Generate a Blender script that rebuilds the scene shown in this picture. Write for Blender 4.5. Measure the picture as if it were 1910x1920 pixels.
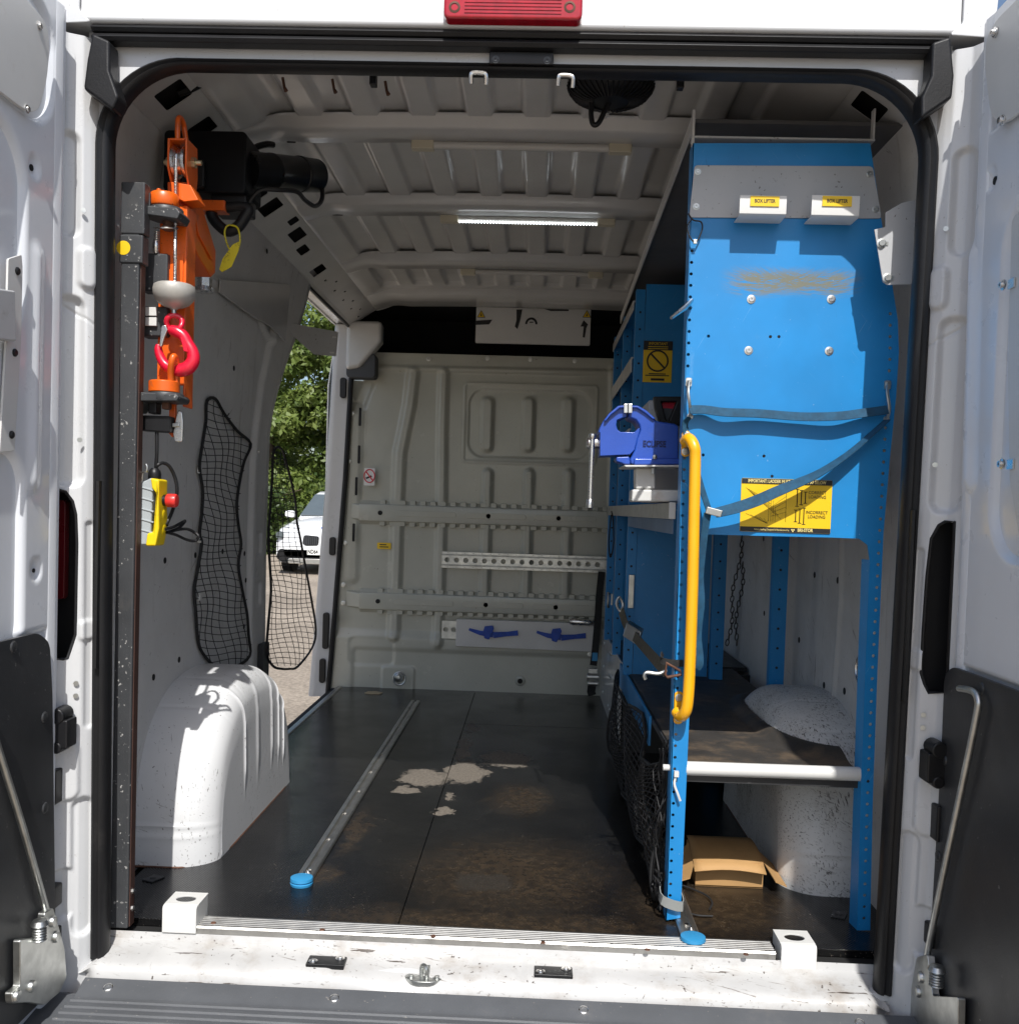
import bpy, bmesh, math, random
import numpy as np
from mathutils import Vector, Matrix
from mathutils.geometry import tessellate_polygon

SC = bpy.context.scene
COL = SC.collection
for o in list(bpy.data.objects): bpy.data.objects.remove(o)
rad = math.radians
random.seed(7); RNG = np.random.default_rng(7)

# ------------------------------------------------------------------ camera
FPX, CX, CY = 1783.75, 946.15, 1016.12          # focal length and principal point, in pixels of the 1910 x 1920 photograph
CAM = Vector((0.0699, -1.9009, 0.9089)); YAW, PITCH, ROLL = 0.0311, 0.0343, 0.0310
_f = Vector((-math.sin(YAW), math.cos(YAW), 0)); _r = Vector((math.cos(YAW), math.sin(YAW), 0)); _u = Vector((0, 0, 1))
DV = _f*math.cos(PITCH) - _u*math.sin(PITCH); _u2 = _u*math.cos(PITCH) + _f*math.sin(PITCH)
RV = _r*math.cos(ROLL) + _u2*math.sin(ROLL); UV = _u2*math.cos(ROLL) - _r*math.sin(ROLL)
cd = bpy.data.cameras.new('camera'); cam = bpy.data.objects.new('camera', cd); COL.objects.link(cam)
M3 = Matrix((RV, UV, -DV)).transposed()
cam.matrix_world = Matrix.Translation(CAM) @ M3.to_4x4()
cd.sensor_fit = 'HORIZONTAL'; cd.sensor_width = 36; cd.lens = FPX/1910*36
cd.shift_x = (955-CX)/1910; cd.shift_y = (CY-960)/1910
cd.clip_start = .05; cd.clip_end = 600
SC.camera = cam
SC.render.resolution_x = 1018; SC.render.resolution_y = 1024

# ------------------------------------------------------------------ light
SUN_DIR = Vector((-.115, 1, -1.2)).normalized()     # the way the light travels: from behind the camera, high
w = bpy.data.worlds.new('World'); SC.world = w; w.use_nodes = True
nt = w.node_tree; bg = nt.nodes['Background']; sky = nt.nodes.new('ShaderNodeTexSky')
sky.sky_type = 'NISHITA'; sky.sun_disc = False
sky.sun_elevation = math.asin(-SUN_DIR.z); sky.sun_rotation = math.atan2(-SUN_DIR.x, -SUN_DIR.y)
sky.altitude = 100; sky.air_density = 1; sky.dust_density = 2.0; sky.ozone_density = 1
nt.links.new(sky.outputs[0], bg.inputs[0]); bg.inputs[1].default_value = .125
sl = bpy.data.lights.new('sun', 'SUN'); sun = bpy.data.objects.new('sun', sl); COL.objects.link(sun)
sl.energy = 4.5; sl.angle = rad(.53); sl.color = (1, .978, .94)
sun.rotation_euler = SUN_DIR.to_track_quat('-Z', 'Y').to_euler(); sun.location = (0, -6, 8)
SC.view_settings.view_transform = 'Standard'; SC.view_settings.look = 'None'
SC.view_settings.exposure = .22; SC.view_settings.gamma = 1; SC.view_settings.use_curve_mapping = False

# ------------------------------------------------------------------ measuring: a pixel of the photograph on a known plane of the place
def at(px, py, X=None, Y=None, Z=None):
    v = DV + RV*((px-CX)/FPX) - UV*((py-CY)/FPX)
    i, b = (0, X) if X is not None else (1, Y) if Y is not None else (2, Z)
    return CAM + v*((b-CAM[i])/v[i])

# ------------------------------------------------------------------ mesh helpers
def finish(me, mat, name, parent, bevel, smooth, origin=None):
    if mat is not None: me.materials.append(mat)
    n = len(me.polygons)
    if n:
        me.polygons.foreach_set('use_smooth', [True]*n)
        me.set_sharp_from_angle(angle=rad(smooth))
    o = bpy.data.objects.new(name, me); COL.objects.link(o)
    if parent is not None:
        o.parent = parent
        o.matrix_parent_inverse = Matrix.Translation(parent.get('_loc', (0, 0, 0))).inverted() if parent.type == 'EMPTY' else Matrix()
    if bevel:
        m = o.modifiers.new('bevel', 'BEVEL'); m.width = bevel; m.segments = 2; m.limit_method = 'ANGLE'; m.angle_limit = rad(40)
        m.harden_normals = True
    return o

class B:
    def __init__(s): s.v = []; s.f = []
    def add(s, vs, fs):
        k = len(s.v); s.v += [tuple(p) for p in vs]; s.f += [tuple(i+k for i in f) for f in fs]; return s
    def box(s, x0, x1, y0, y1, z0, z1):
        return s.add([(x, y, z) for x in (x0, x1) for y in (y0, y1) for z in (z0, z1)],
                     [(0, 1, 3, 2), (4, 6, 7, 5), (0, 4, 5, 1), (2, 3, 7, 6), (0, 2, 6, 4), (1, 5, 7, 3)])
    def obox(s, c, ax, ay, az):                      # centre and three half-axis vectors
        c, ax, ay, az = map(Vector, (c, ax, ay, az))
        vs = [c+ax*i+ay*j+az*k for i in (-1, 1) for j in (-1, 1) for k in (-1, 1)]
        return s.add(vs, [(0, 1, 3, 2), (4, 6, 7, 5), (0, 4, 5, 1), (2, 3, 7, 6), (0, 2, 6, 4), (1, 5, 7, 3)])
    def hexa(s, a, b):                               # two quads, each four points in order
        vs = list(a)+list(b)
        return s.add(vs, [(3, 2, 1, 0), (4, 5, 6, 7)] + [(i, (i+1) % 4, 4+(i+1) % 4, 4+i) for i in range(4)])
    def prism(s, poly, axis, a, b):
        n = len(poly)
        def P(q, t):
            u, v = q
            return (t, u, v) if axis == 'X' else (u, t, v) if axis == 'Y' else (u, v, t)
        vs = [P(q, a) for q in poly]+[P(q, b) for q in poly]
        return s.add(vs, [tuple(range(n))[::-1], tuple(range(n, 2*n))]+[(i, (i+1) % n, n+(i+1) % n, n+i) for i in range(n)])
    def poly3(s, pts, off):                          # a flat polygon of 3d points given a thickness vector
        n = len(pts); off = Vector(off)
        vs = [Vector(p) for p in pts]+[Vector(p)+off for p in pts]
        return s.add(vs, [tuple(range(n))[::-1], tuple(range(n, 2*n))]+[(i, (i+1) % n, n+(i+1) % n, n+i) for i in range(n)])
    def tube(s, pts, r, n=8, closed=False, cap=True):
        pts = [Vector(p) for p in pts]; m = len(pts)
        rs = [r]*m if not hasattr(r, '__len__') else list(r)
        T = []
        for i in range(m):
            a = pts[(i-1) % m] if closed or i else pts[0]; b = pts[(i+1) % m] if closed or i < m-1 else pts[-1]
            t = (b-a); T.append(t.normalized() if t.length > 1e-9 else Vector((0, 0, 1)))
        up = Vector((0, 0, 1)) if abs(T[0].z) < .9 else Vector((1, 0, 0))
        N = T[0].cross(up).normalized(); vs = []
        for i in range(m):
            N = (N-T[i]*N.dot(T[i])).normalized(); Bn = T[i].cross(N)
            for k in range(n):
                a = 2*math.pi*k/n; vs.append(pts[i]+(N*math.cos(a)+Bn*math.sin(a))*rs[i])
        fs = []
        for i in range(m if closed else m-1):
            j = (i+1) % m
            for k in range(n): fs.append((i*n+k, i*n+(k+1) % n, j*n+(k+1) % n, j*n+k))
        if cap and not closed: fs += [tuple(range(n))[::-1], tuple(range((m-1)*n, m*n))]
        return s.add(vs, fs)
    def cyl(s, a, b, r, n=16, r2=None): return s.tube([a, b], [r, r if r2 is None else r2], n)
    def lathe(s, prof, c, axis, n=24):               # prof: (radius, height along axis)
        axis = Vector(axis).normalized(); c = Vector(c)
        e = Vector((0, 0, 1)) if abs(axis.z) < .9 else Vector((1, 0, 0)); N = axis.cross(e).normalized(); Bn = axis.cross(N)
        vs = []
        for r, h in prof:
            for k in range(n):
                a = 2*math.pi*k/n; vs.append(c+axis*h+(N*math.cos(a)+Bn*math.sin(a))*r)
        m = len(prof)
        fs = [(i*n+k, i*n+(k+1) % n, (i+1)*n+(k+1) % n, (i+1)*n+k) for i in range(m-1) for k in range(n)]
        fs += [tuple(range(n))[::-1], tuple(range((m-1)*n, m*n))]
        return s.add(vs, fs)
    def grid(s, P, cu=False, cv=False):
        P = np.asarray(P); nu, nv = P.shape[:2]
        fs = []
        for i in range(nu if cu else nu-1):
            for j in range(nv if cv else nv-1):
                a, b = (i+1) % nu, (j+1) % nv; fs.append((i*nv+j, a*nv+j, a*nv+b, i*nv+b))
        return s.add(P.reshape(-1, 3).tolist(), fs)
    def loft(s, secs, cap=True):                     # list of closed loops with equal counts
        n = len(secs[0]); vs = [p for q in secs for p in q]; fs = []
        for i in range(len(secs)-1):
            for k in range(n): fs.append((i*n+k, i*n+(k+1) % n, (i+1)*n+(k+1) % n, (i+1)*n+k))
        if cap: fs += [tuple(range(n))[::-1], tuple(range((len(secs)-1)*n, len(secs)*n))]
        return s.add(vs, fs)
    def screw(s, c, nrm, r=.006, h=.003):
        s.lathe([(r*1.5, 0), (r*1.5, h*.35), (r, h*.45), (r*.9, h), (r*.45, h), (r*.4, h*.5)], c, nrm, 12); return s
    def build(s, name, mat, parent=None, bevel=0, smooth=38, fix=True):
        me = bpy.data.meshes.new(name); me.from_pydata(s.v, [], s.f)
        if fix:
            bm = bmesh.new(); bm.from_mesh(me); bmesh.ops.recalc_face_normals(bm, faces=bm.faces); bm.to_mesh(me); bm.free()
        return finish(me, mat, name, parent, bevel, smooth)

def arc(cx, cy, r, a0, a1, n):
    return [(cx+r*math.cos(rad(a0+(a1-a0)*i/n)), cy+r*math.sin(rad(a0+(a1-a0)*i/n))) for i in range(n+1)]
def rrect(x0, x1, y0, y1, r, n=5):
    return arc(x1-r, y1-r, r, 0, 90, n)+arc(x0+r, y1-r, r, 90, 180, n)+arc(x0+r, y0+r, r, 180, 270, n)+arc(x1-r, y0+r, r, 270, 360, n)
def circ(cx, cy, r, n=10): return [(cx+r*math.cos(2*math.pi*i/n), cy+r*math.sin(2*math.pi*i/n)) for i in range(n)]
def roundpoly(pts, r, n=4):
    out = []; m = len(pts)
    for i in range(m):
        p = Vector(pts[i]); a = Vector(pts[i-1])-p; b = Vector(pts[(i+1) % m])-p
        rr = min(r, a.length*.45, b.length*.45); A = p+a.normalized()*rr; C = p+b.normalized()*rr
        for k in range(n+1):
            t = k/n; q = A*(1-t)**2+p*2*t*(1-t)+C*t*t; out.append((q.x, q.y))
    return out
def plate(outer, holes, mapf, depth, name, mat, parent=None, bevel=0, smooth=38):
    """a sheet with real holes: outer and holes are 2d loops, mapf(u, v, w) -> 3d, w from 0 to depth"""
    loops = [outer]+list(holes)
    tris = tessellate_polygon([[Vector((p[0], p[1], 0)) for p in l] for l in loops])
    flat = [p for l in loops for p in l]; n = len(flat)
    vs = [mapf(p[0], p[1], 0) for p in flat]+[mapf(p[0], p[1], depth) for p in flat]
    fs = [t for t in tris]+[tuple(i+n for i in t[::-1]) for t in tris]
    k = 0
    for l in loops:
        m = len(l); fs += [(k+i, k+(i+1) % m, n+k+(i+1) % m, n+k+i) for i in range(m)]; k += m
    b = B(); b.add(vs, fs)
    return b.build(name, mat, parent, bevel, smooth)
def ss(x): x = np.clip(x, 0, 1); return x*x*(3-2*x)
def field(A, Bb, feats):
    """pressed-metal relief; rr = rounded rectangle, seg = capsule: (kind, ..., height, softness)"""
    H = np.zeros_like(A)
    for f in feats:
        if f[0] == 'rr':
            _, x0, x1, y0, y1, r, d, s = f
            qx = np.abs(A-(x0+x1)/2)-(x1-x0)/2+r; qy = np.abs(Bb-(y0+y1)/2)-(y1-y0)/2+r
            sd = np.hypot(np.maximum(qx, 0), np.maximum(qy, 0))+np.minimum(np.maximum(qx, qy), 0)-r
        elif f[0] == 'ring':
            _, x0, x1, y0, y1, r, wd, d, s = f
            qx = np.abs(A-(x0+x1)/2)-(x1-x0)/2+r; qy = np.abs(Bb-(y0+y1)/2)-(y1-y0)/2+r
            sd = np.abs(np.hypot(np.maximum(qx, 0), np.maximum(qy, 0))+np.minimum(np.maximum(qx, qy), 0)-r)-wd
        else:
            _, pts, r, d, s = f
            sd = np.full_like(A, 1e9)
            for (ax, ay), (bx, by) in zip(pts[:-1], pts[1:]):
                dx, dy = bx-ax, by-ay; t = np.clip(((A-ax)*dx+(Bb-ay)*dy)/(dx*dx+dy*dy+1e-12), 0, 1)
                sd = np.minimum(sd, np.hypot(A-ax-t*dx, Bb-ay-t*dy)-r)
        H = H+d*ss(.5-sd/s)
    return H
def stamp(name, a0, a1, b0, b1, res, feats, mapf, mat, parent=None, keep=None, smooth=60, extra=None):
    na, nb = int((a1-a0)/res)+2, int((b1-b0)/res)+2
    A, Bb = np.meshgrid(np.linspace(a0, a1, na), np.linspace(b0, b1, nb), indexing='ij')
    H = field(A, Bb, feats)
    if extra is not None: H = H+extra(A, Bb)
    X, Y, Z = mapf(A, Bb, H)
    V = np.stack([X+0*A, Y+0*A, Z+0*A], -1).reshape(-1, 3)
    I = np.arange(na*nb).reshape(na, nb)
    Q = np.stack([I[:-1, :-1], I[1:, :-1], I[1:, 1:], I[:-1, 1:]], -1).reshape(-1, 4)
    if keep is not None:
        ca = (A[:-1, :-1]+A[1:, 1:])/2; cb = (Bb[:-1, :-1]+Bb[1:, 1:])/2
        Q = Q[keep(ca, cb).reshape(-1)]
    me = bpy.data.meshes.new(name)
    me.vertices.add(len(V)); me.vertices.foreach_set('co', V.ravel())
    me.loops.add(Q.size); me.loops.foreach_set('vertex_index', Q.ravel().astype(np.int32))
    me.polygons.add(len(Q)); me.polygons.foreach_set('loop_start', np.arange(0, Q.size, 4, dtype=np.int32))
    me.update(calc_edges=True); me.validate()
    return finish(me, mat, name, parent, 0, smooth)
def spline(pts, n=8, closed=False):
    pts = [Vector(p) for p in pts]; out = []; m = len(pts)
    rng_ = range(m) if closed else range(m-1)
    for i in rng_:
        g = (lambda k: pts[k % m]) if closed else (lambda k: pts[max(0, min(m-1, k))])
        p0, p1, p2, p3 = g(i-1), g(i), g(i+1), g(i+2)
        for k in range(n):
            t = k/n
            out.append(.5*((2*p1)+(p2-p0)*t+(2*p0-5*p1+4*p2-p3)*t*t+(3*p1-p0-3*p2+p3)*t**3))
    if not closed: out.append(pts[-1])
    return out
def ribbon(pts, side, wd, th):
    """a strap: centre points, sideways vector(s), width and thickness"""
    b = B(); pts = [Vector(p) for p in pts]; m = len(pts); secs = []
    for i in range(m):
        sd = Vector(side[i] if isinstance(side, list) else side).normalized()
        t = (pts[min(m-1, i+1)]-pts[max(0, i-1)]).normalized(); sd = (sd-t*sd.dot(t)).normalized(); nn = t.cross(sd)
        wv = wd[i] if hasattr(wd, '__len__') else wd
        secs.append([pts[i]+sd*wv/2+nn*th/2, pts[i]-sd*wv/2+nn*th/2, pts[i]-sd*wv/2-nn*th/2, pts[i]+sd*wv/2-nn*th/2])
    return b.loft(secs)
def thing(name, label, cat, loc=(0, 0, 0), group=None):
    o = bpy.data.objects.new(name, None); COL.objects.link(o); o.location = loc; o.empty_display_size = .05
    o['label'] = label; o['category'] = cat; o['_loc'] = tuple(loc)
    if group: o['group'] = group
    return o
def tag(o, label, cat, group=None):
    o['label'] = label; o['category'] = cat
    if group: o['group'] = group
    return o
def struct(o): o['kind'] = 'structure'; return o
def text(body, size, origin, xdir, ydir, name, mat, parent, ext=.0004, align='CENTER', sx=1, bold=0):
    cu = bpy.data.curves.new('t', 'FONT'); cu.body = body; cu.size = size; cu.extrude = ext; cu.align_x = align; cu.align_y = 'CENTER'; cu.offset = bold
    cu.resolution_u = 3
    o = bpy.data.objects.new('t', cu); COL.objects.link(o); bpy.context.view_layer.update()
    me = bpy.data.meshes.new_from_object(o.evaluated_get(bpy.context.evaluated_depsgraph_get()))
    bpy.data.objects.remove(o); bpy.data.curves.remove(cu)
    x = Vector(xdir).normalized(); y = Vector(ydir).normalized(); z = x.cross(y)
    m = Matrix((x*sx, y, z)).transposed().to_4x4(); m.translation = Vector(origin); me.transform(m)
    me.materials.clear(); me.name = name
    return finish(me, mat, name, parent, 0, 30)

# ------------------------------------------------------------------ materials
def mat(name, col, rough=.5, metal=0, var=.08, vs=6, bump=0, bs=150, coat=0, rvar=.1, dirt=None, specks=None, spec=.5, streak=None, emit=None, scratch=()):
    m = bpy.data.materials.new(name); m.use_nodes = True; t = m.node_tree; N = t.nodes; L = t.links; p = N['Principled BSDF']
    tc = N.new('ShaderNodeTexCoord'); co = tc.outputs['Object']
    def noise(scale, detail=4, vec=None, rough_=.6):
        n = N.new('ShaderNodeTexNoise'); n.inputs['Scale'].default_value = scale; n.inputs['Detail'].default_value = detail; n.inputs['Roughness'].default_value = rough_
        L.new(vec or co, n.inputs['Vector']); return n.outputs['Fac']
    def ramp(src, a, b):
        r = N.new('ShaderNodeMapRange'); r.interpolation_type = 'SMOOTHSTEP'; r.inputs['From Min'].default_value = a; r.inputs['From Max'].default_value = b
        L.new(src, r.inputs['Value']); return r.outputs['Result']
    def mix(fac, a, b):
        x = N.new('ShaderNodeMix'); x.data_type = 'RGBA'
        if isinstance(fac, float): x.inputs['Factor'].default_value = fac
        else: L.new(fac, x.inputs['Factor'])
        for s, v in (('A', a), ('B', b)):
            i = [k for k in x.inputs if k.name == s and k.type == 'RGBA'][0]
            if isinstance(v, tuple): i.default_value = (*v, 1)
            else: L.new(v, i)
        return [k for k in x.outputs if k.type == 'RGBA'][0]
    def mulf(a, f):
        x = N.new('ShaderNodeMath'); x.operation = 'MULTIPLY'; L.new(a, x.inputs[0])
        if isinstance(f, (int, float)): x.inputs[1].default_value = f
        else: L.new(f, x.inputs[1])
        return x.outputs[0]
    c = mix(ramp(noise(vs), .3, .7), tuple(min(1, v*(1-var)) for v in col), tuple(min(1, v*(1+var)) for v in col))
    rsrc = N.new('ShaderNodeMapRange'); L.new(noise(vs*2.3, 5), rsrc.inputs['Value'])
    rsrc.inputs['To Min'].default_value = max(.02, rough-rvar); rsrc.inputs['To Max'].default_value = min(1, rough+rvar); rout = rsrc.outputs['Result']
    if dirt:                                         # (colour, scale, low, high, strength)
        dc, ds, a, b, st = dirt; c = mix(mulf(ramp(noise(ds, 8, None, .7), a, b), st), c, dc)
    if streak:                                       # (colour, stretch vector, low, high, strength)
        dc, sv, a, b, st = streak
        mp = N.new('ShaderNodeMapping'); mp.inputs['Scale'].default_value = sv; L.new(co, mp.inputs['Vector'])
        c = mix(mulf(ramp(noise(1, 5, mp.outputs[0]), a, b), st), c, dc)
    for (dc, rot, sv, a, b, st, ms, ma, mb) in scratch:   # directional scrapes gathered in patches
        mp = N.new('ShaderNodeMapping'); mp.inputs['Rotation'].default_value = rot; mp.vector_type = 'POINT'; L.new(co, mp.inputs['Vector'])
        mp2 = N.new('ShaderNodeMapping'); mp2.inputs['Scale'].default_value = sv; L.new(mp.outputs[0], mp2.inputs['Vector'])
        c = mix(mulf(mulf(ramp(noise(1, 4, mp2.outputs[0]), a, b), ramp(noise(ms, 4), ma, mb)), st), c, dc)
    if specks:                                       # (colour, scale, low, high, strength)
        dc, ds, a, b, st = specks
        k = mulf(ramp(noise(ds, 3, None, .5), a, b), ramp(noise(ds*.13, 3), .42, .6)); c = mix(mulf(k, st), c, dc)
    L.new(c, p.inputs['Base Color']); L.new(rout, p.inputs['Roughness'])
    p.inputs['Metallic'].default_value = metal; p.inputs['Specular IOR Level'].default_value = spec
    if coat: p.inputs['Coat Weight'].default_value = coat; p.inputs['Coat Roughness'].default_value = .08
    if bump:
        bn = N.new('ShaderNodeBump'); bn.inputs['Strength'].default_value = 1; bn.inputs['Distance'].default_value = bump
        L.new(noise(bs, 3), bn.inputs['Height']); L.new(bn.outputs[0], p.inputs['Normal'])
    if emit: p.inputs['Emission Color'].default_value = (*emit[0], 1); p.inputs['Emission Strength'].default_value = emit[1]
    return m
M = {}
BLK = (.012, .012, .013)
M['white'] = mat('white_paint', (.58, .585, .59), .3, var=.02, coat=.3, dirt=((.42, .38, .32), 5, .62, .85, .35), specks=((.25, .21, .17), 160, .68, .72, .5))
M['sillw'] = mat('white_sill_paint', (.48, .478, .472), .4, var=.06, coat=.1, dirt=((.24, .19, .14), 8, .48, .80, .7), specks=((.05, .035, .025), 110, .65, .69, .9), streak=((.05, .035, .025), (9, 75, 75), .655, .69, .95), scratch=[((.12, .09, .07), (0, 0, .3), (14, 190, 190), .60, .66, .7, 3, .5, .62)])
M['doorw'] = mat('white_door_paint', (.74, .76, .79), .3, var=.02, coat=.35, dirt=((.5, .47, .42), 4, .6, .9, .3))
M['inner'] = mat('inner_shell_paint', (.55, .545, .53), .2, var=.04, coat=.15, rvar=.12)
M['bulk'] = mat('bulkhead_paint', (.44, .44, .38), .24, var=.04, coat=.1, dirt=((.36, .33, .27), 4, .55, .85, .4), specks=((.12, .1, .08), 90, .7, .74, .8))
M['liner'] = mat('wall_liner', (.62, .615, .60), .55, var=.05, dirt=((.32, .29, .25), 4, .5, .85, .45), specks=((.06, .05, .04), 120, .69, .73, .7), streak=((.3, .27, .22), (9, 26, 2.2), .62, .78, .5), scratch=[((.10, .085, .07), (0, 0, 0), (30, 75, 5), .62, .68, .65, 2.5, .5, .62), ((.15, .13, .11), (.9, 0, 0), (30, 110, 9), .64, .68, .6, 3.5, .5, .62)])
M['arch'] = mat('wheel_arch_paint', (.66, .665, .67), .4, var=.03, coat=.1, dirt=((.40, .36, .30), 5, .55, .9, .4), specks=((.06, .05, .045), 130, .68, .71, .85), scratch=[((.09, .075, .065), (.5, .3, .2), (160, 160, 16), .62, .66, .85, 4, .5, .6), ((.14, .12, .1), (.2, 1.2, .4), (200, 200, 22), .63, .67, .8, 5, .52, .62)])
M['archr'] = mat('dirty_wheel_arch_paint', (.66, .655, .64), .45, var=.06, dirt=((.24, .20, .15), 6, .46, .78, .65), specks=((.03, .025, .02), 190, .67, .71, .9), scratch=[((.04, .032, .026), (.6, .2, .3), (210, 210, 24), .58, .63, .9, 4, .42, .58), ((.05, .04, .03), (.1, 1.1, .5), (240, 240, 30), .59, .64, .9, 5, .42, .58), ((.05, .04, .03), (1.2, .1, .9), (240, 240, 26), .60, .65, .9, 6, .45, .58)])
M['rubber'] = mat('black_rubber', (.012, .012, .013), .42, var=.2, bump=.0003, bs=300, dirt=((.07, .065, .06), 7, .6, .85, .35), spec=.3)
M['plastic'] = mat('black_plastic', (.010, .010, .011), .4, var=.2, bump=.0002, bs=500, spec=.35)
M['bumper'] = mat('grey_bumper_plastic', (.085, .09, .098), .5, var=.1, bump=.0004, bs=700, dirt=((.2, .18, .16), 6, .55, .8, .5), specks=((.3, .27, .24), 140, .68, .72, .6))
M['doorblk'] = mat('black_door_liner', (.03, .031, .033), .42, var=.15, bump=.0003, bs=400, dirt=((.13, .125, .12), 6, .58, .85, .4), specks=((.3, .29, .28), 90, .7, .73, .6))
M['zinc'] = mat('zinc_plate', (.55, .56, .54), .38, 1, var=.12, vs=25, rvar=.15, dirt=((.25, .19, .12), 20, .6, .8, .5))
M['steel'] = mat('bright_steel', (.72, .71, .69), .28, 1, var=.08, vs=30)
M['alu'] = mat('aluminium', (.50, .49, .465), .42, 1, var=.08, vs=20, rvar=.12, dirt=((.16, .13, .1), 18, .55, .75, .6))
M['blue'] = mat('blue_powder_coat', (.010, .215, .53), .42, var=.09, vs=4, scratch=[((.16, .38, .62), (0, .7, 0), (260, 40, 9), .64, .68, .6, 3, .48, .62), ((.20, .42, .66), (0, -.5, 0), (300, 40, 8), .65, .69, .55, 4, .5, .62), ((.006, .10, .30), (0, .2, 0), (180, 40, 8), .66, .70, .6, 5, .5, .65)], bump=.00008, bs=900, dirt=((.16, .28, .40), 9, .64, .85, .3), streak=((.20, .42, .68), (9, 9, 3), .68, .76, .45), specks=((.35, .5, .65), 170, .70, .73, .7))
M['cream'] = mat('off_white_steel', (.62, .617, .595), .4, var=.03, dirt=((.4, .3, .2), 14, .6, .85, .5))
M['grey'] = mat('grey_plate', (.42, .425, .43), .42, var=.04, dirt=((.18, .15, .12), 16, .6, .8, .6), specks=((.07, .05, .04), 120, .66, .7, .8))
M['yellow'] = mat('yellow_vinyl', (.80, .52, .012), .4, var=.04, dirt=((.4, .28, .05), 20, .6, .9, .3))
M['ypaint'] = mat('yellow_paint', (.83, .40, .008), .33, var=.04, coat=.3, specks=((.08, .05, .03), 110, .7, .73, .9))
M['black'] = mat('black_print', BLK, .5, var=.1)
M['dark'] = mat('dark_cavity', (.01, .01, .01), .8, var=.2)
M['orange'] = mat('orange_paint', (.72, .115, .007), .36, var=.08, coat=.2, dirt=((.16, .04, .015), 14, .56, .8, .6), specks=((.06, .04, .03), 170, .68, .71, .85), scratch=[((.25, .09, .04), (.3, .4, 0), (200, 200, 20), .63, .67, .6, 6, .5, .6)])
M['mast'] = mat('charcoal_paint', (.042, .044, .047), .45, var=.15, bump=.0003, bs=300, dirt=((.1, .09, .08), 9, .55, .8, .5), specks=((.42, .41, .39), 140, .64, .68, .8))
M['red'] = mat('red_paint', (.66, .008, .035), .3, var=.06, coat=.4)
M['cast'] = mat('cast_ball_metal', (.47, .45, .41), .45, .25, var=.1, vs=20, dirt=((.14, .12, .09), 25, .58, .75, .7))
M['viseb'] = mat('blue_vise_paint', (.02, .075, .40), .38, var=.08, bump=.0004, bs=160, coat=.15, dirt=((.05, .08, .25), 18, .6, .8, .5))
M['card'] = mat('cardboard', (.44, .255, .10), .75, var=.06, dirt=((.2, .11, .05), 10, .55, .8, .4))
M['net'] = mat('black_cord', (.014, .014, .015), .7, var=.2)
M['ytag'] = mat('yellow_tag', (.66, .57, .02), .5, var=.05, specks=((.05, .05, .02), 260, .52, .58, .8))
M['yplas'] = mat('yellow_plastic', (.80, .58, .006), .42, var=.05, dirt=((.1, .08, .03), 28, .6, .72, .85))
M['gplas'] = mat('grey_plastic', (.36, .39, .40), .45, var=.08, dirt=((.15, .14, .13), 22, .58, .8, .5))
M['bstrap'] = mat('blue_webbing', (.006, .055, .11), .8, var=.2, vs=60, bump=.0006, bs=500)
M['kstrap'] = mat('khaki_webbing', (.10, .09, .065), .85, var=.2, vs=60, bump=.0006, bs=500)
M['kblk'] = mat('black_webbing', (.014, .014, .014), .8, var=.2, vs=60, bump=.0006, bs=500)
M['redl'] = mat('red_lens', (.36, .004, .014), .15, var=.15, vs=40, coat=.6)
M['dkgrey'] = mat('dark_grey_trim', (.05, .055, .062), .6, var=.1)
M['lblue'] = mat('light_blue_cap', (.03, .24, .48), .45, var=.08, dirt=((.1, .15, .18), 40, .58, .75, .5))
M['tape'] = mat('blue_tape', (.012, .06, .36), .5, var=.15, vs=40)
M['strip'] = mat('yellowed_light_end', (.55, .50, .38), .45, var=.05)
M['led'] = mat('led', (.9, .95, 1), .3, emit=((.88, .95, 1), 5))
M['cap'] = mat('clear_strip', (.5, .49, .46), .2, var=.05)
M['rubbermat'] = mat('ribbed_rubber_mat', (.04, .036, .032), .55, var=.2, bump=.001, bs=220, dirt=((.17, .12, .075), 7, .46, .72, .75))
M['rust'] = mat('rusty_steel', (.11, .05, .03), .7, .2, var=.3, vs=30)
M['glass'] = mat('car_glass', (.09, .11, .12), .06, var=.05, coat=.5)
M['whitecar'] = mat('white_car_paint', (.78, .79, .8), .25, coat=.6, var=.01)
M['plate'] = mat('number_plate', (.75, .75, .72), .4)
M['bark'] = mat('bark', (.09, .065, .045), .9, var=.3)
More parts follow.
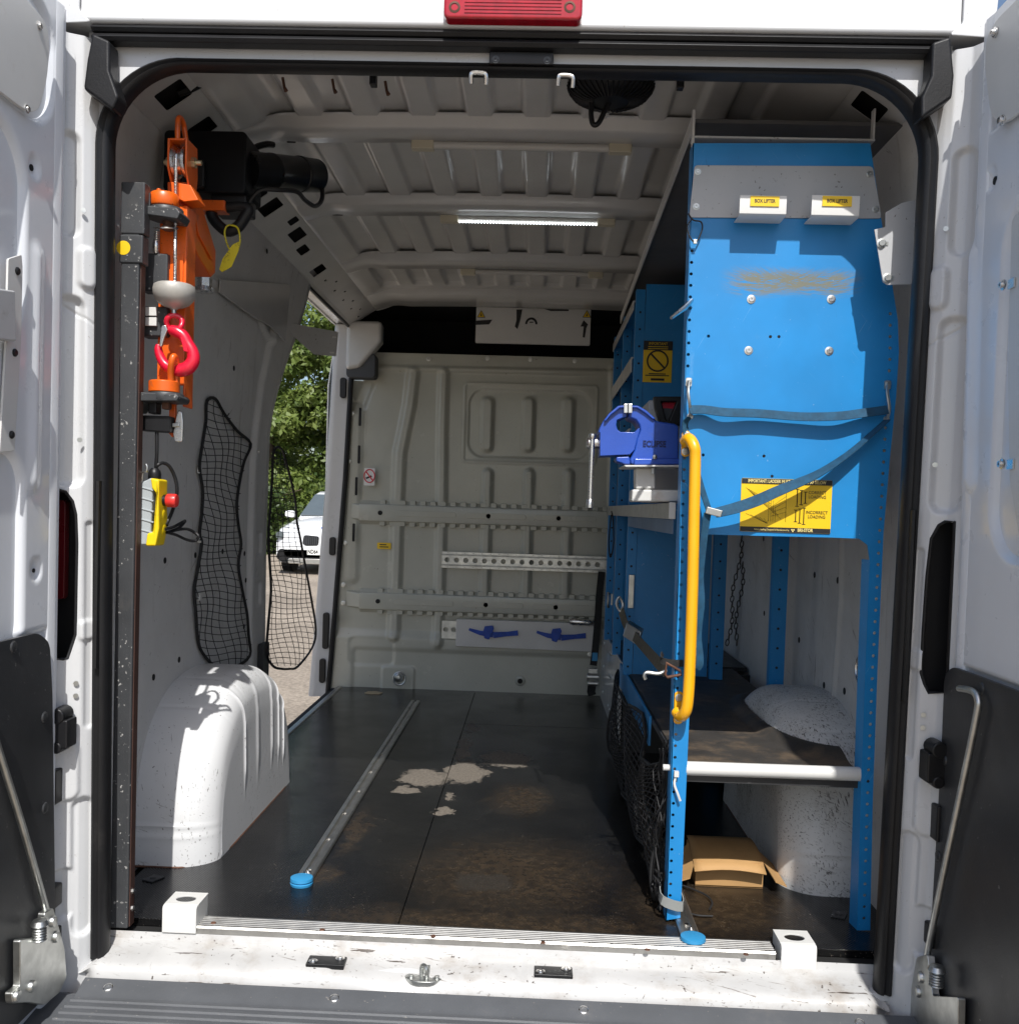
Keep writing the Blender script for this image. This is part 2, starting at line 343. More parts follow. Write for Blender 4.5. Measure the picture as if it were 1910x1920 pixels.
# ================================================================== setting: ground, trees, parked car
def gz(y): return -.62+.0125*y
def ground_mat():
    m = bpy.data.materials.new('tan_gravel_tarmac'); m.use_nodes = True; t = m.node_tree; N = t.nodes; L = t.links; p = N['Principled BSDF']
    tc = N.new('ShaderNodeTexCoord')
    def nz(s, d): 
        n = N.new('ShaderNodeTexNoise'); n.inputs['Scale'].default_value = s; n.inputs['Detail'].default_value = d; L.new(tc.outputs['Object'], n.inputs['Vector']); return n.outputs['Fac']
    r = N.new('ShaderNodeValToRGB'); r.color_ramp.elements[0].position = .3; r.color_ramp.elements[0].color = (.24, .20, .155, 1)
    r.color_ramp.elements[1].position = .72; r.color_ramp.elements[1].color = (.48, .40, .315, 1); L.new(nz(35, 6), r.inputs[0])
    x = N.new('ShaderNodeMix'); x.data_type = 'RGBA'; x.blend_type = 'MULTIPLY'; x.inputs[0].default_value = .6
    r2 = N.new('ShaderNodeValToRGB'); r2.color_ramp.elements[0].position = .35; r2.color_ramp.elements[0].color = (.55, .54, .53, 1); r2.color_ramp.elements[1].position = .65
    L.new(nz(.7, 5), r2.inputs[0]); L.new(r.outputs[0], x.inputs[6]); L.new(r2.outputs[0], x.inputs[7]); L.new(x.outputs[2], p.inputs['Base Color'])
    p.inputs['Roughness'].default_value = .9
    b = N.new('ShaderNodeBump'); b.inputs['Distance'].default_value = .01; L.new(nz(60, 3), b.inputs['Height']); L.new(b.outputs[0], p.inputs['Normal'])
    return m
g = B(); g.add([(-150, -150, gz(-150)), (150, -150, gz(-150)), (150, 150, gz(150)), (-150, 150, gz(150))], [(0, 1, 2, 3)])
struct(g.build('ground', ground_mat(), fix=False))

def leaf_mat(name, c1, c2):
    m = bpy.data.materials.new(name); m.use_nodes = True; t = m.node_tree; N = t.nodes; L = t.links; p = N['Principled BSDF']
    tc = N.new('ShaderNodeTexCoord'); n = N.new('ShaderNodeTexNoise'); n.inputs['Scale'].default_value = 2.2; n.inputs['Detail'].default_value = 6; L.new(tc.outputs['Object'], n.inputs['Vector'])
    r = N.new('ShaderNodeValToRGB'); r.color_ramp.elements[0].position = .35; r.color_ramp.elements[0].color = (*c1, 1); r.color_ramp.elements[1].position = .65; r.color_ramp.elements[1].color = (*c2, 1)
    L.new(n.outputs['Fac'], r.inputs[0]); L.new(r.outputs[0], p.inputs['Base Color']); p.inputs['Roughness'].default_value = .5
    tr = N.new('ShaderNodeBsdfTranslucent'); L.new(r.outputs[0], tr.inputs[0]); mx = N.new('ShaderNodeMixShader'); mx.inputs[0].default_value = .42
    L.new(p.outputs[0], mx.inputs[1]); L.new(tr.outputs[0], mx.inputs[2]); L.new(mx.outputs[0], N['Material Output'].inputs['Surface'])
    return m
LEAF = [leaf_mat('leaf_light', (.12, .18, .035), (.26, .32, .085)), leaf_mat('leaf_mid', (.08, .13, .025), (.20, .26, .06)), leaf_mat('leaf_dark', (.04, .075, .016), (.11, .155, .036))]
def leaves(name, clumps, per, size, m, parent):
    """clumps: (x, y, z, rx, ry, rz); many small folded leaf faces in and on each clump"""
    V = []; 
    for (x, y, z, rx, ry, rz) in clumps:
        d = RNG.normal(size=(per, 3)); d /= np.linalg.norm(d, axis=1)[:, None]
        rr = RNG.random(per)**.38; c = np.array([x, y, z])+d*rr[:, None]*np.array([rx, ry, rz])*(1+.25*RNG.normal(size=(per, 1))*.6)
        n = d+RNG.normal(size=(per, 3))*.7; n[:, 2] += .35; n /= np.linalg.norm(n, axis=1)[:, None]
        a = np.cross(n, RNG.normal(size=(per, 3))); a /= np.linalg.norm(a, axis=1)[:, None]; b = np.cross(n, a)
        s = size*(.55+.9*RNG.random(per))[:, None]
        V.append(np.stack([c-a*s, c-b*s*.5+n*s*.12, c+a*s, c+b*s*.5+n*s*.12], 1))
    V = np.concatenate(V); nq = len(V)
    me = bpy.data.meshes.new(name); me.vertices.add(nq*4); me.vertices.foreach_set('co', V.ravel())
    me.loops.add(nq*4); me.loops.foreach_set('vertex_index', np.arange(nq*4, dtype=np.int32)); me.polygons.add(nq)
    me.polygons.foreach_set('loop_start', np.arange(0, nq*4, 4, dtype=np.int32)); me.update(calc_edges=True)
    me.materials.append(m); o = bpy.data.objects.new(name, me); COL.objects.link(o)
    o.parent = parent; o.matrix_parent_inverse = Matrix.Translation(parent['_loc']).inverted()
    return o
def tree(x, y, h, wd, li, label, nclump, per, low=.18):
    z0 = gz(y); t = thing('deciduous_tree', label, 'tree', (x, y, z0), 'trees beyond the car park')
    b = B(); b.tube(spline([(x, y, z0-.1), (x+.1, y, z0+h*.25), (x-.1, y+.1, z0+h*.5), (x+.05, y, z0+h*.8)], 5), [.22-.19*i/15 for i in range(16)], 8)
    cl = []
    for k in range(nclump):
        u = random.random(); zz = z0+h*(low+(1-low)*u); env = wd*math.sin(math.pi*min(.97, .18+.8*u))**.7
        a = random.random()*2*math.pi; q = env*math.sqrt(random.random())
        r = wd*random.uniform(.16, .3); cl.append((x+q*math.cos(a), y+q*math.sin(a)*.8, zz, r*1.15, r, r*.75))
        if k % 4 == 0:
            b.tube([(x, y, z0+h*(.2+.5*u)), (x+q*.5*math.cos(a), y+q*.4*math.sin(a), zz-.3), (cl[-1][0], cl[-1][1], zz)], [.07, .045, .015], 5)
    b.build('trunk', M['bark'], t)
    leaves('crown', cl, per, .085, LEAF[li], t)
tree(-7.6, 25, 9.0, 2.6, 0, 'tall pale green tree left of the door gap, seen through the side door', 60, 520, .05)
tree(-5.0, 24, 8.2, 2.3, 1, 'bright leafy tree in the middle of the side door view', 60, 520, .05)
tree(-2.6, 26, 9.0, 2.6, 1, 'tall leafy tree mostly hidden by the front pillar of the side door', 50, 420, .05)
tree(-10.5, 26, 8.5, 2.6, 2, 'darker tree at the far left behind the side door frame', 40, 380, .05)
tree(-6.4, 29, 11.5, 3.2, 0, 'tallest pale tree standing behind the other trees in the side door', 50, 420, .2)
def bush(x, y, h, wd, label):
    z0 = gz(y); t = thing('hedge_bush', label, 'bush', (x, y, z0), 'dark bushes under the trees')
    b = B()
    for k in range(5): b.tube([(x, y, z0), (x+random.uniform(-1, 1)*wd*.5, y, z0+h*.5), (x+random.uniform(-1, 1)*wd*.8, y, z0+h*.8)], [.04, .03, .01], 5)
    b.build('stem', M['bark'], t)
    leaves('foliage', [(x+random.uniform(-1, 1)*wd*.7, y+random.uniform(-.5, .5), z0+h*random.uniform(.15, .75), wd*.4, .5, h*.28) for _ in range(14)], 420, .07, LEAF[2], t)
bush(-6.9, 21.5, 2.0, 1.5, 'dark low bush under the trees left of the parked car')
bush(-4.6, 22.3, 2.2, 1.5, 'dark bush directly behind the parked white car')
bush(-2.4, 22.3, 2.2, 1.4, 'dark bush behind the front pillar of the side door')
bush(-9.4, 22, 2.1, 1.5, 'dark bush farthest left under the trees')

def car():
    y0 = 15.6; c = at(523, 1060, Y=y0); x0 = c.x-.12; xc = x0+.91; z0 = gz(y0+.4)
    t = thing('parked_car', 'white car parked nose-on beyond the open side door', 'car', (xc, y0+1, z0))
    def sec(y, zb, zt, hw, tw, inset=.06):
        h = [(-hw+inset, zb), (-hw, zb+.12), (-hw, zb+(zt-zb)*.62), (-hw+.05, zt-.1), (-tw, zt-.02), (-tw*.5, zt+.015), (0, zt+.025)]
        l = h+[(-a, q) for a, q in h[-2::-1]]
        return [(xc+a, y, z0+q) for a, q in l]
    b = B(); b.loft([sec(y0, .32, .62, .72, .5), sec(y0+.06, .22, .82, .86, .6), sec(y0+.25, .2, .93, .9, .68), sec(y0+.7, .2, 1.0, .905, .7), sec(y0+1.2, .2, 1.06, .905, .74), sec(y0+2.4, .2, 1.06, .905, .76), sec(y0+3.8, .2, 1.05, .9, .75), sec(y0+4.3, .3, .98, .85, .7)])
    b.build('body', M['whitecar'], t, smooth=50)
    b = B()
    def csec(y, zt, hb, ht):
        return [(xc+a, y, z0+q) for a, q in ((-hb, 1.02), (-ht-.06, zt-.12), (-ht, zt-.02), (0, zt+.02), (ht, zt-.02), (ht+.06, zt-.12), (hb, 1.02))]
    b.loft([csec(y0+1.15, 1.06, .78, .72), csec(y0+1.85, 1.52, .80, .58), csec(y0+2.4, 1.6, .80, .6), csec(y0+3.5, 1.56, .8, .58), csec(y0+4.2, 1.1, .76, .66)])
    b.build('roof', M['whitecar'], t, smooth=50)
    b = B(); b.poly3([(xc-.70, y0+1.17, z0+1.085), (xc+.70, y0+1.17, z0+1.085), (xc+.56, y0+1.80, z0+1.505), (xc-.56, y0+1.80, z0+1.505)], (0, -.018, .012)); b.build('windscreen', M['glass'], t)
    for s in (-1, 1):
        b = B(); b.prism(rrect(min(s*.72, s*.86)+xc, max(s*.72, s*.86)+xc, z0+.66, z0+.78, .04), 'Y', y0+.0, y0+.14); o = b.build('headlight', M['glass'], t)
        b = B(); b.prism(roundpoly([(xc+s*.05, z0+.72), (xc+s*.34, z0+.74), (xc+s*.36, z0+.58), (xc+s*.30, z0+.54), (xc+s*.06, z0+.55)][::s], .05), 'Y', y0-.015, y0+.1); gk = b.build('grille', M['plastic'], t, .006)
        for k in range(7):
            xx = xc+s*(.085+.037*k); bb = B(); bb.box(xx-.006, xx+.006, y0-.024, y0-.01, z0+.56, z0+.725); bb.build('grille_bar', M['dkgrey'], gk)
        b = B(); b.lathe([(.36, -.1), (.36, .1)], (xc+s*.8, y0+.85, z0+.33), (1, 0, 0), 28); wh = b.build('wheel', M['rubber'], t, .02)
        b = B(); b.lathe([(.22, .105), (.2, .11), (.05, .10), (.04, .115)], (xc+s*.8, y0+.85, z0+.33), (s, 0, 0), 20); b.build('rim', M['alu'], wh)
        b = B(); b.lathe([(.36, -.1), (.36, .1)], (xc+s*.8, y0+3.5, z0+.33), (1, 0, 0), 28); b.build('wheel', M['rubber'], t, .02)
        b = B(); b.prism(rrect(-.1, .1, -.07, .07, .05), 'Y', -.05, .05); bb = B(); bb.add([(xc+s*1.0+v[0], y0+1.55+v[1], z0+1.1+v[2]) for v in b.v], b.f); bb.build('door_mirror', M['whitecar'], t, .02)
    b = B(); b.prism(roundpoly([(xc-.80, z0+.47), (xc+.80, z0+.47), (xc+.86, z0+.3), (xc+.7, z0+.2), (xc-.7, z0+.2), (xc-.86, z0+.3)], .06), 'Y', y0-.0, y0+.3); b.build('bumper_intake', M['plastic'], t, .01)
    b = B(); b.prism(rrect(xc-.62, xc+.62, z0+.2, z0+.3, .03), 'Y', y0-.03, y0+.1); b.build('skid_plate', M['alu'], t, .01)
    pl = at(575, 1030, Y=y0-.04); b = B(); b.prism(rrect(xc-.26, xc+.26, z0+.375, z0+.485, .01), 'Y', y0-.045, y0-.03); p = b.build('number_plate', M['plate'], t)
    text('ND64', .105, (xc-.25, y0-.047, z0+.43), (1, 0, 0), (0, 0, 1), 'lettering', M['black'], p, align='LEFT', sx=.72, bold=.003)
    b = B(); b.lathe([(.04, 0), (.04, .012), (.02, .016)], (xc, y0+.1, z0+.875), (0, -.5, .8), 20); b.build('badge', M['tape'], t)
car()
# ================================================================== the van
van = thing('panel_van', 'white panel van seen from behind with open rear doors and empty load bay', 'van', (0, 1.4, -.6))
WB, WT, HT = .783, .800, 1.766          # half-width of the rear opening at floor and top, height
def wo(z): return WB+(WT-WB)*z/HT
YB = 2.81                                 # bulkhead

# ---- load floor
def floor_mat():
    m = bpy.data.materials.new('wet_phenolic_floor'); m.use_nodes = True; t = m.node_tree; N = t.nodes; L = t.links; p = N['Principled BSDF']
    tc = N.new('ShaderNodeTexCoord'); co = tc.outputs['Object']
    def nz(s, d=5, r=.6, vec=None):
        n = N.new('ShaderNodeTexNoise'); n.inputs['Scale'].default_value = s; n.inputs['Detail'].default_value = d; n.inputs['Roughness'].default_value = r; L.new(vec or co, n.inputs['Vector']); return n
    def math_(op, a, b=None, c=None):
        x = N.new('ShaderNodeMath'); x.operation = op
        for i, v in enumerate((a, b, c)):
            if v is None: continue
            if isinstance(v, (int, float)): x.inputs[i].default_value = v
            else: L.new(v, x.inputs[i])
        return x.outputs[0]
    def mr(src, a, b, c=0, d=1):
        r = N.new('ShaderNodeMapRange'); r.interpolation_type = 'SMOOTHSTEP'
        for k, v in (('From Min', a), ('From Max', b), ('To Min', c), ('To Max', d)): r.inputs[k].default_value = v
        L.new(src, r.inputs['Value']); return r.outputs['Result']
    def mix(f, a, b):
        x = N.new('ShaderNodeMix'); x.data_type = 'RGBA'; L.new(f, x.inputs[0])
        for i, v in ((6, a), (7, b)):
            if isinstance(v, tuple): x.inputs[i].default_value = (*v, 1)
            else: L.new(v, x.inputs[i])
        return x.outputs[2]
    # warped coordinates so the stains have ragged edges
    wn = nz(13, 8, .7); sub = N.new('ShaderNodeVectorMath'); sub.operation = 'SUBTRACT'; sub.inputs[1].default_value = (.5, .5, .5); L.new(wn.outputs['Color'], sub.inputs[0])
    sca = N.new('ShaderNodeVectorMath'); sca.operation = 'SCALE'; sca.inputs['Scale'].default_value = .16; L.new(sub.outputs[0], sca.inputs[0])
    ad = N.new('ShaderNodeVectorMath'); ad.operation = 'ADD'; L.new(co, ad.inputs[0]); L.new(sca.outputs[0], ad.inputs[1])
    sep = N.new('ShaderNodeSeparateXYZ'); L.new(ad.outputs[0], sep.inputs[0])
    def blob(px, py, rx, ry):
        c = at(px, py, Z=0)
        dx = math_('DIVIDE', math_('SUBTRACT', sep.outputs[0], c.x), rx); dy = math_('DIVIDE', math_('SUBTRACT', sep.outputs[1], c.y), ry)
        return math_('SQRT', math_('ADD', math_('MULTIPLY', dx, dx), math_('MULTIPLY', dy, dy)))
    def union(bl):
        o = bl[0]
        for b in bl[1:]: o = math_('MINIMUM', o, b)
        return o
    dry = mr(math_('ADD', math_('MULTIPLY', math_('SUBTRACT', nz(55, 6, .75).outputs['Fac'], .5), .9), union([blob(795, 1458, .085, .10), blob(872, 1448, .07, .14), blob(950, 1424, .085, .11), blob(868, 1405, .025, .18), blob(757, 1483, .045, .045), blob(833, 1520, .03, .03), blob(840, 1495, .015, .05), blob(885, 1366, .03, .08)])), 1.12, .84)
    brown = mr(union([blob(960, 1640, .26, .26), blob(930, 1735, .45, .09), blob(975, 1500, .10, .16), blob(1330, 1700, .22, .16), blob(610, 1640, .05, .06), blob(665, 1560, .03, .2)]), 1.35, .3)
    ring = mr(blob(905, 1655, .075, .06), 1.1, .8)
    grain = nz(140, 4); dirtn = mr(nz(38, 9, .8).outputs['Fac'], .36, .72)
    base = mix(mr(nz(5).outputs['Fac'], .35, .7), (.0045, .0045, .005), (.010, .0098, .0098))
    bm_ = math_('MULTIPLY', brown, math_('ADD', math_('MULTIPLY', dirtn, .75), .15))
    c1 = mix(bm_, base, (.062, .042, .024))
    c2 = mix(math_('MULTIPLY', ring, .8), c1, (.03, .026, .022))
    c3 = mix(math_('MULTIPLY', mr(nz(210, 2).outputs['Fac'], .66, .72), mr(nz(8).outputs['Fac'], .45, .65)), c2, (.25, .21, .17))
    c4 = mix(dry, c3, mix(mr(nz(120, 6, .8).outputs['Fac'], .35, .65), (.10, .086, .07), (.21, .185, .155)))
    L.new(c4, p.inputs['Base Color']); p.inputs['Specular IOR Level'].default_value = .32
    rg = mr(nz(3.2, 6).outputs['Fac'], .36, .64, .04, .22)
    rg2 = math_('ADD', rg, math_('MULTIPLY', bm_, .3)); rg3 = math_('ADD', rg2, math_('MULTIPLY', dry, .6)); L.new(rg3, p.inputs['Roughness'])
    # fine wire-mesh texture of the board
    mp = N.new('ShaderNodeMapping'); mp.inputs['Rotation'].default_value = (0, 0, rad(45)); L.new(co, mp.inputs['Vector'])
    wv = N.new('ShaderNodeTexWave'); wv.inputs['Scale'].default_value = 60; wv.bands_direction = 'X'; L.new(mp.outputs[0], wv.inputs['Vector'])
    wv2 = N.new('ShaderNodeTexWave'); wv2.inputs['Scale'].default_value = 60; wv2.bands_direction = 'Y'; L.new(mp.outputs[0], wv2.inputs['Vector'])
    hh = math_('ADD', math_('MULTIPLY', wv.outputs['Fac'], wv2.outputs['Fac']), math_('MULTIPLY', nz(25, 6).outputs['Fac'], 2.0))
    bn = N.new('ShaderNodeBump'); bn.inputs['Strength'].default_value = .4; bn.inputs['Distance'].default_value = .0008; L.new(hh, bn.inputs['Height']); L.new(bn.outputs[0], p.inputs['Normal'])
    return m
M['floor'] = floor_mat()
fl = B().box(-.93, .93, .062, 2.9, -.06, -.018).build('load_floor', M['dark'], van)
fl['label'] = 'dark wet textured plywood load floor'
for x0, x1, y0, y1 in ((-.862, -.2, .103, 2.80), (-.198, .9, .103, 2.075), (-.198, .9, 2.077, 2.80)):
    B().box(x0, x1, y0, y1, -.016, 0).build('floor_board', M['floor'], fl, .0012)
# worn square hold-down plates let into the floor
for px, py in ((287, 1648), (1572, 1716)):
    c = at(px, py, Z=.001); b = B(); b.prism([(c.x-.022, c.y-.012), (c.x+.006, c.y-.022), (c.x+.024, c.y+.012), (c.x-.006, c.y+.022)], 'Z', .0005, .003)
    b.lathe([(.008, .003), (.008, .005), (.004, .006)], (c.x, c.y, 0), (0, 0, 1), 12); b.build('anchor_plate', M['mast'], fl)
# torn scrap of dry leaf by the bulkhead
c = at(700, 1299, Z=.002); b = B(); b.prism([(c.x-.04, c.y-.02), (c.x-.01, c.y-.035), (c.x+.035, c.y-.03), (c.x+.045, c.y+.005), (c.x+.005, c.y+.03), (c.x-.03, c.y+.02)], 'Z', .001, .004)
tag(b.build('dry_leaf', mat('dry_leaf', (.42, .33, .2), .8), None), 'small pale dry leaf scrap on the floor by the bulkhead', 'leaf')

# ---- aluminium trims
sc_ = B(); x0, x1 = -.622, .596
prof = [(.055, -.03), (.055, .006), (.058, .010), (.062, .010)]
for k in range(5): y = .064+k*.0085; prof += [(y, .010), (y+.001, .0075), (y+.004, .0075), (y+.005, .010)]
prof += [(.108, .010), (.111, .004), (.111, -.03)]
sc_.prism(prof, 'X', x0, x1); scf = sc_.build('scuff_plate', M['alu'], van, 0, 20); scf['label'] = 'ribbed aluminium edge plate across the rear of the floor'
b = B()
for px, py in ((400, 1731), (604, 1744), (812, 1756), (1018, 1768), (1213, 1781), (1398, 1790)):
    c = at(px, py, Z=.010); b.lathe([(.006, 0), (.005, .0015), (.002, .0015)], c, (0, 0, 1), 10)
b.build('trim_screw', M['rust'], scf)
B().prism([(-.888, -.03), (-.888, .002), (-.884, .005), (-.866, .005), (-.863, .001), (-.863, -.03)], 'Y', 1.28, 2.77).build('door_sill_trim', M['alu'], van)
sl_ = B(); sl_.prism([(-.886, -.045), (-.90, -.05), (-.905, -.16), (-1.0, -.17), (-1.0, -.3), (-.88, -.3)], 'Y', 1.30, 2.77); sl_.build('side_step', M['dkgrey'], van, .004)

# ---- rear sill, bumper
sill_prof = [(.0545, -.006), (.050, -.020), (.036, -.0255), (.0, -.030), (-.024, -.034), (-.035, -.038), (-.042, -.047), (-.046, -.065), (-.048, -.12)]
xs = np.linspace(-.835, .80, 260); pts = []
for x in xs:
    row = []
    dip = ss(np.array(1-abs(x+.165)/.13))*1.0; e = ss(np.array((abs(x+.015)-.77)/.045))
    for k, (y, z) in enumerate(sill_prof):
        zz = z; yy = y
        if 2 <= k <= 7: zz -= float(dip)*.006
        if k >= 5: zz -= float(dip)*.012; yy -= float(dip)*.012
        if k in (2, 3, 4):
            for fx, fw in ((-.40, .09), (.02, .05), (.14, .07), (.33, .12), (-.6, .1)):
                zz += .003*float(ss(np.array((fw-abs(x-fx))/.012)))
        zz -= float(e)*.02*(k > 2); yy += float(e)*.03*(k > 5)
        row.append((x, yy, zz))
    pts.append(row)
b = B(); b.grid(pts); rs = b.build('rear_sill', M['sillw'], van, 0, 50); rs['label'] = 'scuffed white painted rear sill with chipped paint'
for px, py in ((612, 1802), (1037, 1828)):
    c = at(px, py, Y=.0); z = -.030
    b = B(); b.box(c.x-.039, c.x+.039, -.018, .020, z-.008, z+.007); bp_ = b.build('buffer_pad', M['plastic'], van, .002)
    b = B()
    for sx, sy in ((-.026, -.007), (.026, .010)): b.screw((c.x+sx, sy-.0, z+.007), (0, 0, 1), .0065, .003)
    b.build('screw', M['steel'], bp_)
c = at(795, 1838, Y=-.02); z = -.0425
b = B(); b.prism(roundpoly([(c.x-.042, -.022), (c.x-.03, -.004), (c.x+.03, -.004), (c.x+.042, -.022), (c.x+.02, -.042), (c.x-.02, -.042)], .012), 'Z', z-.004, z+.005)
st = b.build('door_striker', M['zinc'], van, .001); b = B()
b.tube(spline([(c.x-.006, -.015, z), (c.x-.006, -.015, z+.022), (c.x, -.02, z+.027), (c.x+.006, -.026, z+.022), (c.x+.006, -.026, z)], 4), .0045, 8); b.box(c.x-.010, c.x+.010, -.012, -.005, z, z+.022)
for s in (-1, 1): b.screw((c.x+s*.026, -.022, z+.004), (0, 0, 1), .006, .004)
b.build('striker_loop', M['zinc'], st)
# bumper with long grooves in its tread
bp = [(-.050, -.2), (-.050, -.058), (-.054, -.054), (-.066, -.0565), (-.092, -.066), (-.098, -.0685)]
y = -.102
for k in range(9): bp += [(y, -.0695), (y-.008, -.0695), (y-.010, -.066), (y-.014, -.066), (y-.016, -.0695)]; y -= .0225
bp += [(-.32, -.0695), (-.34, -.085), (-.345, -.3), (-.050, -.3)]
b = B(); b.prism(bp, 'X', -.80, .93)
bu = b.build('bumper', M['bumper'], van, 0, 25); bu['label'] = 'dark grey plastic step bumper with long ridges'
B().prism([(-.05, -.10), (-.07, -.075), (-.345, -.10), (-.345, -.4), (-.05, -.4)], 'X', -1.02, -.802).build('bumper_corner', M['bumper'], bu, .01)
b = B()
for px, py in ((203, 1837), (627, 1862), (1094, 1889), (1612, 1913)):
    c = at(px, py, Y=-.078); b.lathe([(.0095, -.003), (.0095, .002), (.0075, .003), (.007, -.001), (.004, -.001)], (c.x, -.078, -.0605), (0, -.36, 1), 16)
b.build('bumper_bolt', M['steel'], bu)

# ---- rear opening: frame, seal
def opening(off, yy=0, n=9, rt=.155):
    """rounded loop round the rear opening, grown by off"""
    L_ = []
    zb = -.035
    xb, xt = WB+off, WT+off; zt = HT+off
    L_ += [(xb, zb)]
    L_ += arc(xt-rt-off*.3, zt-rt-off*.3, rt+off*.3, 0, 90, n) + arc(-(xt-rt-off*.3), zt-rt-off*.3, rt+off*.3, 90, 180, n)
    L_ += [(-xb, zb)]
    return L_
outer = [(.83, -.05), (.845, 1.0), (.845, 1.84), (-.845, 1.84), (-.845, 1.0), (-.83, -.05)]
plate(outer, [opening(.014)[::-1]], lambda u, v, w_: (u, .022-w_, v), .03, 'opening_frame', M['white'], van, 0)
# inner return of the frame (depth towards the load bay)
la = opening(.006); P = np.array([[(x, y, z) for x, z in la] for y in (.0, .008, .014)]); b = B(); b.grid(P); b.build('opening_return', M['rubber'], van)
def sweep(loop, prof, name, m, parent):
    """prof: (outward offset, y) closed; loop: 2d open path"""
    n = len(loop); secs = []
    for i in range(n):
        a = Vector(loop[max(0, i-1)]); c = Vector(loop[min(n-1, i+1)]); t = (c-a).normalized(); nn = Vector((t.y, -t.x))
        k = .48+.48*abs(nn.x); secs.append([(loop[i][0]+nn.x*o*k, y, loop[i][1]+nn.y*o*k) for o, y in prof])
    b = B(); b.loft(secs); return b.build(name, m, parent, 0, 40)
lp = opening(0, n=14)
sweep(lp, [(.0, .02), (-.003, .006), (.0, -.010), (.005, -.016), (.010, -.018), (.012, -.0125), (.015, -.014), (.021, -.019), (.026, -.017), (.028, -.009), (.028, .0)], 'door_seal', M['rubber'], van)

# ---- D pillars with pressed channels, tail lights, hinges
for s in (-1, 1):
    prof_x = np.array([.800, .812, .822, .832, .846, .858, .868, .878, .886, .905, .96]); prof_y = np.array([.0, -.006, -.022, -.034, -.040, -.046, -.062, -.072, -.076, -.07, .02])
    sl_len = np.concatenate([[0], np.cumsum(np.hypot(np.diff(prof_x), np.diff(prof_y)))])
    def mp(A, Bb, H, s=s):
        x = np.interp(A, sl_len, prof_x)+(wo(np.clip(Bb, 0, 1.8))-.79); y = np.interp(A, sl_len, prof_y)
        return s*(x-H*.55), y-H*.8, Bb
    feats = [('rr', .045, .10, .93, 1.30, .02, -.016, .012), ('rr', .055, .095, 1.42, 1.62, .02, -.012, .012), ('rr', .02, .055, 1.32, 1.40, .015, .010, .012),
             ('rr', .02, .06, .02, .30, .02, -.010, .012), ('rr', .05, .10, .30, .42, .02, .008, .012), ('seg', [(.03, .45), (.03, .85)], .008, -.006, .008),
             ('rr', .02, .05, .62, .66, .01, .006, .01), ('seg', [(.02, 1.25), (.11, 1.30)], .002, -.003, .004), ('rr', .06, .1, .06, .16, .01, -.008, .01)]
    qt = [(108, 918), (122, 922), (136, 940), (142, 965), (144, 1020), (141, 1190), (126, 1234), (117, 1236), (104, 1236), (95, 918)] if s < 0 else [(1772, 978), (1760, 985), (1746, 1010), (1738, 1080), (1731, 1180), (1727, 1262), (1733, 1282), (1741, 1299), (1775, 1299), (1790, 978)]
    def jx(z): return wo(np.clip(z, 0, 1.8))-.79
    def on_jamb(px, py):                                  # where a measured point lies on the jamb surface
        Y = -.05
        for _ in range(12): p = at(px, py, Y=Y); Y = float(np.interp(abs(p.x)-jx(p.z), prof_x, prof_y))
        return p
    slot = [on_jamb(*q) for q in qt]; sa = [(float(np.interp(abs(p.x)-jx(p.z), prof_x, sl_len)), p.z) for p in slot]
    def outside(A, Bb):
        ins = np.zeros(A.shape, bool); n = len(sa)
        for i in range(n):
            (x1, y1), (x2, y2) = sa[i], sa[(i+1) % n]
            ins ^= ((y1 > Bb) != (y2 > Bb)) & (A < (x2-x1)*(Bb-y1)/(y2-y1+1e-12)+x1)
        return ~ins
    j = stamp('door_jamb', 0, float(sl_len[-1]), -.10, 1.81, .003, feats, mp, M['white'], van, keep=outside)
    B().tube([p+Vector((0, .001, 0)) for p in slot], .0032, 6, True).build('slot_edging', M['rubber'], van)
    zz = [p.z for p in slot]; tl = B().box(min(s*.815, s*.93), max(s*.815, s*.93), .0, .02, min(zz)-.02, max(zz)+.02).build('tail_light', mat('lamp_black', (.006, .006, .007), .5), van)
    B().box(min(s*.80, s*.806), max(s*.80, s*.806), -.03, .0, min(zz)-.02, max(zz)+.02).build('lamp_wall', mat('lamp_wall', (.012, .012, .012), .5), van)
    if s < 0: B().prism(rrect(-.90, -.872, .70, .90, .008), 'Y', -.02, -.002).build('lens', mat('dim_red_lens', (.10, .004, .008), .3), tl, .002)
    # black hinge check and rubber stops
    for z, hh, ww in ((.445, .03, .022), (.335, .035, .010), (.115, .022, .012), (.03, .02, .012)):
        b = B(); xx = s*(.862 if hh != .03 else .848)
        if hh == .03:
            b.box(xx-.022, xx+.022, -.092, -.05, z-hh, z+hh*.9); b.cyl((xx, -.095, z+.034), (xx, -.05, z+.034), .016, 14); b.cyl((xx, -.095, z-.028), (xx, -.05, z-.028), .012, 14); b.cyl((xx+s*.02, -.085, z-.01), (xx+s*.06, -.10, z-.04), .012, 10)
        else: b.box(xx-ww, xx+ww, -.085, -.05, z-hh, z+hh)
        b.build('door_stop', M['plastic'], van, .004)
    b = B()
    for z in (.54, .565, 1.05, 1.5): b.lathe([(.005, 0), (.005, .001), (.002, .001)], (s*.835, -.0405, z-.03), (-s*.3, -1, 0), 10)
    b.build('jamb_screw', M['zinc'], j)

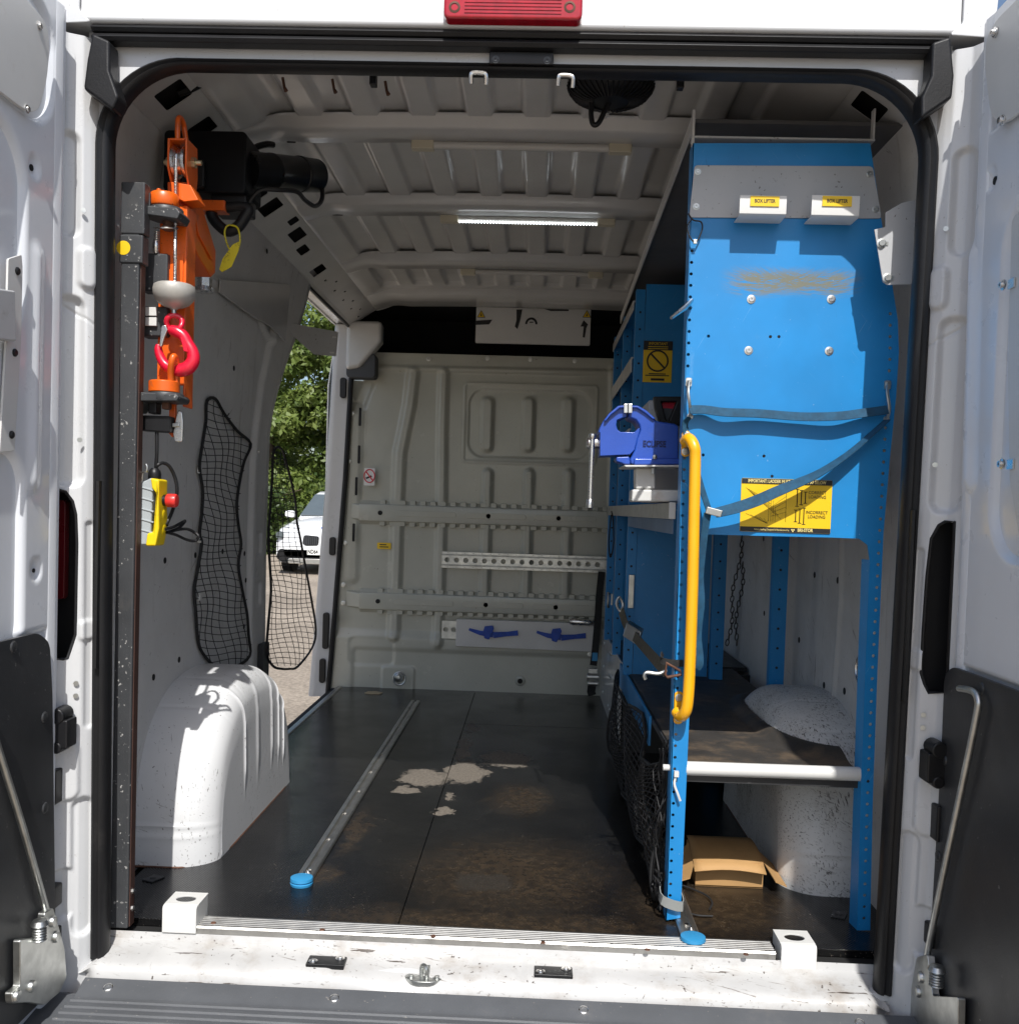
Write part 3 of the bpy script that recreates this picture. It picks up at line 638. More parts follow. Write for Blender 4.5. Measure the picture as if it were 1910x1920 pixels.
# ---- header above the opening
hp = [(-.030, 1.833), (-.040, 1.831), (-.046, 1.833), (-.049, 1.839), (-.046, 1.847), (-.044, 1.86), (-.044, 2.06), (-.03, 2.12), (-.01, 2.12), (-.01, 1.832)]
b = B(); b.prism(hp, 'X', -.845, .845); hd = b.build('roof_header', M['white'], van, .003); hd['label'] = 'sunlit white outer panel above the rear opening'
for s in (-1, 1):
    b = B(); b.prism(roundpoly([(s*.82, 1.83), (s*.905, 1.825), (s*.91, 1.9), (s*.89, 2.1), (s*.846, 2.1), (s*.846, 1.85)], .01), 'Y', -.049, .05); b.build('roof_corner', M['white'], hd, .012)
b = B()
for z0, z1, y0 in ((1.816, 1.8305, -.040), (1.799, 1.814, -.038)):
    b.prism([(y0, z0), (y0-.006, (z0+z1)/2), (y0, z1), (-.012, z1), (-.012, z0)], 'X', -.825, .825)
b.build('gutter_seal', M['rubber'], van, .0015)
for s in (-1, 1):
    X0 = s*.80
    b = B(); Y0 = -.07
    def pt(px, py, y): p = at(px, py, Y=y); return p
    if s < 0: q = [(172, 60), (205, 75), (205, 130), (222, 180), (210, 205), (155, 165), (162, 110)]
    else: q = [(1748, 78), (1783, 66), (1790, 140), (1786, 182), (1727, 222), (1727, 180), (1745, 140)]
    ps = [pt(px, py, -.058) for px, py in q]
    b.poly3(ps, (0, .045, 0)); b.build('corner_flap', M['rubber'], van, .006)
# red brake light
c0 = at(832, 40, Y=-.062); c1 = at(1091, 40, Y=-.062)
b = B(); b.prism(rrect(c0.x, c1.x, c0.z, c0.z+.075, .012), 'Y', -.076, -.045); br = b.build('brake_light', M['redl'], van, .006, 40); br['label'] = 'long red high-level brake light'
b = B()
for k in range(9): z = c0.z+.010+k*.0065; b.box(c0.x+.04, c1.x-.04, -.0775, -.074, z, z+.0025)
b.build('lens_rib', M['redl'], br)
for px, py in ((852, 12), (1068, 12)):
    c = at(px, py, Y=-.077); b = B(); b.lathe([(.011, -.004), (.011, .0), (.007, .001), (.006, -.003), (.003, -.001)], (c.x, -.0765, c.z), (0, -1, 0), 14); b.build('screw', M['rust'], br)
# latch plate and the two U catches
c0 = at(917, 121, Y=-.019); c1 = at(1038, 99, Y=-.019)
b = B(); b.box(c0.x, c1.x, -.024, -.0085, c0.z, c1.z); lt = b.build('latch_plate', M['plastic'], van, .002); b = B()
for f in (.1, .9): b.screw((c0.x+(c1.x-c0.x)*f, -.024, c0.z+.008), (0, -1, 0), .005, .003)
b.build('screw', M['dkgrey'], lt)
for pts in (((883, 156), (883, 141), (887, 136), (906, 137), (911, 142), (911, 158)), ((1046, 160), (1047, 146), (1051, 141), (1069, 142), (1074, 147), (1073, 164))):
    b = B(); b.tube(spline([at(px, py, Y=-.028 if 0 < i < 5 else -.022) for i, (px, py) in enumerate(pts)], 4), .0042, 8); b.build('catch_hook', M['steel'], van)

# ---- roof: pressed sheet in bays, cross bows, side rails
def yz(px, py, z): return at(px, py, Z=z).y
bows = [(yz(900, 238, 1.878), yz(900, 275, 1.872)), (yz(900, 383, 1.878), yz(900, 410, 1.872)), (yz(900, 488, 1.878), yz(900, 508, 1.872)), (yz(900, 553, 1.875), 2.70)]
feats = []; ys = .03
for (b0, b1) in bows:
    for k in range(-6, 7):
        x = -.03+.145*k
        if abs(x) < .66: feats.append(('rr', x-.036, x+.036, ys+.02, b0+.05 if b0 < 2.3 else b0-.06, .012, .015, .014))
    ys = b1-.03
def crown(A): return 1.905-.012*(A/.7)**2-.035*ss((np.abs(A)-.60)/.14)
rf = stamp('roof_panel', -.735, .735, -.02, 2.75, .0065, feats, lambda A, Bb, H: (A, Bb, crown(A)+H), M['inner'], van)
rf['label'] = 'pressed metal roof lining with long ribs'
for i, (b0, b1) in enumerate(bows):
    xs = np.linspace(-.725, .725, 70); rows = []
    for x in xs:
        z = float(crown(np.array(x)))-.0+.005; e = float(ss(np.array((abs(x)-.55)/.16))); d = .034*(1-.55*e)
        y0, y1 = b0, b1; yo = -.0
        rows.append([(x, y0-.012, z), (x, y0-.002, z-.004), (x, y0+.006, z-d+.006), (x, y0+.014, z-d), (x, (y0+y1)/2, z-d+.0025), (x, y1-.014, z-d), (x, y1-.004, z-d+.008), (x, y1+.004, z-.012), (x, y1+.03, z-.010)])
    bb = B(); bb.grid(rows); bo = bb.build('roof_bow', M['inner'], van, 0, 50)
    b = B()
    for k in range(12):
        x = -.6+.1*k+random.uniform(-.03, .03); z = float(crown(np.array(x)))-.010; l = random.choice((.004, .012, .018))
        b.prism(rrect(x-l, x+l, b1+.010, b1+.018, .0035, 3), 'Z', z+.002, z-.0045)
    b.build('slot', M['dark'], bo)
# sloping side rails with cut-outs (the dark behind them is an added strip)
for s in (-1, 1):
    holes = []
    def H_(y, u, a, c, r=.006, rot=0):
        pts = rrect(-a, a, -c, c, min(r, a*.9, c*.9), 3); cr, sr = math.cos(rot), math.sin(rot)
        holes.append([(y+p*cr-q*sr, u+p*sr+q*cr) for p, q in pts][::-1])
    for y, u, a, c in ((.13, .09, .040, .034), (.27, .080, .040, .036), (.46, .080, .034, .032), (.95, .075, .026, .026), (1.07, .078, .042, .036), (1.26, .105, .026, .018), (1.38, .085, .052, .026), (1.53, .065, .042, .020), (1.80, .055, .042, .030)): H_(y, u, a, c)
    for k in range(9): H_(1.95+.09*k, .05+.03*(k % 2), .010, .005, .003)
    A0 = Vector((.848, 0, 1.782)); A1 = Vector((.725, 0, 1.866)); dd = (A1-A0); ln = dd.length; dd.normalize(); nn = Vector((dd.z, 0, -dd.x))
    plate([(.02, 0), (2.74, 0), (2.74, ln), (.02, ln)], holes, lambda u, v, w_: (s*(A0.x+dd.x*v+nn.x*w_), u, A0.z+dd.z*v+nn.z*w_), .0015, 'roof_rail', M['inner'], van)
for s in (-1, 1):
    B().prism([(s*.90, 1.80), (s*.865, 1.81), (s*.75, 1.89), (s*.745, 1.93)], 'Y', .03, 2.75).build('cavity_shade_strip', M['dark'], van)  # added near-black strip: shade of the closed cavity put into colour
# outer skins so the load bay is closed to daylight
OS = mat('outer_skin', (.75, .76, .78), .35, coat=.3, var=.02)
b = B(); b.prism([(-.952, 1.795), (-.93, 1.88), (-.8, 2.06), (0, 2.13), (.8, 2.06), (.93, 1.88), (.952, 1.795), (.947, 1.795), (.925, 1.87), (.79, 2.05), (0, 2.12), (-.79, 2.05), (-.925, 1.87), (-.947, 1.795)], 'Y', -.009, 4.2); b.build('roof_skin', OS, van)
def skin(y0, y1): return [(.985, y0), (.985, y1)]
def side_poly(s, z0, z1): return [(s*(.99 if z0 < 1.5 else .9895), z0)]+([(s*.99, 1.5)] if z0 < 1.5 < z1 else [])+([(s*.952, z1)] if z1 > 1.5 else [(s*.99, z1)])+([(s*.946, z1)] if z1 > 1.5 else [(s*.984, z1)])+([(s*.984, 1.5)] if z0 < 1.5 < z1 else [])+[(s*.984, z0)]
B().prism(side_poly(1, -.25, 1.80), 'Y', .0, 4.2).build('side_skin', OS, van)
b = B(); b.prism(side_poly(-1, -.25, 1.50), 'Y', .0, 1.56); b.prism(side_poly(-1, 1.502, 1.80), 'Y', .0, 1.70); b.prism(side_poly(-1, -.25, 1.80), 'Y', 2.86, 4.2); b.box(-.99, -.985, 1.56, 2.86, -.25, -.16); b.build('side_skin', OS, van)
B().box(-.97, .97, .06, 4.1, -.5, -.2).build('underbody', M['dark'], van)

# ---- left wall (to the sliding door) and right wall
def wall_x(z): return np.interp(z, [-.02, .3, .8, 1.15, 1.45, 1.62, 1.74, 1.80], [.895, .908, .912, .908, .890, .874, .858, .846])
YC = 1.545
def lead(z): return YC+.0*z+.33*ss((z-1.15)/.62)       # rear edge of the side-door opening leans forward near the top
fe = []
def P2(px, py, X=-.905): p = at(px, py, X=X); return (p.y, p.z)
fe += [('rr', -.2, 1.30, .0, 1.52, .05, .006, .006), ('seg', [P2(372, 520), P2(470, 590), P2(497, 640)], .012, .010, .02), ('seg', [(1.36, .0), (1.36, 1.05), (1.40, 1.3), (1.5, 1.55)], .03, .016, .03), ('rr', 1.43, 1.50, .72, .80, .015, -.008, .012), ('rr', 1.43, 1.50, .54, .62, .015, -.008, .012)]
lw = stamp('side_wall', .015, 1.90, -.02, 1.80, .0075, fe, lambda A, Bb, H: (-(wall_x(Bb)-H), A, Bb), M['liner'], van, keep=lambda a, b_: a < lead(b_))
lw['label'] = 'scuffed grey-white left wall lining'
b = B()
for px, py in ((309, 1051), (366, 1041), (458, 1038), (460, 1088), (286, 1270), (334, 1237), (456, 1175), (417, 1034), (452, 570), (430, 690), (470, 470)):
    p = at(px, py, X=-.905); x = -(float(wall_x(np.array(p.z)))-.0066 if p.y < 1.3 else float(wall_x(np.array(p.z))))
    b.lathe([(.0085, .0), (.0085, .0012), (.004, .0005)], (x, p.y, p.z), (1, 0, 0), 12)
b.build('fixing_hole', M['dark'], lw)
b = B()
for px, py in ((486, 847), (497, 693)):
    p = at(px, py, X=-.89); b.screw((-.893, p.y, p.z), (1, 0, 0), .005, .004)
b.build('screw', M['steel'], lw)
# flat board fixed high on the left wall, cut-out brackets on both sides of the side-door gap
ps = [at(px, py, X=-.862) for px, py in ((414, 524), (545, 533), (535, 640), (508, 612), (470, 590), (412, 548))]
B().poly3(ps, (-.004, 0, 0)).build('wall_board', M['inner'], van, .001)
q = [(530, 603), (558, 608), (634, 622), (630, 668), (588, 664), (566, 645), (548, 628)]
b = B(); b.poly3([at(px, py, Y=1.72) for px, py in q], (0, .003, 0)); bk = b.build('door_guide_plate', M['grey'], van, .0006); b = B()
for px, py in ((627, 632), (622, 661)): c = at(px, py, Y=1.719); b.box(c.x-.008, c.x+.008, c.y-.001, c.y+.001, c.z-.003, c.z+.003)
b.build('slot', M['cream'], bk)

# ---- side-door opening: C pillar edge, top rail, front pillar, seal
zs = np.linspace(-.02, 1.775, 60)
rows = [[(-(float(wall_x(np.array(z)))+dx), float(lead(np.array(z)))+dy, z) for dx, dy in ((0, -.02), (-.004, .0), (.0, .012), (.012, .018), (.03, .016), (.05, .03), (.078, .03))] for z in zs]
B().grid(rows).build('rear_door_pillar', M['inner'], van)
b = B(); b.tube([(-(float(wall_x(np.array(z)))+.014), float(lead(np.array(z)))+.022, z) for z in zs], .008, 8); b.build('pillar_seal', M['rubber'], van)
b = B(); b.prism(rrect(1.455, 1.535, .17, .40, .01), 'X', -.9055, -.885); b.build('pillar_trim', M['doorblk'], van, .003)
# top rail of the side door
ya, yb = 1.70, 2.80
rows = [[(-(.835+.03*t_), y, z) for (t_, z) in ((-.3, 1.82), (0, 1.80), (.3, 1.785), (.6, 1.775), (1.0, 1.776), (1.4, 1.79), (2.5, 1.80), (4.2, 1.80))] for y in np.linspace(ya, yb, 12)]
B().grid(rows).build('side_door_top_rail', M['inner'], van)
b = B(); b.tube([(-.862, y, 1.772) for y in np.linspace(1.86, 2.72, 8)], .008, 8); b.build('rail_seal', M['rubber'], van)
# front pillar: white jamb outside a black seal
fp = []
for z in np.linspace(-.05, 1.79, 40):
    x = float(np.interp(z, [-.05, 0, .24, 1.03, 1.7, 1.8], [.938, .934, .919, .876, .853, .848]))
    fp.append([(-x+.012, YB-.002, z), (-x, YB-.03, z), (-x-.016, YB-.037, z), (-x-.04, YB-.032, z), (-x-.062, YB-.048, z), (-x-.088, YB-.042, z), (-x-.105, YB+.02, z)])
B().grid(fp).build('front_door_pillar', M['white'], van, 0, 50)
b = B(); b.tube([(r[1][0]+.004, r[1][1]-.006, r[1][2]) for r in fp], .0125, 8); b.build('pillar_seal', M['rubber'], van)
for z, hh in ((1.48, .05), (.70, .045), (.28, .09), (.08, .06)):
    x = -.028-float(np.interp(z, [0, .24, 1.03, 1.7], [.934, .919, .876, .853])); b = B(); b.prism(rrect(x-.018, x+.012, z-hh, z+hh, .012), 'Y', YB-.055, YB-.03); b.build('door_latch', M['plastic'], van, .003)

# ---- right wall
fr = [('rr', 1.18, 1.34, .2, 1.3, .03, .02, .04), ('rr', 1.22, 1.30, .66, .76, .02, -.03, .015), ('rr', 1.22, 1.30, .48, .56, .02, -.03, .015), ('rr', 1.22, 1.30, .26, .42, .02, -.03, .015), ('seg', [(.75, .2), (.72, .7), (.78, 1.2)], .01, .008, .03)]
rw = stamp('side_wall', .015, 2.80, -.02, 1.80, .009, fr, lambda A, Bb, H: (wall_x(Bb)-H, A, Bb), M['liner'], van)
rw['label'] = 'scuffed grey-white right wall behind the blue racking'
b = B()
for px, py in ((1486, 1078), (1523, 1078), (1566, 1088), (1615, 1100), (1542, 1285), (1580, 1296), (1481, 1130), (1478, 1220), (1474, 1312), (1495, 1200), (1430, 1150), (1428, 1010)):
    p = at(px, py, X=.905); x = float(wall_x(np.array(p.z)))
    b.lathe([(.0095, -.001), (.0095, .0012), (.004, .0005)], (x, p.y, p.z), (-1, 0, 0), 12)
b.build('fixing_hole', M['dark'], rw)
p = at(1612, 1255, X=.89); b = B(); b.tube([(p.x, p.y+.03*math.cos(a), p.z+.035*math.sin(a)) for a in np.linspace(0, 2*math.pi, 25)[:-1]], .003, 6, True); b.build('lashing_ring', M['steel'], van)

# ---- wheel arches
def arch(s, m, label, yc=.805, a=.415, h=.425, wd=.20):
    U = np.linspace(0, math.pi, 240); n_ = 2.45; R_ = .085
    sp = lambda t, e: np.sign(t)*np.abs(t)**e
    rows = []
    for u in U:
        y, z = yc-a*sp(np.cos(u), 2/n_), h*sp(np.sin(u), 2/n_)
        ny, nz_ = -np.sign(np.cos(u))*abs(np.cos(u))**(2-2/n_)/a, abs(np.sin(u))**(2-2/n_)/h; nl = math.hypot(ny, nz_); ny /= nl; nz_ /= nl
        row = []
        def crease(lo, hi, val, wd_): return .0035*math.exp(-((val-lo)/wd_)**2) if hi else 0
        top = 0
        for zz in (.072, .10): top += .0035*math.exp(-((z-zz)/.004)**2) if u < 1 else 0
        for ua in (.98, 1.35, 1.7): top -= .0022*math.exp(-((u-ua)/.012)**2)
        for x in np.linspace(0, wd-R_, 10): row.append((.912-x, y+ny*top, z+nz_*top))
        rib = sum(.0048*math.exp(-((u-ua)/.012)**2) for ua in ((1.25, 1.55, 1.85, 2.12, 2.38) if s < 0 else ()))
        for p in np.linspace(0, math.pi/2, 12)[1:]:
            d = R_*(1-math.cos(p)); k = top*(1-p/1.6)+rib*math.sin(p)
            row.append((.912-(wd-R_)-R_*math.sin(p)-k*math.sin(p)-.012*(1-max(z, 0)/h)*math.sin(p)**2, y-ny*d+ny*k*math.cos(p), max(z-nz_*d+nz_*k*math.cos(p), -.004)))
        xs_, ys_, zs_ = row[-1]
        for t in np.linspace(0, 1, 16)[1:]:
            f = float(ss(np.array((.75-t)/.35))); row.append((.912-wd-.012*(1-zs_*(1-t)/h)-rib*f, ys_, zs_*(1-t)-.004*t))
        rows.append([(s*x, y_, z_) for x, y_, z_ in row])
    b = B(); b.grid(rows); o = b.build('wheel_arch', m, van, 0, 50); o['label'] = label
    return o
arch(-1, M['arch'], 'white scuffed left wheel arch, half in sun')
arch(1, M['archr'], 'dirty scratched white right wheel arch under the shelf', yc=.80, h=.425)
# dark rim where arch meets floor
for s in (-1, 1):
    b = B(); b.tube([(s*.90, .389, .0), (s*.78, .391, .0), (s*.735, .415, .0), (s*.708, .47, .0), (s*.701, .55, .0), (s*.701, 1.08, .0), (s*.71, 1.16, .0)], .003, 6); b.build('arch_sealant', M['rust'], van)

# ---- bulkhead
def Q(px, py): p = at(px, py, Y=YB); return (p.x, p.z)
def QR(x0, y0, x1, y1): a, b_ = Q(x0, y1), Q(x1, y0); return (a[0], b_[0], a[1], b_[1])
F = [('seg', [Q(775, 700), Q(768, 760), Q(750, 850), Q(746, 940), Q(741, 1110), Q(738, 1190)], .026, .022, .03),
     ('seg', [Q(832, 700), Q(829, 800), Q(828, 940), Q(824, 1110), Q(820, 1205)], .022, .02, .028)]
F += [('ring', *QR(868, 724, 1120, 865), .02, .004, .005, .01), ('rr', *QR(877, 735, 1108, 856), .075, -.006, .012)]
for x in (913, 990, 1064): F.append(('rr', *QR(x-12, 746, x+12, 846), .024, .021, .02))
for x in (911, 988, 1062): F.append(('rr', *QR(x-12, 880, x+12, 1130), .024, .021, .02))
F += [('rr', *QR(600, 640, 690, 700), .03, .02, .03), ('seg', [Q(655, 755), Q(672, 760), Q(690, 715)], .03, -.012, .03), ('seg', [Q(712, 690), Q(1200, 700)], .012, .012, .016)]
F += [('rr', *QR(650, 760, 680, 1090), .03, .012, .04), ('rr', -.95, 1.0, -.1, .27, .06, .022, .05), ('rr', *QR(660, 1232, 1150, 1330), .02, -.010, .03), ('rr', *QR(655, 1195, 740, 1245), .03, -.006, .02), ('rr', *QR(715, 1250, 778, 1310), .02, .008, .012), ('seg', [Q(1150, 690), Q(1150, 1150)], .02, .012, .02)]
bk_ = stamp('bulkhead', -.945, .93, -.01, 1.665, .0055, F, lambda A, Bb, H: (A, YB-H, Bb), M['bulk'], van, keep=lambda a, z: ~((z > 1.52) & (a < -.80)) & (a > -.004-np.interp(z, [0, .24, 1.03, 1.7], [.934, .919, .876, .853])), extra=lambda A, Z: .016*ss((A+.93)/.06)*0+.02*ss((-.80-A)/.1)*ss((Z-.3)/.1))
bk_['label'] = 'beige-grey pressed steel bulkhead with ribs'
def strip_y(x0, y0, x1, y1): return QR(x0, y0, x1, y1)
for y0, y1 in ((950, 988), (1117, 1152)):                        # the two cross beams
    x0, x1, z0, z1 = QR(648, y0, 1150, y1); zc = (z0+z1)/2+.005; x1 = .8
    def sh(x): return (x+.25)*.0
    b = B(); b.prism([(YB-.0, zc-.060), (YB-.006, zc-.056), (YB-.012, zc-.047), (YB-.032, zc-.040), (YB-.034, zc-.03), (YB-.034, zc+.03), (YB-.032, zc+.040), (YB-.012, zc+.047), (YB-.006, zc+.056), (YB, zc+.060)], 'X', x0+.07, x1)
    be = b.build('cross_beam', M['bulk'], van, .002)
    b = B(); b.hexa([(x0, YB-.004, zc-.035), (x0, YB-.012, zc-.03), (x0, YB-.012, zc+.045), (x0, YB-.004, zc+.05)], [(x0+.09, YB-.0, zc-.045), (x0+.09, YB-.033, zc-.032), (x0+.09, YB-.033, zc+.032), (x0+.09, YB-.0, zc+.045)]); b.build('beam_end', M['bulk'], be, .004)
    for k in range(5):
        xa = -.62+.345*k; b = B(); b.prism(rrect(xa, xa+.30 if k else xa+.30, zc-.014, zc+.014, .013, 4), 'Y', YB-.0365, YB-.033); b.build('bead', M['bulk'], be, .0015)
    b = B()
    for k in range(30):
        xa = -.70+.05*k
        for sg in (-1, 1): b.box(xa, xa+.028, YB-.022, YB-.002, zc+sg*.052-.012, zc+sg*.052+.012)
    b.build('castellation', M['bulk'], be, .002)
    b = B()
    for xa in (-.695, -.16+.0, .185): b.cyl((xa, YB-.0365, zc), (xa, YB-.033, zc), .0115, 14)
    b.build('beam_hole', M['dark'], be)
# dark slots, screws in the left edge of the bulkhead
b = B()
for px, py in ((678, 783), (676, 853), (671, 912), (666, 998)):
    x, z = Q(px, py); b.prism(rrect(x-.006, x+.006, z-.045, z+.045, .005, 3), 'Y', YB-.045, YB-.04)
b.build('slot', M['dark'], bk_)
b = B()
for px, py in ((661, 776), (655, 865), (648, 1018), (645, 1096), (804, 674), (914, 673), (994, 675), (1077, 678), (1105, 1226), (645, 1130)):
    x, z = Q(px, py); b.screw((x, YB-.022, z), (0, -1, 0), .008, .006)
b.build('screw', M['zinc'], bk_)
# lashing eye and bolt hole near the floor
x, z = Q(748, 1268); b = B(); b.lathe([(.026, 0), (.024, .006), (.014, .010), (.010, .016), (.004, .017)], (x, YB-.024, z), (0, -1, 0), 20); b.tube([(x+.008+.03*math.cos(a), YB-.045, z-.004+.032*math.sin(a)) for a in np.linspace(0, 2*math.pi, 25)[:-1]], .004, 6, True); b.build('lashing_eye', M['zinc'], van)
x, z = Q(975, 1276); b = B(); b.lathe([(.026, 0), (.022, .008), (.014, .010), (.010, .004), (.004, .004)], (x, YB-.012, z), (0, -1, 0), 20); b.build('bolt_boss', M['bulk'], van)
b = B(); b.cyl((x, YB-.020, z), (x, YB-.0225, z), .0125, 14); b.build('bolt_hole', M['dark'], van)
# perforated lashing rail across the bulkhead
x0, x1, z0, z1 = QR(829, 1039, 1137, 1070); x1 = .44
zc = at(980, 1054, Y=YB-.03).z; hh = .040
hs = [circ(x0+.026+.0462*k, zc, .0125, 14)[::-1] for k in range(int((x1-x0-.04)/.0462)+1)]
hs2 = []
for k in range(19):
    for sg in (-1, 1): hs2.append(circ(x0+.03+.042*k, zc+sg*.0345, .0028, 6)[::-1])
rl = plate([(x0, zc-hh), (x1, zc-hh), (x1, zc+hh), (x0, zc+hh)], hs+hs2, lambda u, v, w_: (u, YB-.036-w_, v), .0025, 'lashing_rail', M['zinc'], van); rl['label'] = 'galvanised perforated lashing rail across the bulkhead'
b = B()
for sg in (-1, 1): b.prism([(YB-.038, zc+sg*.022), (YB-.0435, zc+sg*.024), (YB-.0435, zc+sg*.027), (YB-.038, zc+sg*.029)], 'X', x0, x1)
b.build('rail_bead', M['zinc'], rl, .001)
x0, x1, z0, z1 = QR(829, 1163, 857, 1195); zc = (z0+z1)/2
plate([(x0, z0), (x1, z0), (x1, z1), (x0, z1)], [circ(x0+.02, zc, .0125, 14)[::-1], circ(x0+.058, zc, .0125, 14)[::-1]], lambda u, v, w_: (u, YB-.034-w_, v), .003, 'lashing_rail', M['zinc'], van)
# low padded board with two tied blue tapes
x0, x1, z0, z1 = QR(855, 1168, 1112, 1210); x1 = .40
B().prism(roundpoly([(x0, z0), (x1, z0-.005), (x1, z1), (x0, z1)], .006), 'Y', YB-.040, YB-.025).build('low_board', M['inner'], van, .003)
b = B(); c = at(1090, 1166, Y=YB-.05); b.tube([(c.x-.06, c.y, c.z), (c.x-.04, c.y, c.z), (c.x+.03, c.y, c.z-.002), (c.x+.06, c.y, c.z-.003)], [.012, .018, .017, .012], 10); tag(b.build('clear_tube', M['steel'], None), 'small clear wrapped tube lying on the low bulkhead board', 'tube')
for cx_, cy_ in ((925, 1188), (1052, 1193)):
    tp = thing('tape_tie', 'blue tape tied in a bow on the low board, '+('left of the two' if cx_ < 1000 else 'right of the two'), 'tape', at(cx_, cy_, Y=YB-.05), 'blue tape ties')
    def R_(l, w_): return ribbon([at(px, py, Y=YB-.046-.004*k) for k, (px, py) in enumerate(l)], (0, 0, 1), w_, .002)
    R_([(cx_-46, cy_-8), (cx_-25, cy_-1), (cx_, cy_+2)], [.012, .022, .03]).build('tape_end', M['tape'], tp)
    R_([(cx_+46, cy_-1), (cx_+25, cy_+1), (cx_, cy_+3)], [.026, .022, .03]).build('tape_end', M['tape'], tp)
    b = B(); c = at(cx_-6, cy_-2, Y=YB-.055); b.loft([[(c.x+a, c.y-k*.006, c.z+q) for a, q in ((-.03+.008*k, -.03), (-.005, -.035), (.018, .02), (.012-.004*k, .035), (-.028, .03), (-.034, .01))] for k in range(2)]); b.build('tape_knot', M['tape'], tp, .002)
# labels on the bulkhead
def sticker(px0, py0, px1, py1, Y, m, name, parent, r=.004, th=.0012, dz=0):
    a = at(px0, py1, Y=Y); c = at(px1, py0, Y=Y); b = B(); b.prism(rrect(a.x, c.x, a.z, c.z, r, 3), 'Y', Y, Y-th); return b.build(name, m, parent), a, c
WS = mat('white_sticker', (.72, .71, .69), .4)
ns, a, c = sticker(682, 878, 703, 910, YB-.030, WS, 'no_smoking_label', van); ns['label'] = 'small white no-smoking label'
mx_, mz = (a.x+c.x)/2, (a.z+c.z)/2+.004
b = B(); b.tube([(mx_+.026*math.cos(t), YB-.0325, mz+.032*math.sin(t)) for t in np.linspace(0, 2*math.pi, 25)[:-1]], .003, 5, True); b.obox((mx_, YB-.0325, mz), (.019, 0, -.024), (0, .0008, 0), (.0022, 0, .0018)); b.build('prohibition_mark', M['red'], ns)
b = B(); b.obox((mx_-.003, YB-.0318, mz-.006), (.014, 0, .006), (0, .0006, 0), (-.002, 0, .004)); b.build('cigarette_mark', M['black'], ns)
ys_, a, c = sticker(707, 1018, 733, 1029, YB-.020, M['yellow'], 'small_label', van); b = B()
for k in range(2): z = a.z+(c.z-a.z)*(.33+.36*k); b.box(a.x+.012, c.x-.012-.01*k, YB-.0219, YB-.0211, z-.0025, z+.0025)
b.build('print', M['black'], ys_)
b = B(); b.prism(rrect(*QR(655, 668, 710, 712)[:2], *QR(655, 668, 710, 712)[2:], .02), 'Y', YB-.09, YB-.0); b.build('pillar_cover', M['dkgrey'], van, .006)
b = B(); 
sec = [[(-.86+.0*k, 2.72+.0*k, 1.74)] for k in range(2)]
b.loft([[(-.87, 2.70, 1.56), (-.80, 2.70, 1.575), (-.70, 2.70, 1.70), (-.70, 2.70, 1.80), (-.87, 2.70, 1.80)], [(-.88, 2.79, 1.56), (-.80, 2.79, 1.575), (-.70, 2.79, 1.70), (-.70, 2.79, 1.80), (-.88, 2.79, 1.80)]]); b.build('roof_corner_gusset', M['inner'], van, .02)
# cab beyond the bulkhead top: dark lining
b = B(); b.box(-.9, .9, YB+.55, YB+.57, 1.2, 2.05); b.box(-.9, .9, YB+.02, YB+.57, 1.60, 1.62); b.box(-.9, .9, YB-.08, YB+.57, 1.93, 1.95); b.box(-.9, -.88, YB, YB+.57, 1.6, 1.95); b.box(.88, .9, YB, YB+.57, 1.6, 1.95); b.build('cab_lining', mat('cab_lining', (.02, .02, .021), .9), van)
b = B(); b.tube([(-.45+.5*math.cos(t), YB+.2, 1.62+.06*math.sin(t)) for t in np.linspace(.6, 2.6, 20)], .012, 8); b.build('seat_top', M['dkgrey'], van)
# white notice panel hung in the gap
YP = YB-.06
q0, q1 = at(891, 642, Y=YP), at(1108, 580, Y=YP)
np_ = B().prism(rrect(q0.x, q1.x, q0.z, q1.z, .006), 'Y', YP, YP+.02).build('notice_panel', M['cream'], van, .002); np_['label'] = 'white panel with warning triangles hung above the bulkhead'
b = B()
for q in ([(891, 601), (923, 599), (917, 608), (891, 609)], [(968, 580), (979, 580), (975, 600), (970, 617), (965, 612), (968, 600)], [(1094, 600), (1102, 608), (1099, 615), (1096, 633), (1092, 632), (1094, 612), (1088, 612)], [(1020, 579), (1066, 580), (1066, 583), (1032, 583)]):
    b.poly3([at(px, py, Y=YP-.001) for px, py in q], (0, -.0006, 0))
c = at(996, 603, Y=YP-.001)
for i in range(10):
    t0, t1 = math.pi*i/10, math.pi*(i+1)/10
    b.poly3([(c.x+r_*math.cos(t), c.y, c.z-.012+r_*1.1*math.sin(t)) for r_, t in ((.020, t0), (.030, t0), (.030, t1), (.020, t1))], (0, -.0006, 0))
b.box(c.x-.009, c.x+.009, YP-.0016, YP-.001, c.z-.005, c.z)
b.build('print', M['black'], np_)
for px in (902, 1100):
    c = at(px, 589, Y=YP-.001); b = B(); b.prism([(c.x-.019, c.z-.015), (c.x+.019, c.z-.015), (c.x, c.z+.018)], 'Y', YP-.001, YP-.002); tr_ = b.build('warning_triangle', M['yellow'], np_)
    b = B(); b.prism([(c.x-.004, c.z-.009), (c.x+.004, c.z-.009), (c.x, c.z+.009)], 'Y', YP-.0022, YP-.0028)
    for (p_, q_) in (((-.019, -.015), (.019, -.015)), ((.019, -.015), (0, .018)), ((0, .018), (-.019, -.015))): b.cyl((c.x+p_[0], YP-.0022, c.z+p_[1]), (c.x+q_[0], YP-.0022, c.z+q_[1]), .0013, 4)
    b.build('print', M['black'], tr_)
b = B()
for px, py in ((1035-27, 595), (1014-23+24, 612), (979, 612), (986-0, 591)): c = at(px, py, Y=YP); b.cyl((c.x, YP, c.z), (c.x, YP-.003, c.z), .003, 8)
b.build('rivet', M['zinc'], np_)

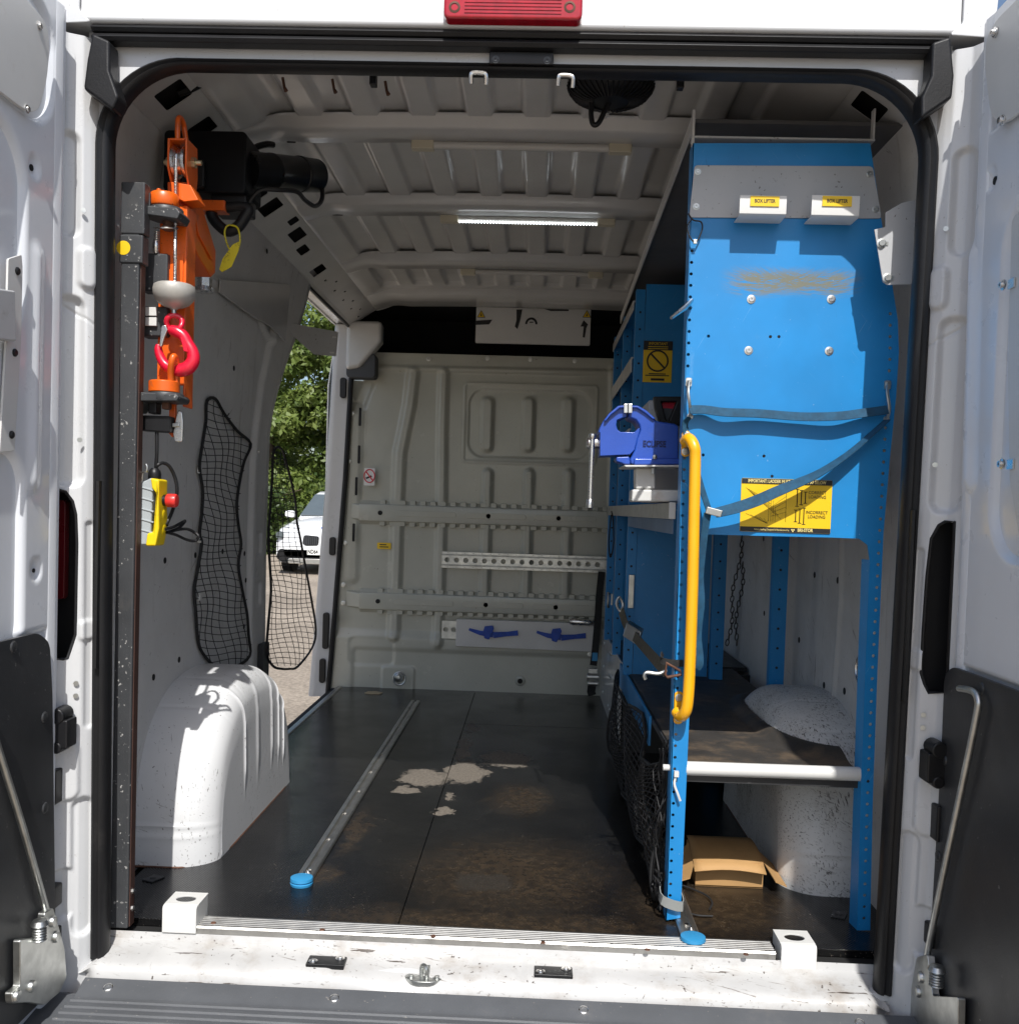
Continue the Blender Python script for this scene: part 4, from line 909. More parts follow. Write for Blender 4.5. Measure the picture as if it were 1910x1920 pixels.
# ---- roof light strips (the middle one lit)
for (xa, ya_, xb, yb_, lit) in ((775, 270, 1180, 279, 0), (828, 408, 1150, 417, 1), (866, 508, 1128, 515, 0)):
    z = 1.868; a = at(xa, ya_, Z=z); c = at(xb, yb_, Z=z); yy = (a.y+c.y)/2
    ls = B(); ls.tube([(a.x+.05, yy, z), (c.x-.05, yy, z)], .011, 12)
    lo = ls.build('light_strip', M['cap'], van); lo['label'] = ('lit' if lit else 'unlit')+' strip light on the '+('second' if lit else 'first' if ya_ < 300 else 'third')+' roof bow'
    for x in (a.x+.025, c.x-.025): B().prism(rrect(x-.03, x+.03, yy-.014, yy+.014, .004), 'Z', z-.014, z+.012).build('end_cap', M['strip'], lo, .003)
    if lit:
        n = 48; x0, x1 = at(851, 411, Z=z).x, at(1122, 419, Z=z).x; b = B()
        for k in range(n): x = x0+(x1-x0)*k/(n-1); b.box(x-.0021, x+.0021, yy-.0115, yy-.001, z-.0135, z-.0095)
        b.build('led', M['led'], lo)
        c = at(985, 424, Z=z); B().prism(rrect(c.x-.045, c.x+.045, yy+.012, yy+.045, .006), 'Z', z-.006, z+.006).build('switch_box', M['strip'], lo, .003)
# ---- round black roof vent with hanging cable
c = at(1145, 158, Z=1.885); vt = B(); vp = [(.098, .02), (.098, .0), (.095, -.010), (.084, -.024), (.065, -.034), (.04, -.040), (.012, -.042)]
vt.lathe(vp, c, (0, 0, 1), 48)
vo = vt.build('roof_vent', M['plastic'], van); vo['label'] = 'round black domed roof vent with hanging cable loop'
b = B()
for k in range(40):
    t = 2*math.pi*k/40; e = Vector((math.cos(t), math.sin(t), 0)); b.tube([c+e*(r_+.001)+Vector((0, 0, h_-.002)) for r_, h_ in vp[1:6]], .0022, 4)
b.build('vent_grille', M['rubber'], vo)
b = B(); b.tube(spline([at(px, py, Y=c.y) for px, py in ((1109, 188), (1108, 215), (1112, 233), (1122, 230), (1133, 208), (1142, 190))], 5), .006, 8); b.build('vent_cable', M['rubber'], vo)
# little hooks and clips along the header
for px, py in ((623, 148), (722, 152), (530, 145)):
    b = B(); p0 = at(px, py, Y=.12); b.tube([p0, p0+Vector((.004, .0, -.02)), p0+Vector((.008, 0, -.028))], [.003, .003, .0045], 8); b.build('roof_clip', M['rust'], van)
for px, py in ((700, 152), (1275, 158)):
    p0 = at(px, py, Y=.08); B().box(p0.x-.007, p0.x+.007, .07, .09, p0.z-.01, p0.z+.02).build('roof_clip', M['plastic'], van, .002)
# cable at the front left corner of the roof
b = B(); b.tube(spline([at(px, py, Y=2.5) for px, py in ((672, 552), (690, 545), (712, 543), (728, 549), (742, 546))], 5), .008, 8); b.build('roof_cable', M['rubber'], van)
b = B(); b.tube(spline([at(px, py, Y=.3) for px, py in ((335, 175), (360, 165), (385, 152), (405, 140))], 5), .009, 8); b.build('roof_cable', M['rubber'], van)

# ---- rear doors, open at a right angle
def DL(px, py, X=-.85): p = at(px, py, X=X); return (p.y, p.z)
def DRt(px, py, X=.868): p = at(px, py, X=X); return (p.y, p.z)
def door(s, X, feats, label):
    def mp(A, Bb, H): return (s*(X-H)+0*A, A, Bb)
    base = mp
    d = stamp('rear_door', -.855, -.09, -.13, 1.83, .006, feats, lambda A, Bb, H: (s*(X-H)+0*A-s*.0*A, A, Bb), M['doorw'], van)
    d['label'] = label
    B().prism([(-.86, -.14), (-.092, -.14), (-.092, 1.83), (-.86, 1.83)], 'X', s*(X+.012), s*(X+.07)).build('outer_panel', M['doorw'], d, .006)
    # folded hinge edge
    B().prism(roundpoly([(s*(X-.004), -.100), (s*(X+.03), -.086), (s*(X+.068), -.09), (s*(X+.068), -.12), (s*(X-.0), -.13)], .006), 'Z', -.13, 1.83).build('hinge_edge', M['doorw'], d, 0)
    return d
fL = []
w0 = [DL(*q) for q in ((-60, -60), (70, 25), (97, 75), (95, 125), (78, 200), (55, 214), (30, 205), (-60, 130))]
# window blank: pressed recess in the left door
def rec(q): ys_ = [p[0] for p in q]; zs_ = [p[1] for p in q]; return min(ys_), max(ys_), min(zs_), max(zs_)
y0, y1, z0, z1 = rec([DL(96, 40), DL(-60, 215)])
zw0 = DL(60, 218)[1]
fL += [('rr', -.80, DL(100, 100)[0], zw0, 1.80, .07, -.018, .014), ('rr', -.80, DL(44, 420)[0], DL(30, 640)[1], DL(30, 240)[1], .10, -.026, .03), ('rr', -.80, DL(40, 1000)[0], .62, .98, .06, -.026, .03)]
for q in ((65, 312), (68, 1068)): y, z = DL(*q); fL.append(('rr', y-.017, y+.017, z-.019, z+.019, .017, -.007, .008))
fL += [('rr', -.80, DL(96, 1300)[0]+.004, -.12, DL(90, 1186)[1]+.006, .03, -.010, .008), ('seg', [(DL(125, 300)[0], .1), (DL(125, 300)[0], 1.75)], .006, .006, .012), ('seg', [DL(70, 480), DL(62, 900)], .012, .008, .04)]
dl = door(-1, .85, fL, 'left rear door standing open, its inner side in shade and sun')
q = [(-.79, 1.775)]+[DL(*p, X=-.838) for p in ((60, 8), (88, 45), (94, 85), (88, 150), (74, 205), (58, 211), (36, 198))]+[(-.79, DL(36, 198, X=-.838)[1]-.004)]
B().prism(roundpoly(q, .02), 'X', -.845, -.838).build('window_blank', M['cream'], dl, .001)
b = B()
for p in ((73, 48), (50, 204)): y, z = DL(*p, X=-.838); b.screw((-.838, y, z), (1, 0, 0), .005, .005)
b.build('screw', M['steel'], dl)
b = B()
for p in ((65, 314), (69, 1070)): y, z = DL(*p); b.cyl((-.8572, y, z), (-.855, y, z), .006 if p[1] < 500 else .004, 12)
b.build('drain_hole', M['dark'], dl)
q = [DL(*p, X=-.84) for p in ((18, 485), (43, 477), (45, 500), (42, 640), (30, 845), (2, 848), (14, 640))]
pb = B().prism(roundpoly(q, .004), 'X', -.846, -.842).build('check_strap_plate', M['cream'], dl, .0008)
b = B()
for p in ((32, 508), (27, 661), (21, 815)): y, z = DL(*p, X=-.842); b.lathe([(.007, 0), (.007, .002), (.005, .004), (.002, .004)], (-.842, y, z), (1, 0, 0), 12)
b.build('bolt', M['plastic'], pb)
q = [DL(*p, X=-.83) for p in ((-50, 535), (24, 545), (26, 640), (-50, 632))]
B().prism(q, 'X', -.845, -.825).build('latch_box', M['grey'], dl, .003)
q = [(-.82, DL(70, 1186, X=-.842)[1])]+[DL(*p, X=-.842) for p in ((70, 1186), (92, 1205), (97, 1300), (104, 1850))]+[(-.82, DL(104, 1850, X=-.842)[1])]
lpn = B().prism(roundpoly(q, .018), 'X', -.8485, -.840).build('lower_liner', M['doorblk'], dl, .001); b = B()
for p in ((25, 1213), (83, 1345), (84, 1515)): y, z = DL(*p, X=-.84); b.lathe([(.011, 0), (.009, .0025), (.004, .0035)], (-.84, y, z), (1, 0, 0), 14)
b.build('rivet', M['doorblk'], lpn)
def door_rod(d, X, s, pts, bq, bolts, cap):
    b = B(); b.tube(spline([Vector((s*X, *((DL if s < 0 else DRt)(*p, X=s*X)))) for p in pts], 6), .0062, 10); b.build('stay_rod', M['zinc'], d)
    Xb = X-.004
    q = [(DL if s < 0 else DRt)(*p, X=s*Xb) for p in bq]; bb = B(); bb.prism(roundpoly(q, .006), 'X', s*(Xb-.004), s*(Xb+.010)); br_ = bb.build('stay_bracket', M['zinc'], d, .002)
    bb = B()
    for p in bolts: y, z = (DL if s < 0 else DRt)(*p, X=s*(Xb-.004)); bb.lathe([(.011, 0), (.011, .002), (.009, .006), (.004, .007)], (s*(Xb-.004), y, z), (-s, 0, 0), 14)
    y, z = (DL if s < 0 else DRt)(*cap, X=s*(Xb-.01))
    for k in range(5): bb.lathe([(.011, 0), (.013, .002), (.011, .004)], (s*(Xb-.012), y, z-.012+k*.005), (0, 0, 1), 12)
    bb.lathe([(.012, 0), (.016, .004), (.012, .012), (.004, .014)], (s*(Xb-.012), y, z+.014), (0, 0, 1), 14)
    bb.build('pivot_bolt', M['zinc'], br_)
door_rod(dl, .828, -1, ((-40, 1285), (0, 1415), (45, 1560), (88, 1712), (92, 1740)), ((34, 1762), (78, 1758), (80, 1712), (96, 1702), (106, 1735), (118, 1780), (122, 1832), (108, 1862), (80, 1885), (50, 1880), (20, 1882), (18, 1862), (34, 1850)), ((98, 1728), (104, 1757), (58, 1850), (30, 1868)), (72, 1752))
B().tube([(-.86, -.12, -.11), (-.83, -.16, -.17), (-.82, -.22, -.2)], [.03, .045, .05], 14).build('hinge_cover', M['cream'], dl, .004)
fR = [('rr', -.80, DRt(1838, 100)[0], DRt(1860, 240)[1], 1.80, .07, -.018, .014), ('rr', -.80, DRt(1872, 700)[0], DRt(1890, 1045)[1], DRt(1890, 380)[1], .09, -.024, .03)]
for q in ((1857, 336), (1801, 1133)): y, z = DRt(*q); fR.append(('rr', y-.018, y+.018, z-.02, z+.02, .018, -.008, .008))
fR += [('rr', -.80, DRt(1768, 1500)[0]+.004, -.12, DRt(1790, 1250)[1]+.006, .03, -.010, .008), ('seg', [DRt(1825, 480), DRt(1815, 900)], .014, .010, .05), ('seg', [(DRt(1802, 300)[0], .1), (DRt(1802, 300)[0], 1.75)], .006, .006, .012)]
dr = door(1, .868, fR, 'right rear door standing open with black lower liner and bent stay rod')
q = [(-.79, 1.775)]+[DRt(*p, X=.856) for p in ((1868, 35), (1848, 70), (1846, 130), (1856, 210), (1872, 232), (1890, 226))]+[(-.79, DRt(1890, 226, X=.856)[1]-.004)]
B().prism(roundpoly(q, .02), 'X', .856, .862).build('window_blank', M['cream'], dr, .001)
q = [(-.78, DRt(1897, 405, X=.858)[1])]+[DRt(*p, X=.858) for p in ((1897, 405), (1890, 700), (1893, 900), (1915, 1030))]+[(-.78, DRt(1915, 1030, X=.858)[1])]
B().prism(roundpoly(q, .02), 'X', .857, .875).build('inner_liner', M['cream'], dr, .001)
b = B()
for p in ((1866, 60), (1880, 225), (1882, 534), (1880, 870)): y, z = DRt(*p, X=.855); b.screw((.855, y, z), (-1, 0, 0), .006, .008)
for p in ((1892, 533), (1890, 871)): y, z = DRt(*p, X=.854); b.box(.853, .856, y-.016, y+.004, z-.008, z+.008)
b.build('screw', M['steel'], dr)
b = B()
for p in ((1858, 338), (1802, 1134)): y, z = DRt(*p); b.cyl((.874, y, z), (.8765, y, z), .0075 if p[1] < 500 else .004, 12)
b.build('drain_hole', M['dark'], dr)
q = [(-.82, DRt(1785, 1250, X=.86)[1])]+[DRt(*p, X=.86) for p in ((1785, 1250), (1771, 1268), (1766, 1400), (1735, 1930))]+[(-.82, DRt(1735, 1930, X=.86)[1])]
lpr = B().prism(roundpoly(q, .018), 'X', .8585, .8665).build('lower_liner', M['doorblk'], dr, .001); b = B()
for p in ((1839, 1290), (1770, 1425), (1758, 1605)): y, z = DRt(*p, X=.858); b.lathe([(.011, 0), (.009, .0025), (.004, .0035)], (.8585, y, z), (-1, 0, 0), 14)
b.build('rivet', M['doorblk'], lpr)
door_rod(dr, .845, 1, ((1798, 1291), (1822, 1296), (1833, 1312), (1830, 1345), (1800, 1490), (1768, 1640), (1740, 1780), (1738, 1800)), ((1722, 1795), (1742, 1790), (1748, 1840), (1752, 1868), (1800, 1870), (1798, 1960), (1700, 1960), (1712, 1850)), ((1727, 1833), (1722, 1860)), (1757, 1838))
# ================================================================== blue racking on the right
YR = .20
rack = thing('racking_unit', 'tall blue steel racking unit with perforated end panel along the right side', 'shelving', (.6, 1.3, 0))
def blue_panel_mat():
    m = M['blue'].copy(); m.name = 'blue_end_panel'; t = m.node_tree; N = t.nodes; L = t.links; p = N['Principled BSDF']
    src = p.inputs['Base Color'].links[0].from_socket
    tc = N.new('ShaderNodeTexCoord'); sep = N.new('ShaderNodeSeparateXYZ'); L.new(tc.outputs['Object'], sep.inputs[0])
    c0 = at(1360, 535, Y=YR); c1 = at(1612, 530, Y=YR)
    def mth(op, a, b=None, cl=False):
        x = N.new('ShaderNodeMath'); x.operation = op; x.use_clamp = cl
        for i, v in enumerate((a, b)):
            if v is None: continue
            if isinstance(v, (int, float)): x.inputs[i].default_value = v
            else: L.new(v, x.inputs[i])
        return x.outputs[0]
    def mr(s, a, b):
        r = N.new('ShaderNodeMapRange'); r.interpolation_type = 'SMOOTHSTEP'; r.inputs['From Min'].default_value = a; r.inputs['From Max'].default_value = b; L.new(s, r.inputs['Value']); return r.outputs['Result']
    tot = None
    for (px, py, r0, r1) in ((1418, 455, .062, .112), (1548, 455, .062, .112), (1485, 440, .085, .125)):      # rubbed arcs left by swinging hooks
        c = at(px, py, Y=YR); dx = mth('SUBTRACT', sep.outputs[0], c.x); dz = mth('SUBTRACT', sep.outputs[2], c.z)
        rr = mth('SQRT', mth('ADD', mth('MULTIPLY', mth('MULTIPLY', dx, dx), .35), mth('MULTIPLY', dz, dz)))
        cb = N.new('ShaderNodeCombineXYZ'); L.new(mth('MULTIPLY', rr, 260), cb.inputs[0]); L.new(mth('MULTIPLY', dx, 14), cb.inputs[1])
        nz = N.new('ShaderNodeTexNoise'); nz.inputs['Scale'].default_value = 1.3; nz.inputs['Detail'].default_value = 5; L.new(cb.outputs[0], nz.inputs['Vector'])
        k = mth('MULTIPLY', mr(nz.outputs['Fac'], .45, .53), mth('MULTIPLY', mr(rr, r0-.01, r0+.012), mr(rr, r1+.012, r1-.012)))
        win = mth('MULTIPLY', mr(sep.outputs[0], c0.x-.02, c0.x+.05), mr(sep.outputs[0], c1.x+.02, c1.x-.05)); win = mth('MULTIPLY', win, mth('MULTIPLY', mr(sep.outputs[2], at(1480, 495, Y=YR).z, at(1480, 520, Y=YR).z), mr(sep.outputs[2], at(1480, 585, Y=YR).z, at(1480, 555, Y=YR).z)))
        k = mth('MULTIPLY', k, win); tot = k if tot is None else mth('MAXIMUM', tot, k)
    x = N.new('ShaderNodeMix'); x.data_type = 'RGBA'; L.new(mth('MULTIPLY', tot, .95), x.inputs[0]); L.new(src, x.inputs[6]); x.inputs[7].default_value = (.17, .165, .11, 1); L.new(x.outputs[2], p.inputs['Base Color'])
    return m
BP = blue_panel_mat()
def E(px, py, Y=YR): p = at(px, py, Y=Y); return (p.x, p.z)
# outline of the end panel: full-width top, ladder-shaped legs below
ou = [E(1299, 268), E(1631, 268), E(1641, 335), E(1652, 412), E(1672, 530), E(1683, 600), E(1685, 660), E(1680, 740), E(1668, 860), E(1656, 1000), E(1645, 1250), E(1636, 1500), E(1631, 1745),
      E(1606, 1745), E(1613, 1500), E(1622, 1250), E(1630, 1050), E(1626, 1022), E(1610, 1010), E(1560, 1008), E(1315, 1002), E(1308, 1004), E(1305, 1015), E(1296, 1250), E(1284, 1500), E(1274, 1722), E(1248, 1726), E(1262, 1300), E(1274, 1000), E(1285, 700), E(1292, 500)]
ho = []
for k in range(68):                                        # perforations down the left post
    py = 470+21.6*k
    if py > 1700: break
    px = 1297-.0355*(py-470)+(0 if py < 1000 else 2)
    if 300 < py < 430 or 700 < py < 775: continue
    x, z = E(px, py); ho.append(circ(x, z, .0036, 8)[::-1])
for k in range(60):                                        # and down the right edge
    py = 588+21.4*k
    if py > 1730: break
    px = np.interp(py, [588, 680, 800, 1000, 1250, 1500, 1740], [1669, 1668, 1660, 1649, 1636, 1626, 1619])
    if 715 < py < 790: continue
    x, z = E(px, py); ho.append(circ(x, z, .0036, 8)[::-1])
for px, py in ((1328, 630), (1444, 631), (1460, 631), (1318, 853), (1432, 855), (1447, 893)): x, z = E(px, py); ho.append(circ(x, z, .0036, 8)[::-1])
ep = plate(ou, ho, lambda u, v, w_: (u, YR+w_, v), .0025, 'end_panel', BP, rack); ep['label'] = 'bright blue perforated end panel with scuffed arcs'
# folded flanges: left post returns backwards, right post has a dark inner return
a, c = E(1248, 1726), E(1299, 268)
b = B(); b.hexa([(a[0], YR, a[1]), (a[0], YR+.045, a[1]), (a[0]+.002, YR+.045, a[1]), (a[0]+.002, YR, a[1])], [(c[0], YR, c[1]), (c[0], YR+.045, c[1]), (c[0]+.002, YR+.045, c[1]), (c[0]+.002, YR, c[1])]); b.build('post_flange', M['blue'], rack)
b = B(); p0, p1 = E(1274, 1722), E(1305, 1015); b.hexa([(p0[0], YR+.002, p0[1]), (p0[0], YR+.03, p0[1]), (p0[0]+.002, YR+.03, p0[1]), (p0[0]+.002, YR+.002, p0[1])], [(p1[0], YR+.002, p1[1]), (p1[0], YR+.03, p1[1]), (p1[0]+.002, YR+.03, p1[1]), (p1[0]+.002, YR+.002, p1[1])]); b.build('post_flange', M['blue'], rack)
b = B(); p0, p1 = E(1606, 1745), E(1630, 1050); b.hexa([(p0[0], YR+.001, p0[1]), (p0[0]-.004, YR+.04, p0[1]), (p0[0]-.002, YR+.04, p0[1]), (p0[0]+.002, YR+.001, p0[1])], [(p1[0], YR+.001, p1[1]), (p1[0]-.004, YR+.04, p1[1]), (p1[0]-.002, YR+.04, p1[1]), (p1[0]+.002, YR+.001, p1[1])]); b.build('post_flange', M['blue'], rack)
# bolts on the panel
for px, py in ((1408, 561), (1558, 561), (1403, 657), (1554, 658)):
    c = at(px, py, Y=YR); b = B(); b.lathe([(.0095, 0), (.0095, .001), (.006, .0015), (.0055, .005), (.0025, .005), (.002, .002)], (c.x, YR, c.z), (0, -1, 0), 14); b.build('bolt', M['steel'], ep)
# grey handle plate with two folded hooks marked BOX LIFTER
hpq = roundpoly([E(1302, 309, .196), E(1636, 311, .196), E(1653, 409, .196), E(1292, 407, .196)], .008)
hpl = B().prism(hpq, 'Y', .1965, .1995).build('hook_plate', M['grey'], rack, .0005); hpl['label'] = 'grey plate with two folded hooks and yellow labels'
b = B()
for px, py in ((1308, 321), (1305, 387), (1630, 326), (1641, 392)): c = at(px, py, Y=.196); b.screw((c.x, .1965, c.z), (0, -1, 0), .005, .003)
b.build('bolt', M['zinc'], hpl)
for px0, px1, tx0, tx1 in ((1386, 1474, 1406, 1461), (1521, 1611, 1541, 1597)):
    zb = at(1400, 403, Y=.142).z; a, c = at(px0, 396, Y=.142), at(px1, 396, Y=.142); lipz = at(px0, 365, Y=.142).z
    pr = [(.1965, zb), (.1965, zb+.002), (.152, zb+.002), (.1475, zb+.006), (.145, lipz-.004), (.144, lipz), (.1425, lipz), (.1415, lipz-.004), (.143, zb+.004), (.149, zb)]
    hk = B().prism(pr, 'X', a.x, c.x).build('box_lifter_hook', M['cream'], hpl, .0005)
    t0, t1 = at(tx0, 386, Y=.141), at(tx1, 368, Y=.141); b = B(); b.box(t0.x, t1.x, .1400, .1413, t0.z, t1.z); s_ = b.build('hook_label', M['yellow'], hpl)
    text('BOX LIFTER', .0105, ((t0.x+t1.x)/2, .1398, (t0.z+t1.z)/2), (1, 0, 0), (0, 0, 1), 'hook_lettering', M['black'], hpl, .0002, sx=.78, bold=.0003)
# yellow ladder notice
YS = YR-.0008
x0, z0 = E(1386, 996); x1, z1 = E(1560, 901)
nt_ = B().prism(rrect(x0, x1, z0, z1, .003, 3), 'Y', YR-.0003, YS-.0008).build('ladder_notice', M['yellow'], rack); nt_['label'] = 'yellow notice about ladder loading on the end panel'
b = B(); b.box(x0+.0005, x1-.0005, YS-.0018, YS-.001, z1-.0115, z1-.0005); b.box(x0+.0005, x1-.0005, YS-.0018, YS-.001, z0+.0005, z0+.011)
def ln(p, q, r=.00045, y=YS-.0012): b.cyl((x0+p[0]*(x1-x0), y, z0+p[1]*(z1-z0)), (x0+q[0]*(x1-x0), y, z0+q[1]*(z1-z0)), r, 4)
for gx, hs_ in ((.62, ((0, .50, .82), (.045, .53, .80), (.09, .56, .77))), (.61, ((0, .21, .43), (.045, .185, .45), (.09, .165, .47)))):
    for dx, q0, q1 in hs_:
        ln((gx+dx, q0), (gx+dx, q1), .0011); ln((gx+dx-.02, q0), (gx+dx+.02, q0), .0007); ln((gx+dx-.02, q1), (gx+dx+.02, q1), .0007)
for k in range(6):
    ln((.05+.02*k, .82-.03*k), (.30+.03*k, .60-.07*k), .00028); ln((.06+.05*k, .34-.02*k), (.3, .16), .00025)
for k in range(4): ln((.31+.025*k, .2), (.31+.025*k, .8-.1*k), .00028); ln((.34, .3+.06*k), (.5, .38+.1*k), .00025)
ln((.5, .2), (.5, .8), .0004)
b.build('print', M['black'], nt_)
WT_ = mat('pale_print', (.75, .62, .25), .5)
text('IMPORTANT: LADDER MUST BE STOWED AS BELOW', .0098, ((x0+x1)/2, YS-.002, z1-.006), (1, 0, 0), (0, 0, 1), 'lettering', WT_, nt_, .0002, sx=.73, bold=.0002)
text('CORRECT\nLOADING', .0095, (x0+(x1-x0)*.84, YS-.0015, z0+(z1-z0)*.72), (1, 0, 0), (0, 0, 1), 'lettering', M['black'], nt_, .0002, sx=.9)
text('INCORRECT\nLOADING', .0095, (x0+(x1-x0)*.84, YS-.0015, z0+(z1-z0)*.35), (1, 0, 0), (0, 0, 1), 'lettering', M['black'], nt_, .0002, sx=.9)
text('Vehicle Racking Designed & Manufactured by', .0058, (x0+(x1-x0)*.35, YS-.002, z0+.0055), (1, 0, 0), (0, 0, 1), 'lettering', WT_, nt_, .0002, sx=.72)
text('BRI-STOR', .0098, (x0+(x1-x0)*.72, YS-.002, z0+.006), (1, 0, 0), (0, 0, 1), 'lettering', WT_, nt_, .0002, sx=.8, bold=.0003)
b = B(); xx, zz = x0+(x1-x0)*.585, z0+.0055
for dx, dz in ((-.0022, .0012), (.0022, .0012), (0, -.002)): b.cyl((xx+dx, YS-.0018, zz+dz), (xx+dx, YS-.0022, zz+dz), .0019, 6)
b.build('logo', WT_, nt_)
# yellow grab handle bolted to the post
YH = .150
hq = [(1284, 828, .185), (1292, 823, .165), (1301, 838, YH), (1303, 862, YH), (1301, 960, YH), (1298, 1100, YH), (1293, 1250, YH), (1289, 1315, YH), (1284, 1336, .155), (1276, 1343, .17), (1268, 1335, .188)]
b = B(); b.tube(spline([at(px, py, Y=y) for px, py, y in hq], 6), .0125, 14); gh = b.build('grab_handle', M['ypaint'], rack); gh['label'] = 'yellow tubular grab handle bolted to the post'
for (px0, py0, px1, py1) in ((1276, 808, 1294, 856), (1262, 1297, 1281, 1357)):
    a, c = at(px0, py1, Y=.198), at(px1, py0, Y=.198); b = B(); b.prism(rrect(a.x, c.x, a.z, c.z, .008), 'Y', .1995, .194); fp_ = b.build('handle_foot', M['ypaint'], rack, .001)
    b = B()
    for f in (.2, .82): b.lathe([(.0085, 0), (.0085, .001), (.006, .0015), (.006, .005), (.002, .005)], ((a.x+c.x)/2, .194, a.z+(c.z-a.z)*f), (0, -1, 0), 12)
    b.build('bolt', M['zinc'], fp_)
# footman loops for the strap
for pts in (((1291, 715), (1290, 735), (1293, 760), (1294, 780)), ((1664, 720), (1663, 735), (1667, 765), (1663, 785))):
    c = at(*pts[0], Y=.195); b = B(); b.prism(rrect(c.x-.0065, c.x+.0065, c.z-.011, c.z+.008, .003), 'Y', .1995, .194); b.screw((c.x, .194, c.z), (0, -1, 0), .0045, .004)
    b.tube(spline([at(px, py, Y=y) for (px, py), y in zip(pts, (.192, .178, .178, .192))], 5), .0034, 8)
    e = at(*pts[3], Y=.194); b.screw((e.x, .1985, e.z), (0, -1, 0), .0045, .004); b.build('strap_loop', M['zinc'], rack)
# frames further in
def upright(y, z0, z1, x=.402, wd=.032, dp=.03, xw=None):
    b = B(); b.box(x, x+wd, y, y+.002, z0, z1); b.box(x, x+.002, y+.002, y+dp, z0, z1); u = b.build('upright', M['blue'], rack)
    b = B()
    for k in range(int((z1-z0)/.06)): b.cyl((x+wd*.5, y-.0006, z0+.03+.06*k), (x+wd*.5, y+.001, z0+.03+.06*k), .0042, 8)
    b.build('upright_hole', M['dark'], u); return u
for y in (1.50, 1.97, 2.42): upright(y, .33, 1.70)
B().box(.436, .70, 1.5035, 1.505, .33, 1.72).build('divider_panel', M['blue'], rack)
B().box(.436, .84, 2.425, 2.427, .33, 1.70).build('divider_panel', M['blue'], rack)
B().box(.436, .70, 1.974, 1.976, .95, 1.70).build('divider_panel', M['blue'], rack)
for y, x in ((1.45, .70), (1.02, .80), (1.97, .80)):
    b = B(); b.box(x, x+.045, y, y+.002, .05, 1.6); b.box(x, x+.002, y+.002, y+.03, .05, 1.6); u = b.build('upright', M['blue'], rack); b = B()
    for k in range(24): b.cyl((x+.022, y-.0006, .09+.06*k), (x+.022, y+.001, .09+.06*k), .0042, 8)
    b.build('upright_hole', M['dark'], u)
# shelves: tray, lip and fascia
def shelf(z, y0, y1, m_lip, lip=.04, x=.398, label=None):
    b = B(); b.box(x+.004, .86, y0, y1, z-.003, z); s_ = b.build('shelf', M['blue'], rack)
    b = B(); b.prism([(x, z-lip+.012), (x-.004, z-lip+.012), (x-.004, z+.012), (x+.004, z+.012), (x+.004, z+.006), (x, z+.006)], 'Y', y0, y1); b.build('shelf_lip', m_lip, s_, .001)
    return s_
s1 = shelf(.925, .385, 2.42, M['alu'], .04)
B().box(.3985, .401, .385, 1.48, .862, .896).build('shelf_fascia', mat('faded_blue', (.10, .17, .28), .5, var=.1), s1)
b = B(); b.box(.388, .404, .378, .3845, .898, .938); b.build('lip_end_cap', M['cream'], s1, .002)
shelf(1.455, 1.53, 2.42, M['inner'], .055)
shelf(1.20, 1.53, 2.42, M['inner'], .04)
shelf(1.655, 1.53, 2.42, M['inner'], .035)
# top tray under the roof
A_ = at(1301, 212, Y=.25); B_ = at(1164, 592, Y=2.40)
b = B(); b.hexa([A_+Vector((0, 0, -.02)), A_+Vector((.47, 0, -.02)), A_+Vector((.47, 0, -.012)), A_+Vector((0, 0, -.012))], [B_+Vector((0, 0, -.02)), B_+Vector((.47, 0, -.02)), B_+Vector((.47, 0, -.012)), B_+Vector((0, 0, -.012))]); tt = b.build('top_tray', mat('dark_tray', (.10, .097, .095), .6), rack)
b = B(); b.hexa([A_+Vector((-.003, 0, -.035)), A_+Vector((.001, 0, -.035)), A_+Vector((.001, 0, .0)), A_+Vector((-.003, 0, .0))], [B_+Vector((-.003, 0, -.035)), B_+Vector((.001, 0, -.035)), B_+Vector((.001, 0, .0)), B_+Vector((-.003, 0, .0))]); b.build('tray_lip', M['cream'], tt)
t0 = at(1297, 266, Y=.215); b = B(); b.box(t0.x-.002, t0.x+.004, .205, .22, t0.z-.01, at(1300, 208, Y=.215).z); b.build('tray_bracket', M['inner'], rack, .001)
c0, c1 = at(1297, 267, Y=.21), at(1634, 262, Y=.21); B().box(c0.x, c1.x+.005, .204, .24, c1.z-.004, c1.z).build('panel_cap', M['grey'], rack)
B().box(c1.x, c1.x+.004, .204, .22, c1.z, at(1634, 205, Y=.21).z).build('tray_bracket', M['inner'], rack)
# notice on the divider
x0, z0 = E(1204, 716, 1.5); x1, z1 = E(1261, 640, 1.5); Yn = 1.4995
nn_ = B().box(x0, x1, Yn, Yn+.003, z0, z1).build('divider_notice', M['yellow'], rack); nn_['label'] = 'yellow prohibition notice on the inner blue divider'
b = B(); b.box(x0, x1, Yn-.001, Yn-.0002, z1-.032, z1); xc, zc = (x0+x1)/2, z0+(z1-z0)*.52
b.tube([(xc+.036*math.cos(t), Yn-.0008, zc+.036*math.sin(t)) for t in np.linspace(0, 2*math.pi, 33)[:-1]], .0032, 5, True); b.obox((xc, Yn-.0006, zc), (.026, 0, -.026), (0, .0005, 0), (.0022, 0, .0022))
for k, wd in ((.205, .03), (.165, .042)): b.box(xc-wd, xc+wd, Yn-.0008, Yn-.0002, z0+k*(z1-z0)-.0018, z0+k*(z1-z0)+.0018)
b.box(xc-.022, xc+.026, Yn-.0008, Yn-.0002, z0+.006, z0+.014); b.build('print', M['black'], nn_)
text('IMPORTANT', .014, (xc, Yn-.0014, z1-.010), (1, 0, 0), (0, 0, 1), 'lettering', M['yellow'], nn_, .0002, sx=.85)
